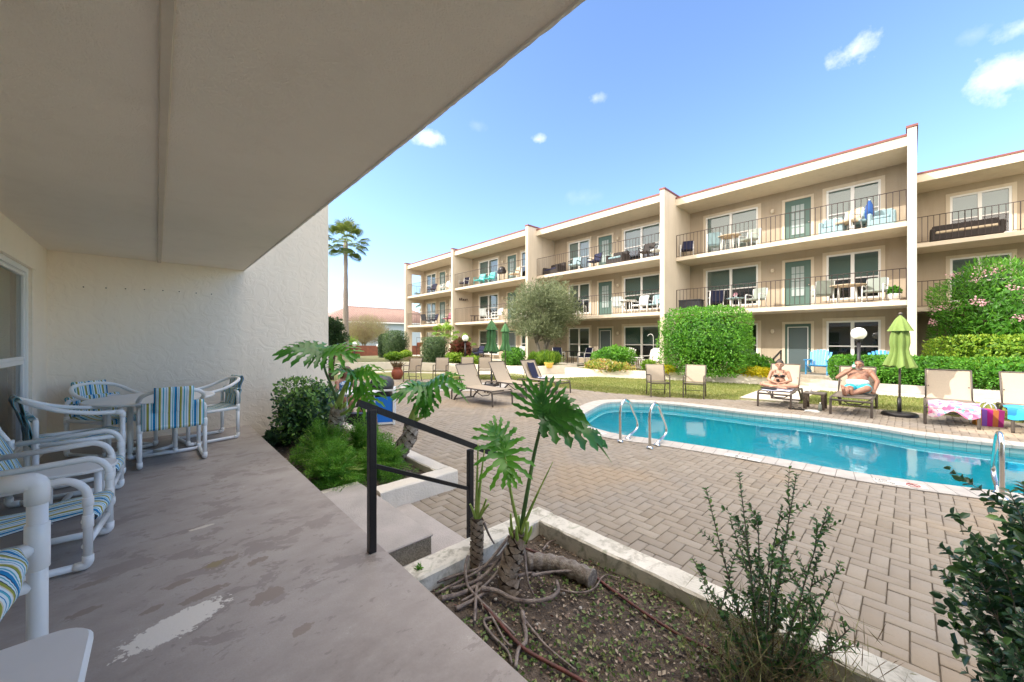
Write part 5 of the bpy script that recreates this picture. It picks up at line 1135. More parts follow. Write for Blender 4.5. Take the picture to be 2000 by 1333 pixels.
L_d = lounger('shaded grey-tan sun lounger nearest the wading pool, its back raised, left of the big leaf', (6.45, 7.15, DZ), R(90), 58, col='sling', seatcol='sling')
copy_tree(L_d, (8.05, 7.55, DZ), R(92), 'shaded sun lounger with raised back between two others beyond the big leaf')
copy_tree(L_d, (9.28, 7.45, DZ), R(88), 'shaded sun lounger with a navy cloth hung over it beyond the big leaf')
def sling_chair(label, loc, rz):
    e = empty('sling_chair', label, 'chair', loc, rz, 'brown framed sling chairs around the pools'); w = .27
    for y in (-w, w):
        mb = MB(); mb.tube(catmull([(.26, y, 0), (.25, y, .3), (.245, y, .60), (.20, y, .645), (.0, y, .64), (-.20, y, .62)], 4), .017, 8); mb.build('front_leg', M['bronze'], e)
        mb = MB(); mb.tube(catmull([(-.27, y, 0), (-.20, y, .22), (-.19, y, .42), (-.24, y, .65), (-.33, y, .92)], 4), .017, 8); mb.tube([(.25, y, .42), (-.19, y, .40)], .015, 8); mb.build('rear_leg', M['bronze'], e)
    bars('cross_bar', M['bronze'], e, [([(-.33, -w, .92), (-.33, w, .92)], .015), ([(.25, -w, .40), (.25, w, .40)], .014), ([(.0, -w, .2), (.0, w, .2)], .009)], 8)
    def band(P, name, m_):
        mb = MB(); P = catmull([(x, 0, z) for x, z in P], 3); n = len(P)
        for i in range(n-1):
            a, b_ = P[i], P[i+1]; t = (b_-a).normalized(); nn = Vector((-t.z, 0, t.x))*.006; Y = Vector((0, w-.02, 0)); mb.add([a-Y, a+Y, b_+Y, b_-Y, a-Y-nn, a+Y-nn, b_+Y-nn, b_-Y-nn], [(0, 1, 2, 3), (7, 6, 5, 4), (0, 3, 7, 4), (1, 5, 6, 2)])
        mb.build(name, M[m_], e)
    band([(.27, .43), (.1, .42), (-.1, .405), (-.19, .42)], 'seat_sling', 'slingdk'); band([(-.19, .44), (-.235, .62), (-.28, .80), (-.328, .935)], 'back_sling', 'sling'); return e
c1 = sling_chair('brown framed sling chair at the lawn edge, left of its neighbour, above the pool handrails', (10.98, 5.22, DZ), R(180+42))
copy_tree(c1, (11.5, 4.35, DZ), R(180+14), 'brown framed sling chair at the lawn edge, nearest the concrete walk')
for px, py, t, rz, lb in [(806, 745, 15.4, 215, 'leftmost of the distant sling chairs, next to the terracotta urn'), (861, 744, 15.8, 225, 'distant sling chair mostly hidden behind the drooping leaf'), (911, 741, 16.4, 225, 'distant sling chair just left of the closed green umbrella'),
                          (947, 742, 16.2, 228, 'distant sling chair directly behind the pole of the closed green umbrella')]:
    p = gt(px, py, t); copy_tree(c1, (p.x, p.y, DZ), R(rz), lb)
def umbrella(label, loc, H, cloth, rz=0, base=True, lean=0, Lc=1.12, R0=.25):
    e = empty('closed_umbrella', label, 'umbrella', loc, rz, 'closed green patio umbrellas')
    mb = MB(); mb.tube([(0, 0, .05), (lean, 0, H)], .021, 12); mb.ball((lean, 0, H+.02), .035, 10); mb.build('pole', M['bronze'], e)
    seg = 64; zt = H-.03; prof = [(.012, 0), (.05, -.04), (.10, -.16), (.115, -.30), (.135, -.45), (.14, -.60), (.12, -.72), (.135, -.85), (.175, -.98), (.215, -Lc)]
    vs = []
    for i, (r, z) in enumerate(prof):
        t = i/(len(prof)-1)
        for k in range(seg):
            a = 6.2832*k/seg; f = 1+(.10+.24*t)*math.cos(8*a+1.2*t+.6*math.sin(3*a))+.08*math.sin(3*a+5*t)
            x = math.cos(a)*r*f*R0/.25; y = math.sin(a)*r*f*R0/.25; vs.append((x+lean*(zt+z)/H, y, zt+z+(.03*math.cos(8*a)*t*t)))
    mb = MB(); mb.add(vs, [(i*seg+k, (i+1)*seg+k, (i+1)*seg+(k+1) % seg, i*seg+(k+1) % seg) for i in range(len(prof)-1) for k in range(seg)], 0, True); mb.build('canopy', M[cloth], e)
    vs = []; pr = [(.02, .015), (.09, -.08), (.155, -.24), (.19, -.33)]
    for i, (r, z) in enumerate(pr):
        for k in range(seg): a = 6.2832*k/seg; f = 1+.10*i*.5*math.cos(8*a+.5); vs.append((math.cos(a)*r*f*R0/.25+lean, math.sin(a)*r*f*R0/.25, zt+z))
    mb = MB(); mb.add(vs, [(i*seg+k, (i+1)*seg+k, (i+1)*seg+(k+1) % seg, i*seg+(k+1) % seg) for i in range(3) for k in range(seg)], 0, True); mb.build('vent_flap', M[cloth], e)
    if base: mb = MB(); mb.lathe([(.001, .085), (.08, .085), (.27, .07), (.30, .045), (.30, 0)], (0, 0, 0), 28); mb.tube([(0, 0, .06), (0, 0, .40)], .036, 12); mb.build('base', M['black'], e)
    return e
umbrella('closed lime-green umbrella standing in the sun beside the reclining man', (12.02, .16, DZ), 2.24, 'lime', .3, lean=-.05)
umbrella('closed deep green umbrella in the shade, the nearer left one of the pair', (8.97, 10.59, DZ), 2.42, 'green_shaded', .9, lean=-.08, R0=.27)
umbrella('closed deep green umbrella in the shade, the farther right one of the pair', (10.6, 11.6, DZ), 2.40, 'green_shaded', 2.0, lean=.02, R0=.24)

# towels, bag, drinks, sandals
def cloth_drape(name, label, cat, m_, loc, rz, fn, nx=18, ny=14, th=.006):
    vs = []; 
    for i in range(nx+1):
        for j in range(ny+1): vs.append(Vector(fn(i/nx, j/ny)))
    o = len(vs); vs2 = [v-Vector((0, 0, th)) for v in vs]; fs = []
    for i in range(nx):
        for j in range(ny): a = i*(ny+1)+j; fs += [(a, a+ny+1, a+ny+2, a+1), (o+a+1, o+a+ny+2, o+a+ny+1, o+a)]
    mb = MB(); mb.add(vs+vs2, fs, 0, True); ob = mb.build(name, M[m_], None, loc); ob.rotation_euler = (0, 0, rz); return tag(ob, label, cat)
def drape_fn(x0, x1, y0, y1, z, hang, xr):
    def f(u, v):
        x = x0+(x1-x0)*u; y = y0+(y1-y0)*v; zz = z+.018+.012*math.sin(u*11+v*5)+.008*math.sin(v*17-u*6)
        if x < xr: zz -= (xr-x)*(.9+.3*math.sin(v*9)); x = xr-.03-(xr-x)*.12
        return (x, y, zz)
    return f
cloth_drape('towel', 'pink and lilac patterned towel across the empty lounger', 'towel', 'pinktowel', (11.18, -.55, DZ), R(-1), drape_fn(-.16, .62, -.36, .30, .41, .2, .06))
cloth_drape('towel', 'bright blue towel across the lounger at the right edge', 'towel', 'bluetowel', (11.22, -1.62, DZ), 0, drape_fn(-.10, .70, -.38, .40, .41, .2, .05))
cloth_drape('towel', 'blue and white towel under the seated woman', 'towel', 'whitetowel', (11.13, 2.32, DZ), R(2), lambda u, v: (.12+1.15*u+.12*max(0, u-.9)*8*.3, -.30+.58*v, .415+.008*math.sin(u*13+v*7)+(0.16*(u-.9)*10*.5 if u > .9 else 0)))
cloth_drape('cloth', 'navy cloth hung over the end of the far shaded lounger', 'cloth', 'navy', (9.28, 7.45, DZ), R(88), lambda u, v: (1.1+.42*u, -.16+.32*v, .43+.012*math.sin(u*9+v*5)+max(0, u-.35)*.75))
cloth_drape('towel', 'white towel crumpled on the far shaded lounger below the navy cloth', 'towel', 'whitetowel', (9.28, 7.45, DZ), R(88), lambda u, v: (.75+.32*u, -.25+.4*v, .43+.025*abs(math.sin(u*7+v*5))))
# striped tote bag
p = gz(1930, 833, DZ); e = empty('tote_bag', 'striped orange, purple and magenta beach bag between the two right loungers', 'bag', (p.x+.1, p.y, DZ), R(12))
cols = [(.62, .25, .03), (.20, .08, .45), (.42, .01, .22), (.50, .16, .05), (.30, .02, .16)]
for i in range(5):
    mb = MB(); y0, y1 = .17-i*.068, .17-(i+1)*.068+.0015; mb.add([(-.10, y0, 0), (-.10, y1, 0), (-.12, y1*1.08, .32), (-.12, y0*1.08, .32), (.10, y0, 0), (.10, y1, 0), (.12, y1*1.08, .32), (.12, y0*1.08, .32)], [(0, 1, 2, 3), (5, 4, 7, 6), (0, 4, 5, 1), (0, 3, 7, 4), (1, 5, 6, 2), (3, 2, 6, 7)])
    mb.build('stripe_panel', mat('bag_canvas_'+['orange', 'purple', 'magenta', 'coral', 'plum'][i], cols[i], .9), e)
for x in (-.1, .1): mb = MB(); mb.tube(bez((x, .09, .31), (x, .07, .5), (x, -.07, .5), (x, -.09, .31), 8), .009, 6); mb.build('strap', M['whitetowel'], e)
# low side table with a bottle
p = gz(1597, 797, DZ); e = empty('side_table', 'low dark side table with a white bottle between the two sunbathers', 'table', (11.75, 1.60, DZ), R(0)); mb = MB(); mb.box((-.21, -.21, .36), (.21, .21, .40), bev=.008); mb.build('tabletop', M['bronze'], e)
for x in (-.18, .18):
    for y in (-.17, .17): mb = MB(); mb.box((x-.02, y-.035, 0), (x+.02, y+.035, .3595), bev=.004); mb.build('leg', M['barkdk'], e)
def bottle(label, loc, r, h, m_, cat='bottle'):
    e = empty('bottle', label, cat, loc); mb = MB(); mb.lathe([(.001, 0), (r, .0), (r, h*.68), (r*.45, h*.82), (r*.42, h*.9)], (0, 0, 0), 16); mb.build('body', M[m_], e); mb = MB(); mb.lathe([(r*.5, h*.9), (r*.5, h), (.001, h)], (0, 0, 0), 12); mb.build('cap', M['white'], e)
bottle('small white bottle standing on the low dark side table', (11.68, 1.68, DZ+.40), .035, .19, 'white'); bottle('small clear tumbler-like bottle on the paving beside the low side table', (11.42, 1.46, DZ+.002), .035, .20, 'cushion')
def sandal(label, loc, rz, m_):
    e = empty('sandal', label, 'sandal', loc, rz, 'sandals by the side table'); mb = MB(); pl = [(.13*math.cos(a)*(1 if math.cos(a) > 0 else .95), .048*math.sin(a)*(1+.15*math.cos(a))) for a in [6.283*i/18 for i in range(18)]]; mb.prism(pl, 0, .022); mb.build('sole', M[m_], e)
    mb = MB(); mb.tube(bez((.02, -.045, .02), (.05, -.03, .07), (.05, .03, .07), (.02, .045, .02), 6), .008, 6); mb.tube([(.055, 0, .058), (.09, 0, .022)], .006, 5); mb.build('strap', M[m_], e)
sandal('black sandal on the paving below the seated woman, left of its pair', (11.25, 1.93, DZ+.002), R(70), 'black'); sandal('black sandal on the paving below the seated woman, closer to the side table', (11.27, 1.78, DZ+.002), R(80), 'black')
mb = MB()
for i in range(5): mb.box((-.16, -.12, i*.004), (.15+.02*math.sin(i*3), .13+.01*math.cos(i*2), i*.004+.0035), rot=R(5*i))
o = mb.build('magazine', M['tilewhite'], None, (11.22, 1.58, DZ+.002)); tag(o, 'open white magazine lying on the paving beside the side table', 'magazine')
# terracotta urn with dry plant
p = gz(776, 741, DZ); e = empty('plant_urn', 'round terracotta urn holding a dry spiky plant at the lawn edge', 'planter', (p.x, p.y, DZ)); mb = MB(); mb.lathe([(.001, 0), (.14, 0), (.18, .04), (.235, .15), (.25, .26), (.225, .37), (.175, .44), (.17, .47), (.195, .49), (.195, .51), (.165, .51), (.16, .42), (.001, .42)], (0, 0, 0), 28); mb.build('urn', M['terracotta'], e)
k = 60; a = rng.random(k)*6.28; P = np.c_[.05*np.cos(a), .05*np.sin(a), np.full(k, .42)]; D = np.c_[np.cos(a)*.55, np.sin(a)*.55, .5+rng.random(k)]; leaf_mesh('foliage', P, D, rdir(k), .25+.25*rng.random(k), .035, M['lf_brown'], e, rng.random(k)*.5, curl=.2)
p = gt(1072, 713, 18.6); e = empty('plant_pot', 'yellow glazed pot on the planter wall under the feathery tree', 'planter', (p.x, p.y, -.02)); mb = MB(); mb.lathe([(.001, 0), (.15, 0), (.20, .12), (.22, .22), (.24, .23), (.24, .27), (.20, .27), (.19, .2), (.001, .2)], (0, 0, 0), 22); mb.build('pot', M['yellowpot'], e)
k = 50; a = rng.random(k)*6.28; P = np.c_[.08*np.cos(a), .08*np.sin(a), np.full(k, .2)]; leaf_mesh('foliage', P, np.c_[np.cos(a)*.8, np.sin(a)*.8, .3+rng.random(k)], rdir(k), .2, .04, M['lf_lime'], e)
# waste bin in a blue and white frame
e = empty('waste_bin', 'blue panelled waste bin with a white frame and a black domed lid', 'bin', (3.32, 7.35, DZ), R(-28)); s_ = .24
mb = MB()
for x in (-s_, s_):
    for y in (-s_, s_): mb.box((x-.022, y-.022, 0), (x+.022, y+.022, .70), bev=.004)
for z in (.67, .02): 
    for y in (-s_, s_): mb.box((-s_+.023, y-.018, z), (s_-.023, y+.018, z+.035))
    for x in (-s_, s_): mb.box((x-.018, -s_+.023, z), (x+.018, s_-.023, z+.035))
mb.build('frame', M['white'], e)
mb = MB(); 
for y in (-s_+.002, s_-.010): mb.box((-s_+.024, y, .06), (s_-.024, y+.008, .56))
for x in (-s_+.002, s_-.010): mb.box((x, -s_+.024, .06), (x+.008, s_-.024, .56))
mb.build('panel', mat('blue_plastic_panel', (.01, .16, .60), .45), e)
mb = MB(); mb.lathe([(.185, .05), (.20, .60), (.215, .70), (.225, .74), (.22, .76)], (0, 0, 0), 28); mb.build('liner_bag', mat('black_bin_liner', (.02, .02, .024), .35, bump=.5, bscale=30), e)
mb = MB(); mb.lathe([(.23, .755), (.235, .80), (.215, .87), (.15, .935), (.06, .96), (.001, .965)], (0, 0, 0), 28, fold=.02, nf=9); mb.build('lid', mat('dark_grey_lid', (.045, .048, .055), .5), e)

# ================================================================== PLANTS IN THE FOREGROUND
RT = Vector((.7268, -.6869, 0)); FW = Vector((.6869, .7268, 0)); UP = Vector((0, 0, 1))
def add_tone(o, vals):
    n = len(o.data.polygons); a = o.data.attributes.new('tone', 'FLOAT', 'FACE'); a.data.foreach_set('value', np.asarray(vals, np.float32)[:n])
def philo_leaf(parent, joint, d, nrm, L, Wd, droop, nl, seed, name='leaf', back=110, tonev=.45, wave=.12, web=.40):
    rd = random.Random(seed); d = Vector(d).normalized(); nrm = Vector(nrm).normalized(); side = d.cross(nrm).normalized(); nrm = side.cross(d).normalized(); mb = MB(); J = Vector(joint); tones = []
    def mid(t): return J+d*(L*t)+Vector((0, 0, -droop*L*t*t))+nrm*(.04*L*math.sin(t*3))
    for s in (-1, 1):
        for i in range(nl):
            f = i/(nl-1); t0 = .02+.80*f**1.15; ang = R(back*(1-f)**1.1+14); l = Wd*(.62+.42*math.sin(math.pi*min(1, f*.85+.12)))*(1-.35*f**3)*rd.uniform(.88, 1.1)
            b0 = mid(t0); ld = (d*math.cos(ang)+side*s*math.sin(ang)).normalized(); w0 = L*.80/nl; ns = 18; row = []; ph = rd.random()*6
            cr = nrm.cross(ld).normalized()
            for q in range(ns+1):
                u = q/ns; c = b0+ld*(l*u)+nrm*(.06*l*math.sin(u*2.6)+wave*l*.25*math.sin(u*7+i))+Vector((0, 0, -droop*.75*l*u*u))+d*(.16*l*u*u)
                if u < web: wa = wb = w0*(1.02-.35*u)
                else:
                    e_ = 1 if u < .86 else ((1-u)/.14)**.8; e_ *= min(1, .75+.25*abs(u-web)/.1)
                    wa = w0*e_*(.50+.40*max(0, math.sin(u*26+ph))**.8); wb = w0*e_*(.50+.40*max(0, math.sin(u*26+ph+2.4))**.8)
                wa, wb = max(wa, .001), max(wb, .001); fold = .22
                row.append((c-cr*wa+nrm*wa*fold+ld*wa*.25*(u > .4), c, c+cr*wb+nrm*wb*fold+ld*wb*.25*(u > .4)))
            vs = [p for r3 in row for p in r3]; fs = []
            for q in range(ns):
                for k in (0, 1): fs.append((q*3+k, q*3+k+1, q*3+k+4, q*3+k+3))
            mb.add(vs, fs, 0, True); tones += [min(1, max(0, tonev+rd.uniform(-.12, .12)+.1*f))]*len(fs)
    # terminal lobe
    row = []; ns = 8
    for q in range(ns+1):
        u = q/ns; c = mid(.80+.32*u); w = max(.001, L*.16*(1-u**2)); row += [c-side*w*.5+nrm*w*.1, c, c+side*w*.5+nrm*w*.1]
    fs = [(q*3+k, q*3+k+1, q*3+k+4, q*3+k+3) for q in range(ns) for k in (0, 1)]; mb.add(row, fs, 0, True); tones += [tonev]*len(fs)
    o = mb.build(name, M['lf_philo'], parent); add_tone(o, tones)
    r = MB(); r.tube([mid(i/8)-nrm*.004 for i in range(8)], .006, 6, rs=[.008-.0008*i for i in range(8)]); r.build('midrib', M['petiole'], o); return o
def petiole(parent, pts, r0, r1, mtl='petiole', name='petiole'):
    P = catmull(pts, 6); n = len(P); mb = MB(); mb.tube(P, r0, 10, rs=[r0+(r1-r0)*(i/(n-1))**.6 for i in range(n)]); return mb.build(name, M[mtl], parent)
def scaly_trunk(parent, pts, r0, r1, name='trunk', seed=1, mtl='philo_trunk'):
    rd = random.Random(seed); P = catmull(pts, 8); n = len(P); mb = MB(); mb.tube(P, r0, 14, rs=[(r0+(r1-r0)*i/(n-1))*.93 for i in range(n)])
    Ltot = sum((P[i+1]-P[i]).length for i in range(n-1)); step = r0*.42; cnt = int(Ltot/step)
    for c in range(cnt):
        t = c/cnt*(n-1); i = min(int(t), n-2); p = P[i].lerp(P[i+1], t-i); ax = (P[i+1]-P[i]).normalized(); r = r0+(r1-r0)*t/(n-1); a0 = ax.orthogonal().normalized(); b0 = ax.cross(a0); w = r*1.05
        for k in range(4):
            a = c*.9+k*1.5708+rd.uniform(-.1, .1); out = a0*math.cos(a)+b0*math.sin(a); tg = ax.cross(out); bul = r*1.02
            V_ = [p+out*bul-tg*w*.75, p+out*(bul+r*.05)-ax*step*.95-tg*w*.35, p+out*(bul+r*.08)-ax*step*1.25, p+out*(bul+r*.05)-ax*step*.95+tg*w*.35, p+out*bul+tg*w*.75, p+out*(bul+r*.14)+ax*step*.55]
            mb.add(V_, [(0, 1, 5), (1, 2, 5), (2, 3, 5), (3, 4, 5)], 1, False)
    return mb.build(name, [M['barkdk'], M[mtl]], parent)
M['philo_trunk'] = mat('leaf_scar_bark', (.22, .165, .12), .85, var=(.42, .34, .26), vscale=14, obj=True, bump=.4, bscale=80)
M['philo_trunk2'] = mat('pale_leaf_scar_bark', (.20, .16, .13), .85, var=(.48, .42, .36), vscale=20, obj=True, bump=.4, bscale=80)
def rel(e, p): return Vector(p)-e.location
# plant by the curb, right bed
pa = gz(996, 1152, -.25); e = empty('philodendron', 'leggy philodendron with one big cut leaf, in the bare bed right of the handrail', 'plant', tuple(pa)); TA = gt(1016, 1042, 2.44)
scaly_trunk(e, [(0, 0, -.03), rel(e, gt(992, 1120, 2.42)), rel(e, gt(1002, 1085, 2.43)), rel(e, TA)], .060, .052, seed=3)
for k in range(7):
    a = k*.9; q = rel(e, TA)+Vector((.03*math.cos(a), .03*math.sin(a), -.05)); petiole(e, [q, q+Vector((.035*math.cos(a), .035*math.sin(a), .06)), q+Vector((.045*math.cos(a), .045*math.sin(a), .10+.03*(k % 3)))], .020, .006, 'petiole', 'leaf_base')
JA1 = gt(1061, 816, 2.50); petiole(e, [rel(e, TA), rel(e, gt(1030, 960, 2.44)), rel(e, gt(1045, 880, 2.47)), rel(e, JA1)], .017, .010, 'petioledk')
philo_leaf(e, rel(e, JA1), RT*1.0-UP*.02+FW*.2, -FW*.55+UP*.75, .45, .17, .60, 8, 11, back=100, tonev=.12, web=.25)
philo_leaf(e, rel(e, JA1), RT*-.12+UP*1.0+FW*.30, -FW*.95+UP*.15, .17, .25, .10, 7, 12, back=66, tonev=.22, web=.33)
philo_leaf(e, rel(e, JA1), RT*.85+UP*.45-FW*.1, -FW*.8+UP*.5, .26, .17, .45, 7, 15, back=70, tonev=.15)
JA2 = gt(980, 868, 2.36); petiole(e, [rel(e, TA), rel(e, gt(1002, 985, 2.42)), rel(e, gt(990, 920, 2.38)), rel(e, JA2)], .014, .007)
philo_leaf(e, rel(e, JA2), RT*.25-UP*.75-FW*.55, -FW*.6+UP*.75, .20, .20, .10, 8, 13, back=150, tonev=.55)
philo_leaf(e, rel(e, JA2), RT*-.4+UP*.6+FW*.3, -FW*.5+UP*.85, .13, .16, .15, 6, 14, back=90, tonev=.5)
petiole(e, [rel(e, TA), rel(e, gt(1045, 975, 2.40)), rel(e, gt(1080, 902, 2.38))], .018, .002)
pb_ = gz(928, 1112, -.25); e2 = empty('philodendron', 'smaller scarred philodendron stem with two bare stalks right of the handrail post', 'plant', tuple(pb_)); TB = gt(931, 1012, 2.62)
scaly_trunk(e2, [(0, 0, -.03), rel(e2, gt(931, 1070, 2.62)), rel(e2, TB)], .042, .038, seed=4)
for px, py in ((934, 868), (946, 880)): petiole(e2, [rel(e2, TB)-Vector((0, 0, .02)), rel(e2, gt((931+px)/2-1, 950, 2.6)), rel(e2, gt(px, py, 2.58))], .020, .004)
for px, py in ((955, 985), (950, 975), (918, 985)): petiole(e2, [rel(e2, TB)-Vector((0, 0, .03)), rel(e2, gt((931+px)/2, 1000, 2.6)), rel(e2, gt(px, py, 2.58))], .016, .006, 'petiole', 'leaf_base')
# pair in the fern bed
pc_ = gt(779, 893, 4.72); e3 = empty('philodendron', 'leaning philodendron with an arching leaf behind the handrail', 'plant', (pc_.x, pc_.y, -.24)); TC = gt(804, 826, 4.72)
scaly_trunk(e3, [(-.05, .05, 0), rel(e3, gt(782, 880, 4.72)), rel(e3, gt(799, 855, 4.72)), rel(e3, TC)], .095, .075, seed=5, mtl='philo_trunk2')
JC = gt(834, 758, 4.7); petiole(e3, [rel(e3, TC), rel(e3, gt(812, 800, 4.7)), rel(e3, gt(826, 772, 4.7)), rel(e3, JC)], .075, .018)
petiole(e3, [rel(e3, TC), rel(e3, gt(815, 820, 4.68)), rel(e3, gt(828, 814, 4.66))], .04, .012, 'petiole', 'leaf_base')
philo_leaf(e3, rel(e3, JC)+UP*.02, RT*.85+UP*.62-FW*.15, -FW*.35+UP*.9, .60, .34, .80, 9, 21, back=110, tonev=.40)
philo_leaf(e3, rel(e3, JC)+UP*.02, RT*-.75+UP*.12-FW*.3, -FW*.4+UP*.9, .36, .28, .55, 8, 22, back=100, tonev=.35)
philo_leaf(e3, rel(e3, JC), RT*.05-UP*.9-FW*.55, -FW*.9+UP*.4, .30, .20, .2, 7, 23, back=95, tonev=.3)
mb = MB(); mb.tube([rel(e3, gt(765, 895, 4.6)), rel(e3, gt(795, 862, 4.62))], .012, 8); mb.tube([rel(e3, gt(770, 870, 4.6)), rel(e3, gt(795, 838, 4.65))], .01, 8); mb.build('aerial_root', M['root'], e3)
pd = gt(656, 860, 4.98); e4 = empty('philodendron', 'big philodendron with large glossy leaves against the end of the stucco wall', 'plant', (pd.x, pd.y, -.24)); TD = gt(661, 794, 4.98)
scaly_trunk(e4, [(0, 0, 0), rel(e4, gt(655, 835, 4.98)), rel(e4, TD)], .082, .075, seed=6, mtl='philo_trunk2')
for k in range(8): a = k*.8; q = rel(e4, TD)+Vector((.05*math.cos(a), .05*math.sin(a), -.04)); petiole(e4, [q, q+Vector((.04*math.cos(a), .04*math.sin(a), .06)), q+Vector((.05*math.cos(a), .05*math.sin(a), .09))], .028, .01, 'petiole', 'leaf_base')
JD = gt(633, 688, 4.9); petiole(e4, [rel(e4, TD), rel(e4, gt(650, 760, 4.95)), rel(e4, gt(634, 720, 4.92)), rel(e4, JD)], .022, .012, 'petioledk')
philo_leaf(e4, rel(e4, JD), RT*-.9+UP*.28-FW*.15, -FW*.45+UP*.9, .52, .32, .42, 9, 31, back=110, tonev=.30)
philo_leaf(e4, rel(e4, JD), RT*.95+UP*.15-FW*.1, -FW*.5+UP*.9, .42, .34, .40, 8, 32, back=110, tonev=.5)
JE = gt(692, 728, 4.9); petiole(e4, [rel(e4, TD), rel(e4, gt(668, 770, 4.95)), rel(e4, gt(680, 745, 4.9)), rel(e4, JE)], .052, .016)
philo_leaf(e4, rel(e4, JE), RT*.8+UP*.42-FW*.1, -FW*.5+UP*.85, .46, .30, 1.0, 9, 33, back=110, tonev=.6)
philo_leaf(e4, rel(e4, JE), RT*-.4+UP*.3-FW*.5, -FW*.4+UP*.9, .30, .30, .5, 8, 34, back=105, tonev=.45)
JF = gt(706, 758, 4.85); petiole(e4, [rel(e4, TD)-UP*.12, rel(e4, gt(682, 800, 4.85)), rel(e4, JF)], .03, .010)
philo_leaf(e4, rel(e4, JF), RT*.55-UP*.5-FW*.3, -FW*.7+UP*.6, .26, .24, .55, 7, 35, back=105, tonev=.6)
# asparagus fern mounds and the dark shrub behind them
def fern(label, c, half, n, seed):
    o = empty('asparagus_fern', label, 'fern', c); g = np.random.default_rng(seed); nf = 170; P = []; D = []; N = []; T = []
    ph = g.random(nf)*6.283; el = g.uniform(.25, 1.4, nf)
    for i in range(nf):
        d = np.array([math.cos(ph[i])*math.cos(el[i])*half[0], math.sin(ph[i])*math.cos(el[i])*half[1], math.sin(el[i])*half[2]*1.25]); L = 1.0*g.uniform(.75, 1.12); side = np.array([-math.sin(ph[i]), math.cos(ph[i]), 0])
        m_ = n//nf; u = np.sort(g.random(m_))**.6; p = u[:, None]*d*L; p[:, 2] -= (u**2.2)*half[2]*.55*math.cos(el[i]); w = .075*(1-u*.7)+.01
        sd = g.choice([-1, 1], m_)*g.random(m_); p = p+side*(sd*w)[:, None]+g.normal(size=(m_, 3))*.010; P.append(p); D.append(d/np.linalg.norm(d)*.5+side*sd[:, None]+g.normal(size=(m_, 3))*.4); N.append(g.normal(size=(m_, 3))+[0, 0, 1]); T.append(np.full(m_, g.uniform(.25, .75))+u*.2)
    P, D, N, T = map(np.concatenate, (P, D, N, T)); T = np.clip(T+g.normal(size=len(T))*.1, 0, 1); leaf_mesh('foliage', P, D, N, .024+.012*g.random(len(P)), .0065, M['lf_fern'], o, T)
    mb = MB()
    for i in range(0, nf, 5): d = Vector((math.cos(ph[i])*math.cos(el[i])*half[0], math.sin(ph[i])*math.cos(el[i])*half[1], math.sin(el[i])*half[2]*1.2)); mb.tube([(0, 0, 0), d*.5+UP*.05, d*.9-UP*.02], .003, 4)
    mb.build('stem', M['petiole'], o); return o
fern('feathery green fern mound right beside the patio edge', (1.42, 4.35, -.22), (.36, .50, .40), 26000, 71)
fern('feathery green fern mound behind the lower handrail against the curb', (1.92, 4.25, -.22), (.38, .50, .38), 26000, 72)
fern('feathery green fern mound at the back of the bed, before the dark shrub', (1.55, 5.1, -.22), (.45, .50, .48), 26000, 73)
fern('feathery green fern mound around the foot of the big philodendron', (2.0, 5.0, -.22), (.36, .50, .46), 24000, 74)
hd('dark_shrub', 'dark glossy-leaved shrub against the stucco wall behind the fern', 'shrub', (1.72, 6.3, -.22), (.50, .46, .47), 4200, M['lf_bluegreen'], .055, 2.6, .32, 3.2, 81, inner=.75, seg=2, wr=.55, trunk=9, tonebias=.28)
hd('leafy_plant', 'small dark leafy plant in the bare corner by the patio end', 'plant', (1.33, 6.45, -.22), (.2, .2, .12), 260, M['lf_bluegreen'], .05, 2.2, .3, 4, 82, inner=.8)
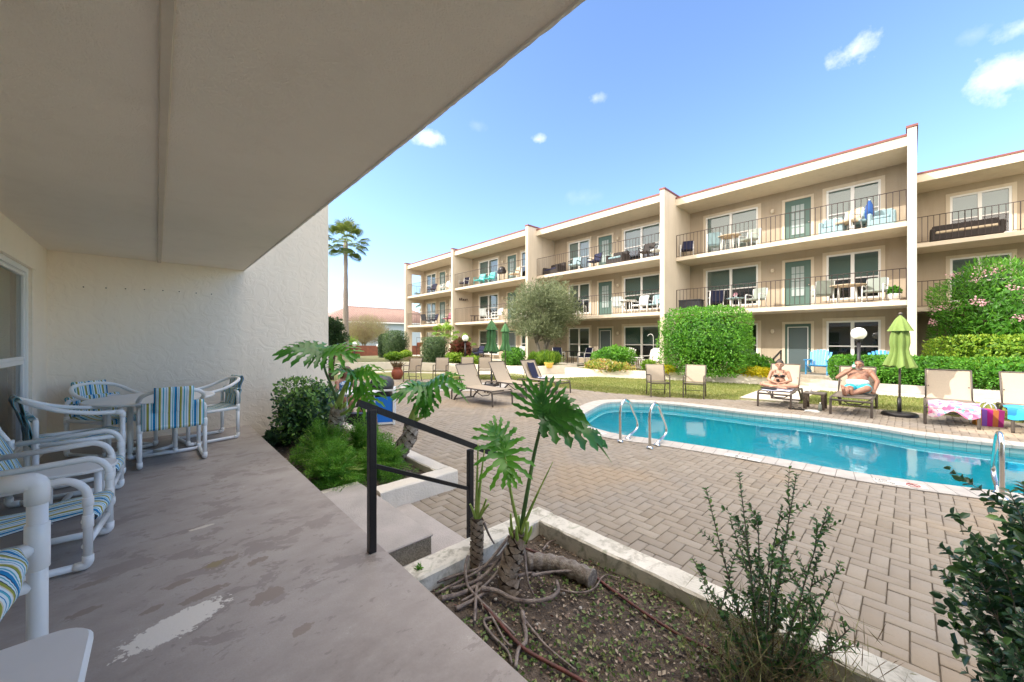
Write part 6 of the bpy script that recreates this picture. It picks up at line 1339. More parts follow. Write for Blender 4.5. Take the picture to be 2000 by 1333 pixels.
# small-leaved shrub in the right bed: branching stems with paired leaves
def stem_shrub(name, label, base, tips, seed, material, lf, step, twig_n, leafw=.55, stem_r=.006, sub=.35, brown=None):
    rd = random.Random(seed); o = empty(name, label, 'shrub', tuple(base)); mb = MB(); P = []; D = []; N = []; L = []; T = []
    def put(p, ax, s):
        a = ax.orthogonal().normalized(); a = Matrix.Rotation(rd.random()*6.28, 3, ax) @ a
        for sg in (1, -1):
            d = (a*sg*.9+ax*.75).normalized(); P.append(tuple(p)); D.append(tuple(d)); N.append(tuple(ax*.8-a*sg*.3+UP*.3+Vector((rd.gauss(0, .3), rd.gauss(0, .3), rd.gauss(0, .3))))); L.append(lf*s*rd.uniform(.7, 1.15)); T.append(min(1, max(0, rd.gauss(.45, .22))))
    def stem(p0, p1, r, depth, bow):
        p0, p1 = Vector(p0), Vector(p1); m1 = p0.lerp(p1, .4)+bow; pts = catmull([p0, m1, p1], 8); n = len(pts); mb.tube(pts, r, 6, rs=[r*(1-.75*i/(n-1)) for i in range(n)]); Lt = (p1-p0).length; nl = int(Lt/step)
        for i in range(nl):
            t = i/nl
            if t < (.30 if depth == 0 else .12): continue
            q = t*(n-1); k = min(int(q), n-2); p = pts[k].lerp(pts[k+1], q-k); ax = (pts[k+1]-pts[k]).normalized(); put(p, ax, 1-.35*t)
        if depth < 2:
            for j in range(twig_n if depth == 0 else 2):
                t = rd.uniform(.34, .92); q = t*(n-1); k = min(int(q), n-2); p = pts[k].lerp(pts[k+1], q-k); ax = (pts[k+1]-pts[k]).normalized(); a = Matrix.Rotation(rd.random()*6.28, 3, ax) @ ax.orthogonal().normalized()
                dd = (ax*.8+a*.75+UP*.15).normalized(); stem(p, p+dd*Lt*sub*rd.uniform(.5, 1.1)*(1-t*.5), r*.5, depth+1, Vector((rd.uniform(-.01, .01), rd.uniform(-.01, .01), .01)))
    for tp in tips: stem(Vector((rd.uniform(-.04, .04), rd.uniform(-.04, .04), 0)), Vector(tp)-Vector(base), stem_r, 0, Vector((rd.uniform(-.03, .03), rd.uniform(-.03, .03), .0)))
    mb.build('stem', M['bark'], o); A = lambda q: np.array(q, float); L = A(L); leaf_mesh('foliage', A(P), A(D), A(N), L, L*leafw, material, o, A(T), seg=2, curl=.12); return o
bs = Vector((2.02, .44, -.25))
stem_shrub('small_leaved_shrub', 'open small-leaved shrub growing over the planter curb at bottom right', bs,
           [gt(*q) for q in [(1378, 952, 1.80), (1443, 922, 1.74), (1352, 1090, 1.75), (1556, 925, 1.66), (1528, 985, 1.72), (1618, 990, 1.66), (1642, 1095, 1.60), (1480, 1000, 1.78), (1425, 1010, 1.7), (1662, 1225, 1.5), (1600, 1080, 1.62), (1510, 1070, 1.6), (1460, 1120, 1.62), (1570, 1150, 1.5), (1400, 1180, 1.75), (1650, 1260, 1.42), (1540, 1030, 1.8), (1610, 1200, 1.5)]], 5, M['lf_shrub'], .035, .0185, 5)
k = 1500; P = np.c_[rng.normal(size=k)*.15, rng.normal(size=k)*.16, abs(rng.normal(size=k))*.14]; o = empty('dry_grass', 'tangle of dry grass and twigs at the foot of the small-leaved shrub', 'plant', (2.0, .42, -.24)); leaf_mesh('foliage', P, rdir(k, 1.0), rdir(k), .06+.14*rng.random(k), .004, M['lf_brown'], o); leaf_mesh('green_blade', P[:40]*.9, rdir(40, 1.2), rdir(40), .09, .012, M['lf_shrub'], o, curl=.3)
# dense dark shrub cut by the right edge
rb = Vector((2.02, -.42, -.25)); o = stem_shrub('glossy_shrub', 'dense glossy dark-leaved shrub filling the bottom right corner of the photo', rb,
    [gt(*q) for q in [(1915, 1050, 1.52), (1985, 985, 1.45), (1905, 1110, 1.42), (1996, 940, 1.46), (1900, 1190, 1.4), (1955, 1085, 1.36), (2005, 1110, 1.3), (1910, 1260, 1.35), (1990, 1190, 1.25), (2050, 1010, 1.4), (2060, 1150, 1.3), (1925, 1320, 1.3), (1985, 1300, 1.2), (2050, 1260, 1.2), (2100, 1080, 1.4)]], 9, M['lf_bluegreen'], .046, .019, 8, leafw=.66, sub=.42)
k = 800; c0 = gt(2010, 1200, 1.42)-rb; d = rdir(k); P = d*(rng.random(k)**.35)[:, None]*np.array([.20, .20, .36]); P *= (1+.28*lump(P, 9, 6))[:, None]; P += np.array(c0); leaf_mesh('foliage', P, unit(d+rdir(k)), unit(d+rdir(k)*.6), .044, .029, M['lf_bluegreen'], o, seg=2, curl=.12)
# roots, a fallen stem, pipes, litter and weeds in the bare bed
def px_path(L, z): return catmull([gz(px, py, z if not isinstance(z, (list, tuple)) else z[i]) for i, (px, py) in enumerate(L)], 6)
roots = [([(995, 1047), (960, 1092), (930, 1118), (850, 1160)], [-.02, -.12, -.18, -.225], .010), ([(940, 1150), (970, 1155), (1000, 1170), (1032, 1175), (1070, 1170), (1090, 1155), (1087, 1135)], -.20, .014), ([(915, 1085), (909, 1107), (912, 1140), (925, 1160), (960, 1195), (1005, 1240)], [-.1, -.15, -.2, -.21, -.22, -.225], .010),
         ([(935, 1120), (930, 1160), (927, 1215)], -.215, .011), ([(1020, 1195), (1027, 1250), (1012, 1270), (1007, 1305)], -.222, .012), ([(970, 1207), (945, 1212), (960, 1240), (990, 1270), (1000, 1297)], -.225, .008), ([(1025, 1212), (1045, 1237), (1070, 1265), (1125, 1310)], -.225, .007),
         ([(1022, 1062), (1027, 1110), (1032, 1140), (1042, 1162)], [-.02, -.12, -.18, -.22], .009), ([(1037, 1125), (1075, 1118), (1118, 1115)], -.17, .010), ([(852, 1137), (905, 1120), (970, 1100)], -.21, .011), ([(862, 1170), (900, 1160), (940, 1140)], -.22, .016), ([(890, 1190), (925, 1172), (960, 1150)], -.222, .012),
         ([(1000, 1060), (985, 1100), (940, 1150), (900, 1175)], [-.05, -.14, -.2, -.225], .009), ([(1090, 1152), (1130, 1158), (1160, 1150), (1180, 1125), (1210, 1130)], -.215, .006), ([(1060, 1075), (1075, 1058), (1100, 1055), (1140, 1070)], -.225, .007), ([(945, 1020), (955, 1045), (965, 1062)], [.06, -.03, -.12], .008), ([(940, 1015), (943, 1045), (940, 1080), (935, 1110)], [.05, -.05, -.15, -.21], .008),
         ([(940, 1180), (955, 1195), (985, 1250), (1000, 1262)], -.22, .007), ([(990, 1070), (960, 1110), (930, 1135), (880, 1150)], [-.08, -.17, -.2, -.22], .013), ([(1000, 1130), (1040, 1120), (1060, 1140)], -.2, .010)]
for i, (L_, z, r) in enumerate(roots):
    mb = MB(); P = px_path(L_, z); mb.tube(P, r, 8, rs=[r*(1.1-.4*j/(len(P)-1)) for j in range(len(P))]); ob = mb.build('aerial_root', M['root'], e)
    ob.matrix_parent_inverse = Matrix.Translation(-e.location)
mb = MB(); P = px_path([(1030, 1098), (1060, 1098), (1095, 1105), (1130, 1118), (1158, 1132)], -.19); mb.tube(P, .06, 14, rs=[.055+.006*math.sin(j*1.7) for j in range(len(P))]); tag(mb.build('fallen_stem', M['bark']), 'thick grey fallen stem lying on the soil of the bare bed', 'log')
mb = MB(); mb.tube(px_path([(1000, 1062), (1035, 1075), (1085, 1092), (1150, 1120), (1195, 1152), (1260, 1198), (1330, 1242), (1420, 1285), (1600, 1400)], -.222), .0085, 8); tag(mb.build('irrigation_pipe', M['pipe_red']), 'dark red irrigation pipe running along the soil past the fallen stem', 'pipe')
mb = MB(); mb.tube(px_path([(925, 1160), (965, 1205), (1005, 1250), (1030, 1272), (1075, 1297), (1140, 1333), (1300, 1440)], -.22), .0095, 8); tag(mb.build('irrigation_pipe', M['pipe_red']), 'dark red irrigation pipe running from the roots towards the bottom edge', 'pipe')
def scatter(name, label, n, x0, x1, y0, y1, z, material, l0, l1, wr, up, seed, dens=2.2, thr=-.2, cat='weeds'):
    g = np.random.default_rng(seed); P = np.c_[g.uniform(x0, x1, n), g.uniform(y0, y1, n), np.full(n, z)]; lm = lump(P, dens*2, seed); P = P[lm > thr]; k = len(P)
    P[:, 2] = z+.018*lump(np.c_[P[:, :2], np.zeros(k)], 3, 2)+.014; D = unit(g.normal(size=(k, 3))*[1, 1, .4]+[0, 0, up]); N = unit(g.normal(size=(k, 3))*.5+[0, 0, 1]); L = l0+(l1-l0)*g.random(k)
    o = leaf_mesh(name, P, D, N, L, L*wr, material, None, g.random(k)); return tag(o, label, cat, kind='stuff')
scatter('weeds', 'tiny green weeds sprouting over the bare soil', 5200, 1.08, 2.27, -1.2, 2.06, -.24, M['lf_weed'], .010, .030, .8, .5, 91, thr=-.05)
scatter('leaf_litter', 'brown leaf litter and wood chips on the bare soil', 5200, 1.08, 2.27, -1.2, 2.06, -.245, M['lf_chip'], .010, .034, .55, .05, 92, thr=-.6)
scatter('leaf_litter', 'brown leaf litter under the fern bed', 1500, 1.08, 2.3, 3.72, 7.1, -.22, M['lf_chip'], .01, .035, .5, .05, 93, thr=-.6)
M['stone'] = mat('pale_pebble', (.45, .42, .38), .9)
mb = MB(); g_ = random.Random(4); SB = []
for i in range(70):
    x, y, r = g_.uniform(1.15, 2.2), g_.uniform(-.5, 2.0), g_.uniform(.006, .016); mb.ball((x, y, -.232), (r, r*.8, r*.5), 6)
tag(mb.build('pebbles', M['stone']), 'pale pebbles scattered over the bare soil', 'pebbles', kind='stuff')
tuft = gz(818, 1112, -.13); o = empty('weed', 'small bright green weed growing from the curb below the step', 'weed', tuple(tuft)); leaf_mesh('foliage', np.zeros((40, 3))+rng.normal(size=(40, 3))*.006, rdir(40, 1), rdir(40), .03, .012, M['lf_fern'], o)

# ================================================================== PEOPLE
def solid(shapes, voxel=.008, smooth=2):
    """one continuous surface from tapered limbs and rounded masses"""
    mb = MB()
    for s in shapes:
        if s[0] == 'c':
            a, ra, b, rb_ = Vector(s[1]), s[2], Vector(s[3]), s[4]; d = (b-a).normalized(); pts = [a-d*ra*.75, a-d*ra*.35, a, a.lerp(b, .33), a.lerp(b, .66), b, b+d*rb_*.35, b+d*rb_*.75]; bulge = s[5] if len(s) > 5 else 1.0
            mb.tube(pts, ra, 12, rs=[ra*.55, ra*.88, ra, (ra*.67+rb_*.33)*bulge, (ra*.33+rb_*.67)*(1+(bulge-1)*.5), rb_, rb_*.88, rb_*.55])
        else: mb.ball(s[1], s[2], 20) if len(s) < 4 else ball_rot(mb, s[1], s[2], s[3])
    me = bpy.data.meshes.new('tmp'); me.from_pydata(mb.v, [], mb.f); ob = bpy.data.objects.new('tmp', me); COL.objects.link(ob)
    m = ob.modifiers.new('r', 'REMESH'); m.mode = 'VOXEL'; m.voxel_size = voxel; m.use_smooth_shade = True
    m2 = ob.modifiers.new('s', 'SMOOTH'); m2.factor = .5; m2.iterations = smooth
    dg = bpy.context.evaluated_depsgraph_get(); dg.update(); out = bpy.data.meshes.new_from_object(ob.evaluated_get(dg)); COL.objects.unlink(ob); bpy.data.objects.remove(ob)
    out.polygons.foreach_set('use_smooth', np.ones(len(out.polygons), bool)); return out
def ball_rot(mb, c, r, rot):
    s0 = len(mb.v); mb.ball((0, 0, 0), r, 20); M_ = Matrix.Translation(c) @ Matrix.Rotation(rot[1], 4, rot[0])
    for i in range(s0, len(mb.v)): mb.v[i] = tuple(M_ @ Vector(mb.v[i]))
def put(me, name, mtl, parent):
    me.name = name; me.materials.clear(); me.materials.append(M[mtl]); o = bpy.data.objects.new(name, me); COL.objects.link(o); o.parent = parent; return o
def hand(shapes, w, d, up, s=1.0, curl=.5, thumb=1):
    """palm, five bent fingers of unequal length; w wrist, d pointing direction, up = back of the hand"""
    w, d, up = Vector(w), Vector(d).normalized(), Vector(up).normalized(); sd = d.cross(up).normalized(); up = sd.cross(d)
    shapes.append(('c', w, .026*s, w+d*.03*s, .03*s)); pe = w+d*.085*s
    for k in (-.027, -.009, .009, .027): shapes.append(('c', w+d*.02*s+sd*k*.7*s, .015*s, pe+sd*k*s, .0125*s))
    for k, L in ((-.03, .058), (-.01, .072), (.01, .078), (.03, .070)):
        a = pe+sd*k*s; b = a+(d*math.cos(curl*.6)-up*math.sin(curl*.6))*L*.5*s; c = b+(d*math.cos(curl*1.7)-up*math.sin(curl*1.7))*L*.5*s; shapes.append(('c', a, .0105*s, b, .0095*s)); shapes.append(('c', b, .0095*s, c, .008*s))
    a = w+d*.03*s+sd*.03*thumb*s; b = a+(d*.7+sd*.7*thumb-up*.2)*.035*s; shapes.append(('c', a, .014*s, b, .012*s)); shapes.append(('c', b, .012*s, b+(d*.9+sd*.15*thumb-up*.3)*.03*s, .010*s))
def head(shapes, c, f, r=1.0, tilt=0):
    """skull, jaw, nose, brow, lips, ears; f = facing"""
    c = Vector(c); f = Vector(f).normalized(); s = f.cross(UP).normalized(); u = s.cross(f)
    shapes += [('b', c+u*.03*r, (.079*r, .082*r, .092*r)), ('c', c-u*.02*r+f*.02*r, .066*r, c-u*.085*r+f*.048*r, .036*r), ('c', c+u*.028*r+f*.078*r, .013*r, c-u*.018*r+f*.098*r, .015*r), ('c', c-u*.052*r+f*.076*r-s*.02*r, .012*r, c-u*.052*r+f*.076*r+s*.02*r, .012*r),
               ('c', c+u*.042*r+f*.070*r-s*.035*r, .013*r, c+u*.042*r+f*.070*r+s*.035*r, .013*r)]
    for k in (-1, 1): shapes += [('c', c+s*k*.080*r+u*.015*r, .014*r, c+s*k*.082*r-u*.02*r, .012*r), ('b', c+s*k*.036*r-u*.012*r+f*.058*r, (.022*r, .022*r, .02*r))]
    return c, f, s, u
def face_parts(parent, c, f, s, u, r=1.0):
    mb = MB()
    for k in (-1, 1): mb.ball(tuple(c+s*k*.031*r+u*.018*r+f*.079*r), (.011*r, .011*r, .007*r), 10)
    mb.build('eye', M['hair'], parent); mb = MB(); mb.tube([c-u*.052*r+f*.089*r-s*.022*r, c-u*.055*r+f*.094*r, c-u*.052*r+f*.089*r+s*.022*r], .005*r, 6); mb.build('mouth', mat('lips', (.38, .13, .11), .5), parent)
# --- the woman, cross-legged
e = empty('person', 'seated woman in a black bikini, legs crossed, looking down at a phone on the lounger', 'person', (11.95, 2.36, .085), R(180+6)); e.scale = (.94, .94, .92)
F_ = Vector((1, 0, 0)); S = [('b', (0, 0, .10), (.145, .185, .12)), ('c', (0, 0, .12), .13, (.02, 0, .28), .112), ('b', (.035, 0, .22), (.125, .145, .10)), ('c', (.02, 0, .28), .115, (.0, 0, .42), .125), ('c', (-.005, -.115, .475), .058, (-.005, .115, .475), .058), ('b', (.0, 0, .41), (.105, .155, .10)),
     ('c', (0, 0, .48), .052, (.012, 0, .575), .048)]
for k in (-1, 1):
    S += [('b', (.095, k*.072, .375), (.070, .072, .068)), ('b', (-.005, k*.165, .465), (.058, .058, .058)), ('c', (-.005, k*.185, .455), .052, (.06, k*.255, .235), .040), ('c', (.06, k*.255, .235), .040, (.25, k*.075, .175), .026),
          ('c', (.03, k*.12, .085), .098, (.24, k*.37, .105), .066), ('b', (.24, k*.375, .105), (.066, .066, .062)), ('c', (.24, k*.36, .10), .060, (.36, -k*.05, .055+.035*(k > 0)), .036, 1.1), ('c', (.36, -k*.05, .055+.035*(k > 0)), .034, (.35, -k*.17, .04+.02*(k > 0)), .026)]
    for q in range(5): S.append(('c', (.325+.016*q, -k*.175, .04+.02*(k > 0)), .010, (.325+.017*q, -k*(.205-.004*q), .036+.02*(k > 0)), .008))
    hand(S, (.25, k*.075, .175), (.5, -k*.75, .05), (.3, 0, 1), .9, .7, k)
hc, hf, hs, hu = head(S, (.03, 0, .665), (1, .05, -.12), 1.1)
put(solid(S, .0085), 'body', 'skin', e); face_parts(e, hc, hf, hs, hu, 1.1)
put(solid([('b', hc+hu*.058-hf*.018, (.098, .098, .092)), ('b', hc-hf*.05+hu*.0, (.066, .090, .095)), ('b', hc+hu*.135-hf*.03, (.05, .05, .042)), ('c', hc-hf*.05-hu*.03, .035, hc-hf*.05-hu*.1, .02)], .010), 'hair', 'hair', e)
T = []
for k in (-1, 1): T += [('b', (.103, k*.073, .368), (.068, .066, .058)), ('c', (.13, k*.085, .40), .010, (.045, k*.10, .515), .007), ('c', (.045, k*.10, .515), .007, (-.08, k*.06, .5), .007)]
T += [('c', (.155, -.03, .335), .012, (.155, .03, .335), .012), ('c', (.10, .13, .33), .010, (.0, .162, .33), .009), ('c', (.10, -.13, .33), .010, (.0, -.162, .33), .009)]
put(solid(T, .0075), 'bikini_top', 'black', e)
put(solid([('b', (-.005, 0, .10), (.15, .19, .075)), ('c', (.1, 0, .07), .06, (.16, 0, .05), .04)], .010), 'bikini_bottom', 'black', e)
ph_ = empty('phone', 'black phone held in both hands by the woman in the bikini', 'phone', (11.66, 2.335, .275), R(6)); mb = MB(); mb.box((-.004, -.036, -.01), (.004, .036, .12), bev=.003); mb.build('case', M['black'], ph_); mb = MB(); mb.box((.0045, -.031, 0), (.006, .031, .11)); mb.build('screen', M['dark'], ph_); ph_.rotation_euler = (0, R(-50), R(6))
mb = MB(); mb.ball((0, 0, .035), (.13, .19, .035), 14); o = mb.build('clothes', M['black'], None, (11.46, 2.50, .075)); tag(o, 'folded black clothing lying on the lounger before the seated woman', 'clothing')
# --- the man, reclining
e = empty('person', 'bearded shirtless man in blue and white shorts reclining and lifting a green bottle', 'person', (12.26, .86, .07), R(180))
bk = Vector((-.47, 0, .88)).normalized()                      # up along the reclined back
hip = Vector((.02, 0, .13)); ch = hip+bk*.29; sh = hip+bk*.43; nk = sh+bk*.06
S = [('b', hip, (.17, .20, .135)), ('c', hip, .16, ch, .17), ('b', hip+bk*.16+Vector((.10, 0, .03)), (.17, .20, .17)), ('c', sh+Vector((0, -.15, 0)), .075, sh+Vector((0, .15, 0)), .075), ('b', ch+Vector((.03, 0, .03)), (.14, .20, .13)), ('b', ch+Vector((.08, .08, .05)), (.08, .09, .07)), ('b', ch+Vector((.08, -.08, .05)), (.08, .09, .07)), ('c', sh, .066, nk+Vector((.03, 0, .02)), .062)]
for k in (-1, 1): S += [('b', sh+Vector((0, k*.21, -.01)), (.072, .072, .075))]
# his far-right arm (towards -Y in the scene it is the image's right) hangs by his side, the other lifts the bottle
S += [('c', sh+Vector((0, .23, -.02)), .062, (-.02, .34, .30), .048), ('c', (-.02, .34, .30), .048, (.16, .30, .12), .032)]; hand(S, (.16, .30, .12), (.85, -.1, -.2), (.2, .2, 1), 1.1, .6, 1)
S += [('c', sh+Vector((.01, -.23, -.02)), .062, (.10, -.36, .36), .048), ('c', (.10, -.36, .36), .048, (.10, -.12, .56), .033)]; hand(S, (.10, -.12, .56), (.0, .55, .75), (-.9, -.2, 0), 1.05, 1.1, -1)
S += [('c', (.08, .10, .12), .105, (.47, .20, .17), .072), ('c', (.47, .20, .17), .070, (.78, -.05, .06), .044, 1.15), ('c', (.78, -.05, .06), .042, (.80, -.06, .16), .034), ('c', (.08, -.10, .12), .105, (.52, -.14, .12), .072), ('c', (.52, -.14, .12), .068, (.88, -.16, .05), .044, 1.15), ('c', (.88, -.16, .05), .042, (.92, -.18, .17), .034)]
for k, bx, by, bz in ((1, .81, -.06, .19), (2, .93, -.18, .20)):
    for q in range(5): S.append(('c', (bx-.01, by-.032+.016*q, bz), .012, (bx-.015, by-.034+.017*q, bz+.03+.006*(4-q)), .010))
hc, hf, hs, hu = head(S, tuple(nk+Vector((.055, .01, .105))), (1, -.12, -.05), 1.05)
put(solid(S, .009), 'body', 'skin2', e); face_parts(e, hc, hf, hs, hu, 1.05)
put(solid([('b', hc+hu*.066-hf*.02, (.088, .088, .068)), ('b', hc-hf*.05+hu*.02, (.055, .08, .075))], .010), 'hair', 'hair', e)
put(solid([('c', hc-hu*.058+hf*.045-hs*.045, .026, hc-hu*.10+hf*.064, .034), ('c', hc-hu*.058+hf*.045+hs*.045, .026, hc-hu*.10+hf*.064, .034), ('c', hc-hu*.025+hf*.012-hs*.074, .014, hc-hu*.058+hf*.045-hs*.05, .022), ('c', hc-hu*.025+hf*.012+hs*.074, .014, hc-hu*.058+hf*.045+hs*.05, .022), ('c', hc-hu*.038+hf*.090-hs*.02, .010, hc-hu*.038+hf*.090+hs*.02, .010)], .008), 'beard', 'beard', e)
M['tealshorts'] = mat('teal_swim_shorts', (.02, .34, .46), .85, var=(.04, .48, .60), vscale=9, obj=True); M['whitecloth'] = mat('white_towelling', (.62, .68, .70), .9, var=(.66, .72, .73), vscale=12, obj=True)
put(solid([('b', hip+Vector((.02, 0, .0)), (.18, .215, .13)), ('c', (.06, .10, .13), .122, (.36, .17, .165), .105), ('c', (.06, -.10, .13), .122, (.30, -.13, .135), .108)], .011), 'shorts', 'tealshorts', e)
put(solid([('b', hip+bk*.14+Vector((.12, 0, .02)), (.165, .215, .125)), ('c', (.16, -.12, .22), .05, (.16, .12, .22), .05)], .011), 'waist_cloth', 'whitecloth', e)
M['greenglass'] = mat('green_bottle_glass', (.03, .25, .13), .15)
hb = Vector((12.26, .86, .07))+Vector((-(.15), -(-.06), .66)); b_ = empty('bottle', 'small green bottle in the raised hand of the reclining man', 'bottle', tuple(hb)); mb = MB(); mb.lathe([(.001, -.06), (.03, -.06), (.03, .03), (.013, .06), (.012, .10)], (0, 0, 0), 14); mb.build('glass_body', M['greenglass'], b_); mb = MB(); mb.lathe([(.0305, -.04), (.0312, -.04), (.0312, .02), (.0305, .02)], (0, 0, 0), 14); mb.build('paper_label', M['whitecloth'], b_); b_.rotation_euler = (0, R(25), 0)
# --- someone half hidden behind the big leaves, at a white table
pw = gt(671, 748, 7.9); e = empty('person', 'brown-haired person in a blue patterned top, mostly hidden behind the big leaves', 'person', (pw.x, pw.y, DZ), R(-75))
S = [('b', (0, 0, .46), (.13, .16, .11)), ('c', (0, 0, .48), .12, (.03, 0, .70), .12), ('c', (.03, -.12, .82), .055, (.03, .12, .82), .055), ('b', (.03, 0, .76), (.10, .15, .09)), ('c', (.04, 0, .84), .045, (.07, 0, .92), .042)]
for k in (-1, 1):
    S += [('c', (.03, k*.17, .81), .046, (.12, k*.22, .60), .036), ('c', (.12, k*.22, .60), .036, (.32, k*.12, .58), .026), ('c', (.02, k*.09, .45), .08, (.40, k*.11, .45), .058), ('c', (.40, k*.11, .45), .056, (.42, k*.11, .10), .036), ('c', (.42, k*.11, .06), .034, (.56, k*.12, .035), .026)]; hand(S, (.32, k*.12, .58), (.9, -k*.2, -.1), (0, 0, 1), .85, .5, -k)
hc, hf, hs, hu = head(S, (.10, 0, 1.0), (1, .1, -.35), .95); put(solid(S, .010), 'body', 'skin', e); face_parts(e, hc, hf, hs, hu, .95)
put(solid([('b', hc+hu*.05-hf*.016, (.088, .088, .086)), ('c', hc-hf*.05+hu*.02, .07, hc-hf*.07-hu*.15, .055)], .011), 'hair', 'hair2', e)
put(solid([('c', (.0, 0, .50), .135, (.03, 0, .70), .135), ('b', (.03, 0, .76), (.115, .165, .085))], .011), 'top', 'bluetop', e)
mb = MB(); mb.lathe([(.001, .38), (.17, .38), (.18, .36), (.17, .34), (.03, .33), (.03, .02), (.16, .01), (.16, 0), (.001, 0)], (0, 0, 0), 20); o = mb.build('stool', M['white'], None, (pw.x, pw.y, DZ)); tag(o, 'low white stool under the person behind the leaves', 'stool')
pt = gt(697, 772, 6.9); e = empty('pool_table', 'white table behind the fern bed beside the blue bin', 'table', (pt.x, pt.y, DZ), R(-40)); mb = MB(); bev_top(mb, rrect(-.33, .33, -.28, .28, .08), .70, .73); mb.build('tabletop', M['white'], e)
for sx in (-1, 1):
    for sy in (-1, 1): mb = MB(); mb.tube([(sx*.30, sy*.24, 0), (sx*.24, sy*.2, .70)], .016, 8); mb.build('leg', M['steel'], e)
o = empty('bag', 'black bag standing on the paving beneath the white table', 'bag', (pt.x, pt.y, DZ), R(-40)); mb = MB(); mb.box((-.2, -.13, .02), (.2, .13, .34), bev=.05); mb.build('body', M['black'], o); mb = MB(); mb.tube(bez((-.12, 0, .33), (-.1, 0, .5), (.1, 0, .5), (.12, 0, .33), 8), .012, 6); mb.build('handle', M['black'], o)

# ================================================================== BALCONY AND TERRACE FURNITURE ACROSS THE POOL
def on_bal(px, X): 
    d = ray(px, 600); return d.y*X/d.x
def bchair(px, X, z, rz, fr, cu, label, s=1.0):
    e = empty('balcony_chair', label, 'chair', (X, on_bal(px, X), z), R(rz), 'chairs on the balconies across the pool'); w = .28
    for y in (-w, w): mb = MB(); mb.tube([(.27, y, 0), (.26, y, .60), (.2, y, .64), (-.24, y, .62)], .022, 6); mb.tube([(-.30, y, 0), (-.24, y, .42), (-.36, y, .90)], .022, 6); mb.build('side_frame', M[fr], e)
    mb = MB(); mb.box((-.24, -w+.02, .38), (.27, w-.02, .46), bev=.02); mb.build('seat', M[cu], e)
    mb = MB(); mb.add([(-.22, -w+.02, .46), (-.22, w-.02, .46), (-.37, w-.02, .94), (-.37, -w+.02, .94), (-.28, -w+.02, .44), (-.28, w-.02, .44), (-.43, w-.02, .93), (-.43, -w+.02, .93)], [(0, 1, 2, 3), (7, 6, 5, 4), (3, 2, 6, 7), (0, 3, 7, 4), (1, 5, 6, 2), (0, 4, 5, 1)]); mb.build('backrest', M[cu], e)
def btable(px, X, z, r, h, fr, top, label, rz=0):
    e = empty('balcony_table', label, 'table', (X, on_bal(px, X), z), rz, 'tables on the balconies across the pool'); mb = MB(); mb.lathe([(.001, h), (r, h), (r, h-.03), (.001, h-.03)], (0, 0, 0), 24, smooth=False); mb.build('tabletop', M[top], e)
    for k in range(4): a = .8+k*1.5708; mb = MB(); mb.tube([(r*.7*math.cos(a), r*.7*math.sin(a), 0), (r*.6*math.cos(a), r*.6*math.sin(a), h-.03)], .02, 6); mb.build('leg', M[fr], e)
def bsofa(px, X, z, rz, L, fr, cu, label):
    e = empty('balcony_sofa', label, 'sofa', (X, on_bal(px, X), z), R(rz)); mb = MB(); mb.box((-.4, -L/2, .05), (.36, L/2, .32), bev=.03); mb.box((-.46, -L/2, .05), (-.28, L/2, .78), bev=.04)
    for s_ in (-1, 1): mb.box((-.4, s_*L/2-.07, .05), (.36, s_*L/2+.07, .56), bev=.04)
    mb.build('frame', M[fr], e); mb = MB(); mb.box((-.27, -L/2+.08, .321), (.34, L/2-.08, .43), bev=.03); mb.build('cushion', M[cu], e)
Z2, Z3 = 2.70, 5.35
M['tan'] = mat('tan_tabletop', (.50, .40, .28), .6); M['redpl'] = mat('dark_red_plastic', (.25, .03, .06), .5)
# bay of the right (front plane 18.3)
bchair(1342, 18.85, Z3, 200, 'pvc', 'navy', 'navy-cushioned white chair at the left corner of the top right balcony')
bchair(1394, 18.95, Z3, 20, 'pvc', 'cushblue', 'white chair left of the tan round table on the top right balcony')
btable(1424, 18.95, Z3, .48, .74, 'white', 'tan', 'tan round table with white legs on the top right balcony')
bchair(1463, 18.95, Z3, 160, 'pvc', 'cushion', 'white chair right of the tan round table on the top right balcony')
bsofa(1625, 19.05, Z3, 180, .6, 'cushblue', 'cushblue', 'low seat with pale blue cushion left of the stacked chairs, top right balcony')
bchair(1655, 18.8, Z3, 150, 'pvc', 'tan', 'tan and white chair piled near the parasol on the top right balcony'); bchair(1678, 19.1, Z3, 200, 'pvc', 'cushblue', 'white folding chair directly beside the blue parasol on the top right balcony')
e = empty('closed_umbrella', 'furled navy parasol standing on the top right balcony', 'umbrella', (18.95, on_bal(1698, 18.95), Z3)); mb = MB(); mb.tube([(0, 0, 0), (0, 0, 1.15)], .02, 8); mb.build('pole', M['white'], e); mb = MB(); mb.lathe([(.02, 1.12), (.10, .9), (.13, .6), (.10, .42)], (0, 0, 0), 16, fold=.2, nf=6); mb.build('canopy', mat('navy_canvas', (.02, .08, .28), .9), e)
bsofa(1722, 19.0, Z3, 180, .6, 'cushblue', 'cushblue', 'pale blue cushioned seat at the right end of the top right balcony')
e = empty('deck_box', 'dark grey storage box on the middle right balcony', 'box', (18.95, on_bal(1350, 18.95), Z2)); mb = MB(); mb.box((-.3, -.48, 0), (.3, .48, .55), bev=.02); mb.build('body', M['greypl'], e); mb = MB(); mb.box((-.32, -.50, .552), (.32, .50, .62), bev=.02); mb.build('lid', M['greypl'], e)
bchair(1397, 18.95, Z2, 30, 'pvc', 'navy', 'dark-seated white chair left of the glass table, middle right balcony'); btable(1437, 18.95, Z2, .36, .55, 'white', 'cushblue', 'small pale glass table with a flower on the middle right balcony')
bchair(1476, 18.85, Z2, 165, 'pvc', 'cushion', 'grey-cushioned white chair left of the green door, middle right balcony')
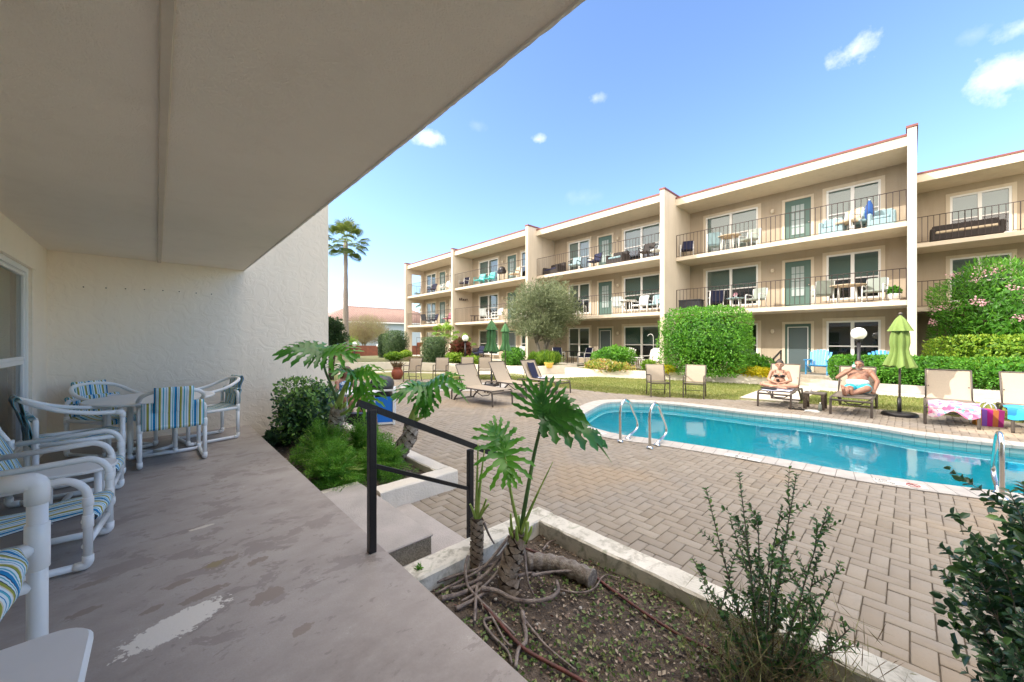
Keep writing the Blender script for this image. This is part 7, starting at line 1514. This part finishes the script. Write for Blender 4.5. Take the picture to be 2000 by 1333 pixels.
bchair(1606, 18.95, Z2, 20, 'pvc', 'cushion', 'grey-cushioned white chair just right of the green door, middle right balcony'); btable(1655, 18.9, Z2, .55, .72, 'white', 'tan', 'large round table on the middle right balcony')
bchair(1708, 18.85, Z2, 170, 'pvc', 'cushion', 'grey-cushioned white chair between round table and potted plant, middle right balcony')
hd('potted_plant', 'green plant in a white pot at the end of the middle right balcony', 'planter', (18.75, on_bal(1747, 18.75), Z2+.22), (.16, .16, .14), 300, M['lf_hedge'], .09, 2.2, .3, 3, 101, inner=.5)
e = empty('plant_pot', 'white pot under the green plant at the end of the middle right balcony', 'planter', (18.75, on_bal(1747, 18.75), Z2)); mb = MB(); mb.lathe([(.001, 0), (.13, 0), (.18, .24), (.19, .27), (.16, .27), (.15, .2), (.001, .2)], (0, 0, 0), 16); mb.build('pot', M['white'], e)
e = empty('vase', 'tiny vase of white flowers on the pale glass table', 'vase', (18.95, on_bal(1437, 18.95), Z2+.55)); mb = MB(); mb.lathe([(.001, 0), (.04, 0), (.05, .08), (.03, .14)], (0, 0, 0), 12); mb.build('vessel', M['white'], e); leaf_mesh('flowers', np.zeros((30, 3))+np.array([0, 0, .13]), rdir(30, 1.2), rdir(30), .13, .05, M['lf_pink'], e)
# second bay (front plane 17.23)
bsofa(1082, 17.9, Z3, 90+80, 1.3, 'wicker', 'navy', 'dark sofa at the left end of the top balcony above the feathery tree'); bchair(1122, 17.85, Z3, 190, 'wicker', 'cushblue', 'dark chair with pale blue cushion, second balcony bay, beside the dark sofa'); bchair(1160, 17.85, Z3, 170, 'black', 'navy', 'black chair left of the green door on the top balcony of the second bay')
bsofa(1206, 17.9, Z3, 180, .9, 'wicker', 'cushblue', 'dark seat with a green striped cushion right of the door, top second bay'); bchair(1262, 17.85, Z3, 180, 'black', 'wicker', 'black chair near the fin on the top balcony of the second bay'); bchair(1281, 17.9, Z3, 150, 'black', 'whitecloth', 'black chair with white cushion against the fin, top second bay')
bchair(1133, 17.9, Z2, 20, 'pvc', 'navy', 'dark-seated chair by the feathery tree on the middle second-bay balcony'); bchair(1210, 17.85, Z2, 10, 'pvc', 'whitecloth', 'white chair left of the white round table, middle second-bay balcony'); btable(1226, 17.85, Z2, .45, .72, 'white', 'white', 'white round table on the middle second-bay balcony')
bchair(1249, 17.8, Z2, 165, 'pvc', 'whitecloth', 'white chair right of the white round table, middle second-bay balcony'); bchair(1279, 17.9, Z2, 175, 'pvc', 'cushblue', 'pale blue cushioned chair at the right end, middle second-bay balcony')
# third bay
bchair(906, 17.3, Z3, 190, 'pvc', 'navy', 'navy-seated chair at the left of the top third-bay balcony'); bchair(936, 17.3, Z3, 185, 'tealwhite', 'tealwhite', 'larger turquoise chair on the top third-bay balcony, left of its twin'); bchair(955, 17.35, Z3, 180, 'tealwhite', 'tealwhite', 'turquoise chair on the top third-bay balcony, nearer the grill')
e = empty('barbecue', 'black barbecue on the top third-bay balcony', 'barbecue', (17.3, on_bal(980, 17.3), Z3)); mb = MB(); mb.box((-.2, -.3, .6), (.2, .3, .85), bev=.06); mb.build('firebox', M['black'], e); mb = MB(); mb.lathe([(.3, .86), (.26, 1.0), (.12, 1.08), (.001, 1.09)], (0, 0, 0), 14, sx=.7); mb.build('lid', M['black'], e)
for y in (-.25, .25): mb = MB(); mb.tube([(0, y, 0), (0, y, .6)], .02, 6); mb.build('leg', M['black'], e)
bchair(1004, 17.35, Z3, 170, 'bronze', 'tan', 'tan chair by the green door on the top third-bay balcony')
bchair(948, 17.3, Z2, 15, 'pvc', 'whitecloth', 'white chair left of its twin on the middle third-bay balcony'); bchair(970, 17.35, Z2, 165, 'pvc', 'whitecloth', 'white chair with rounded arms right of its twin, middle third-bay balcony'); btable(927, 17.3, Z2, .35, .5, 'rail', 'rail', 'small dark table on the middle third-bay balcony')
# end bay
bchair(843, 17.3, Z3, 190, 'black', 'navy', 'dark chair on the top balcony of the end bay'); bchair(868, 17.3, Z3, 170, 'pvc', 'whitecloth', 'white chair on the top balcony of the end bay')
bchair(832, 17.3, Z2, 15, 'black', 'greypl', 'black chair left of its twin on the middle end-bay balcony'); bchair(846, 17.35, Z2, 170, 'black', 'navy', 'black high-backed chair on the middle end-bay balcony'); bchair(874, 17.3, Z2, 185, 'black', 'redpl', 'dark red seated chair beside the fin on the middle end-bay balcony')
# right-hand set-back bay
bsofa(1885, 23.4, Z3, 180, 1.75, 'wicker', 'tan', 'long dark wicker sofa on the set-back balcony at the right edge')
# ground floor
def adirondack(px, X, z, rz, m_, label, py=None):
    e = empty('slatted_chair', label, 'chair', (X, on_bal(px, X), z), R(rz), 'fan-backed slatted chairs on the ground terraces')
    for k in range(7):
        y = (k-3)*.085; t = (k-3)/3; h = .98-.10*t*t; mb = MB(); o_ = .06*t; mb.add([(-.15, y-.036, .30), (-.15, y+.036, .30), (-.42, y+o_+.04, h), (-.42, y+o_-.04, h), (-.175, y-.036, .30), (-.175, y+.036, .30), (-.445, y+o_+.04, h), (-.445, y+o_-.04, h)], [(0, 1, 2, 3), (7, 6, 5, 4), (3, 2, 6, 7), (0, 3, 7, 4), (1, 5, 6, 2)]); mb.build('back_slat', M[m_], e)
    for y in (-.33, .33): mb = MB(); mb.box((-.35, y-.06, .56), (.35, y+.06, .585)); mb.box((.22, y-.02, 0), (.30, y+.02, .56)); mb.add([(.3, y-.02, .30), (.3, y+.02, .30), (-.45, y+.02, .02), (-.45, y-.02, .02), (.3, y-.02, .38), (.3, y+.02, .38), (-.45, y+.02, .12), (-.45, y-.02, .12)], [(0, 1, 2, 3), (4, 7, 6, 5), (0, 4, 5, 1), (0, 3, 7, 4), (1, 5, 6, 2), (3, 2, 6, 7)]); mb.build('arm_frame', M[m_], e)
    mb = MB(); 
    for k in range(6): x = .30-k*.085; mb.box((x-.075, -.30, .365-.012*k), (x, .30, .385-.012*k))
    mb.build('seat', M[m_], e)
adirondack(1598, 19.0, 0, 175, 'bluechair', 'bright blue slatted chair behind the low hedge, left of the globe lamp'); adirondack(1722, 19.0, 0, 185, 'bluechair', 'bright blue slatted chair behind the low hedge, beside the lime umbrella')
adirondack(1224, 17.75, 0, 190, 'white', 'white slatted fan-back chair on the second bay terrace, left of its twin'); adirondack(1271, 17.75, 0, 165, 'white', 'white slatted fan-back chair by the fin with the crook stand behind')
btable(1247, 17.6, 0, .25, .5, 'white', 'white', 'small white table between the white slatted chairs'); bchair(1460, 19.2, 0, 200, 'greypl', 'greypl', 'grey metal chair half hidden by the right side of the big clipped shrub')
bchair(1092, 17.8, 0, 20, 'pvc', 'navy', 'white framed chair on the left of the dark terrace table'); btable(1118, 17.7, 0, .45, .72, 'black', 'black', 'dark round table on the ground terrace beneath the second bay'); bchair(1142, 17.8, 0, 165, 'pvc', 'navy', 'white framed chair with navy seat by the terrace window, second bay')
bchair(934, 17.2, 0, 180, 'navy', 'navy', 'blue chair on the third bay ground terrace near the globe lamp'); bsofa(922, 17.4, 0, 180, .7, 'wicker', 'wicker', 'dark wicker seat on the third bay ground terrace'); bchair(1012, 17.3, 0, 175, 'pvc', 'whitecloth', 'white chair on the third bay ground terrace behind the round bush')
e = empty('garden_hook', 'thin white shepherd crook stand behind the right white slatted chair', 'stand', (17.5, on_bal(1276, 17.5), 0)); mb = MB(); mb.tube([(0, 0, 0), (0, 0, 1.5)]+[(0, .15-.15*math.cos(a), 1.5+.15*math.sin(a)) for a in [i*.35 for i in range(1, 9)]], .011, 6); mb.build('hook', M['white'], e)
e = empty('wall_sculpture', 'dark metal wall ornament on the fin wall of the third bay', 'wall art', (17.45, 23.98, 4.55)); mb = MB()
for k in range(5): mb.ball((-.35+.17*k, -.0, .03*math.sin(k*2)), (.07, .02, .10-.01*k), 10)
mb.tube([(-.45, 0, -.08), (.45, 0, -.08)], .015, 6); mb.build('figure', M['rail'], e)
def step_rail(x0, x1, y, z0, z1, label):
    e = empty('step_handrail', label, 'handrail', (x0, y, z0)); mb = MB(); sqbar(mb, (0, 0, .95), (x1-x0, 0, z1-z0+.92), .05); mb.build('top_rail', M['black'], e)
    for x, zb in ((.05, 0), (x1-x0-.05, z1-z0)): mb = MB(); mb.box((x-.022, -.022, zb), (x+.022, .022, (.95 if x < .1 else z1-z0+.92)-.01)); mb.build('post', M['black'], e)
step_rail(16.3, 17.5, 11.35, DZ, 0, 'black handrail at the steps to the second bay terrace'); step_rail(17.3, 18.6, 3.62, DZ, 0, 'black handrail at the steps to the green screened door')
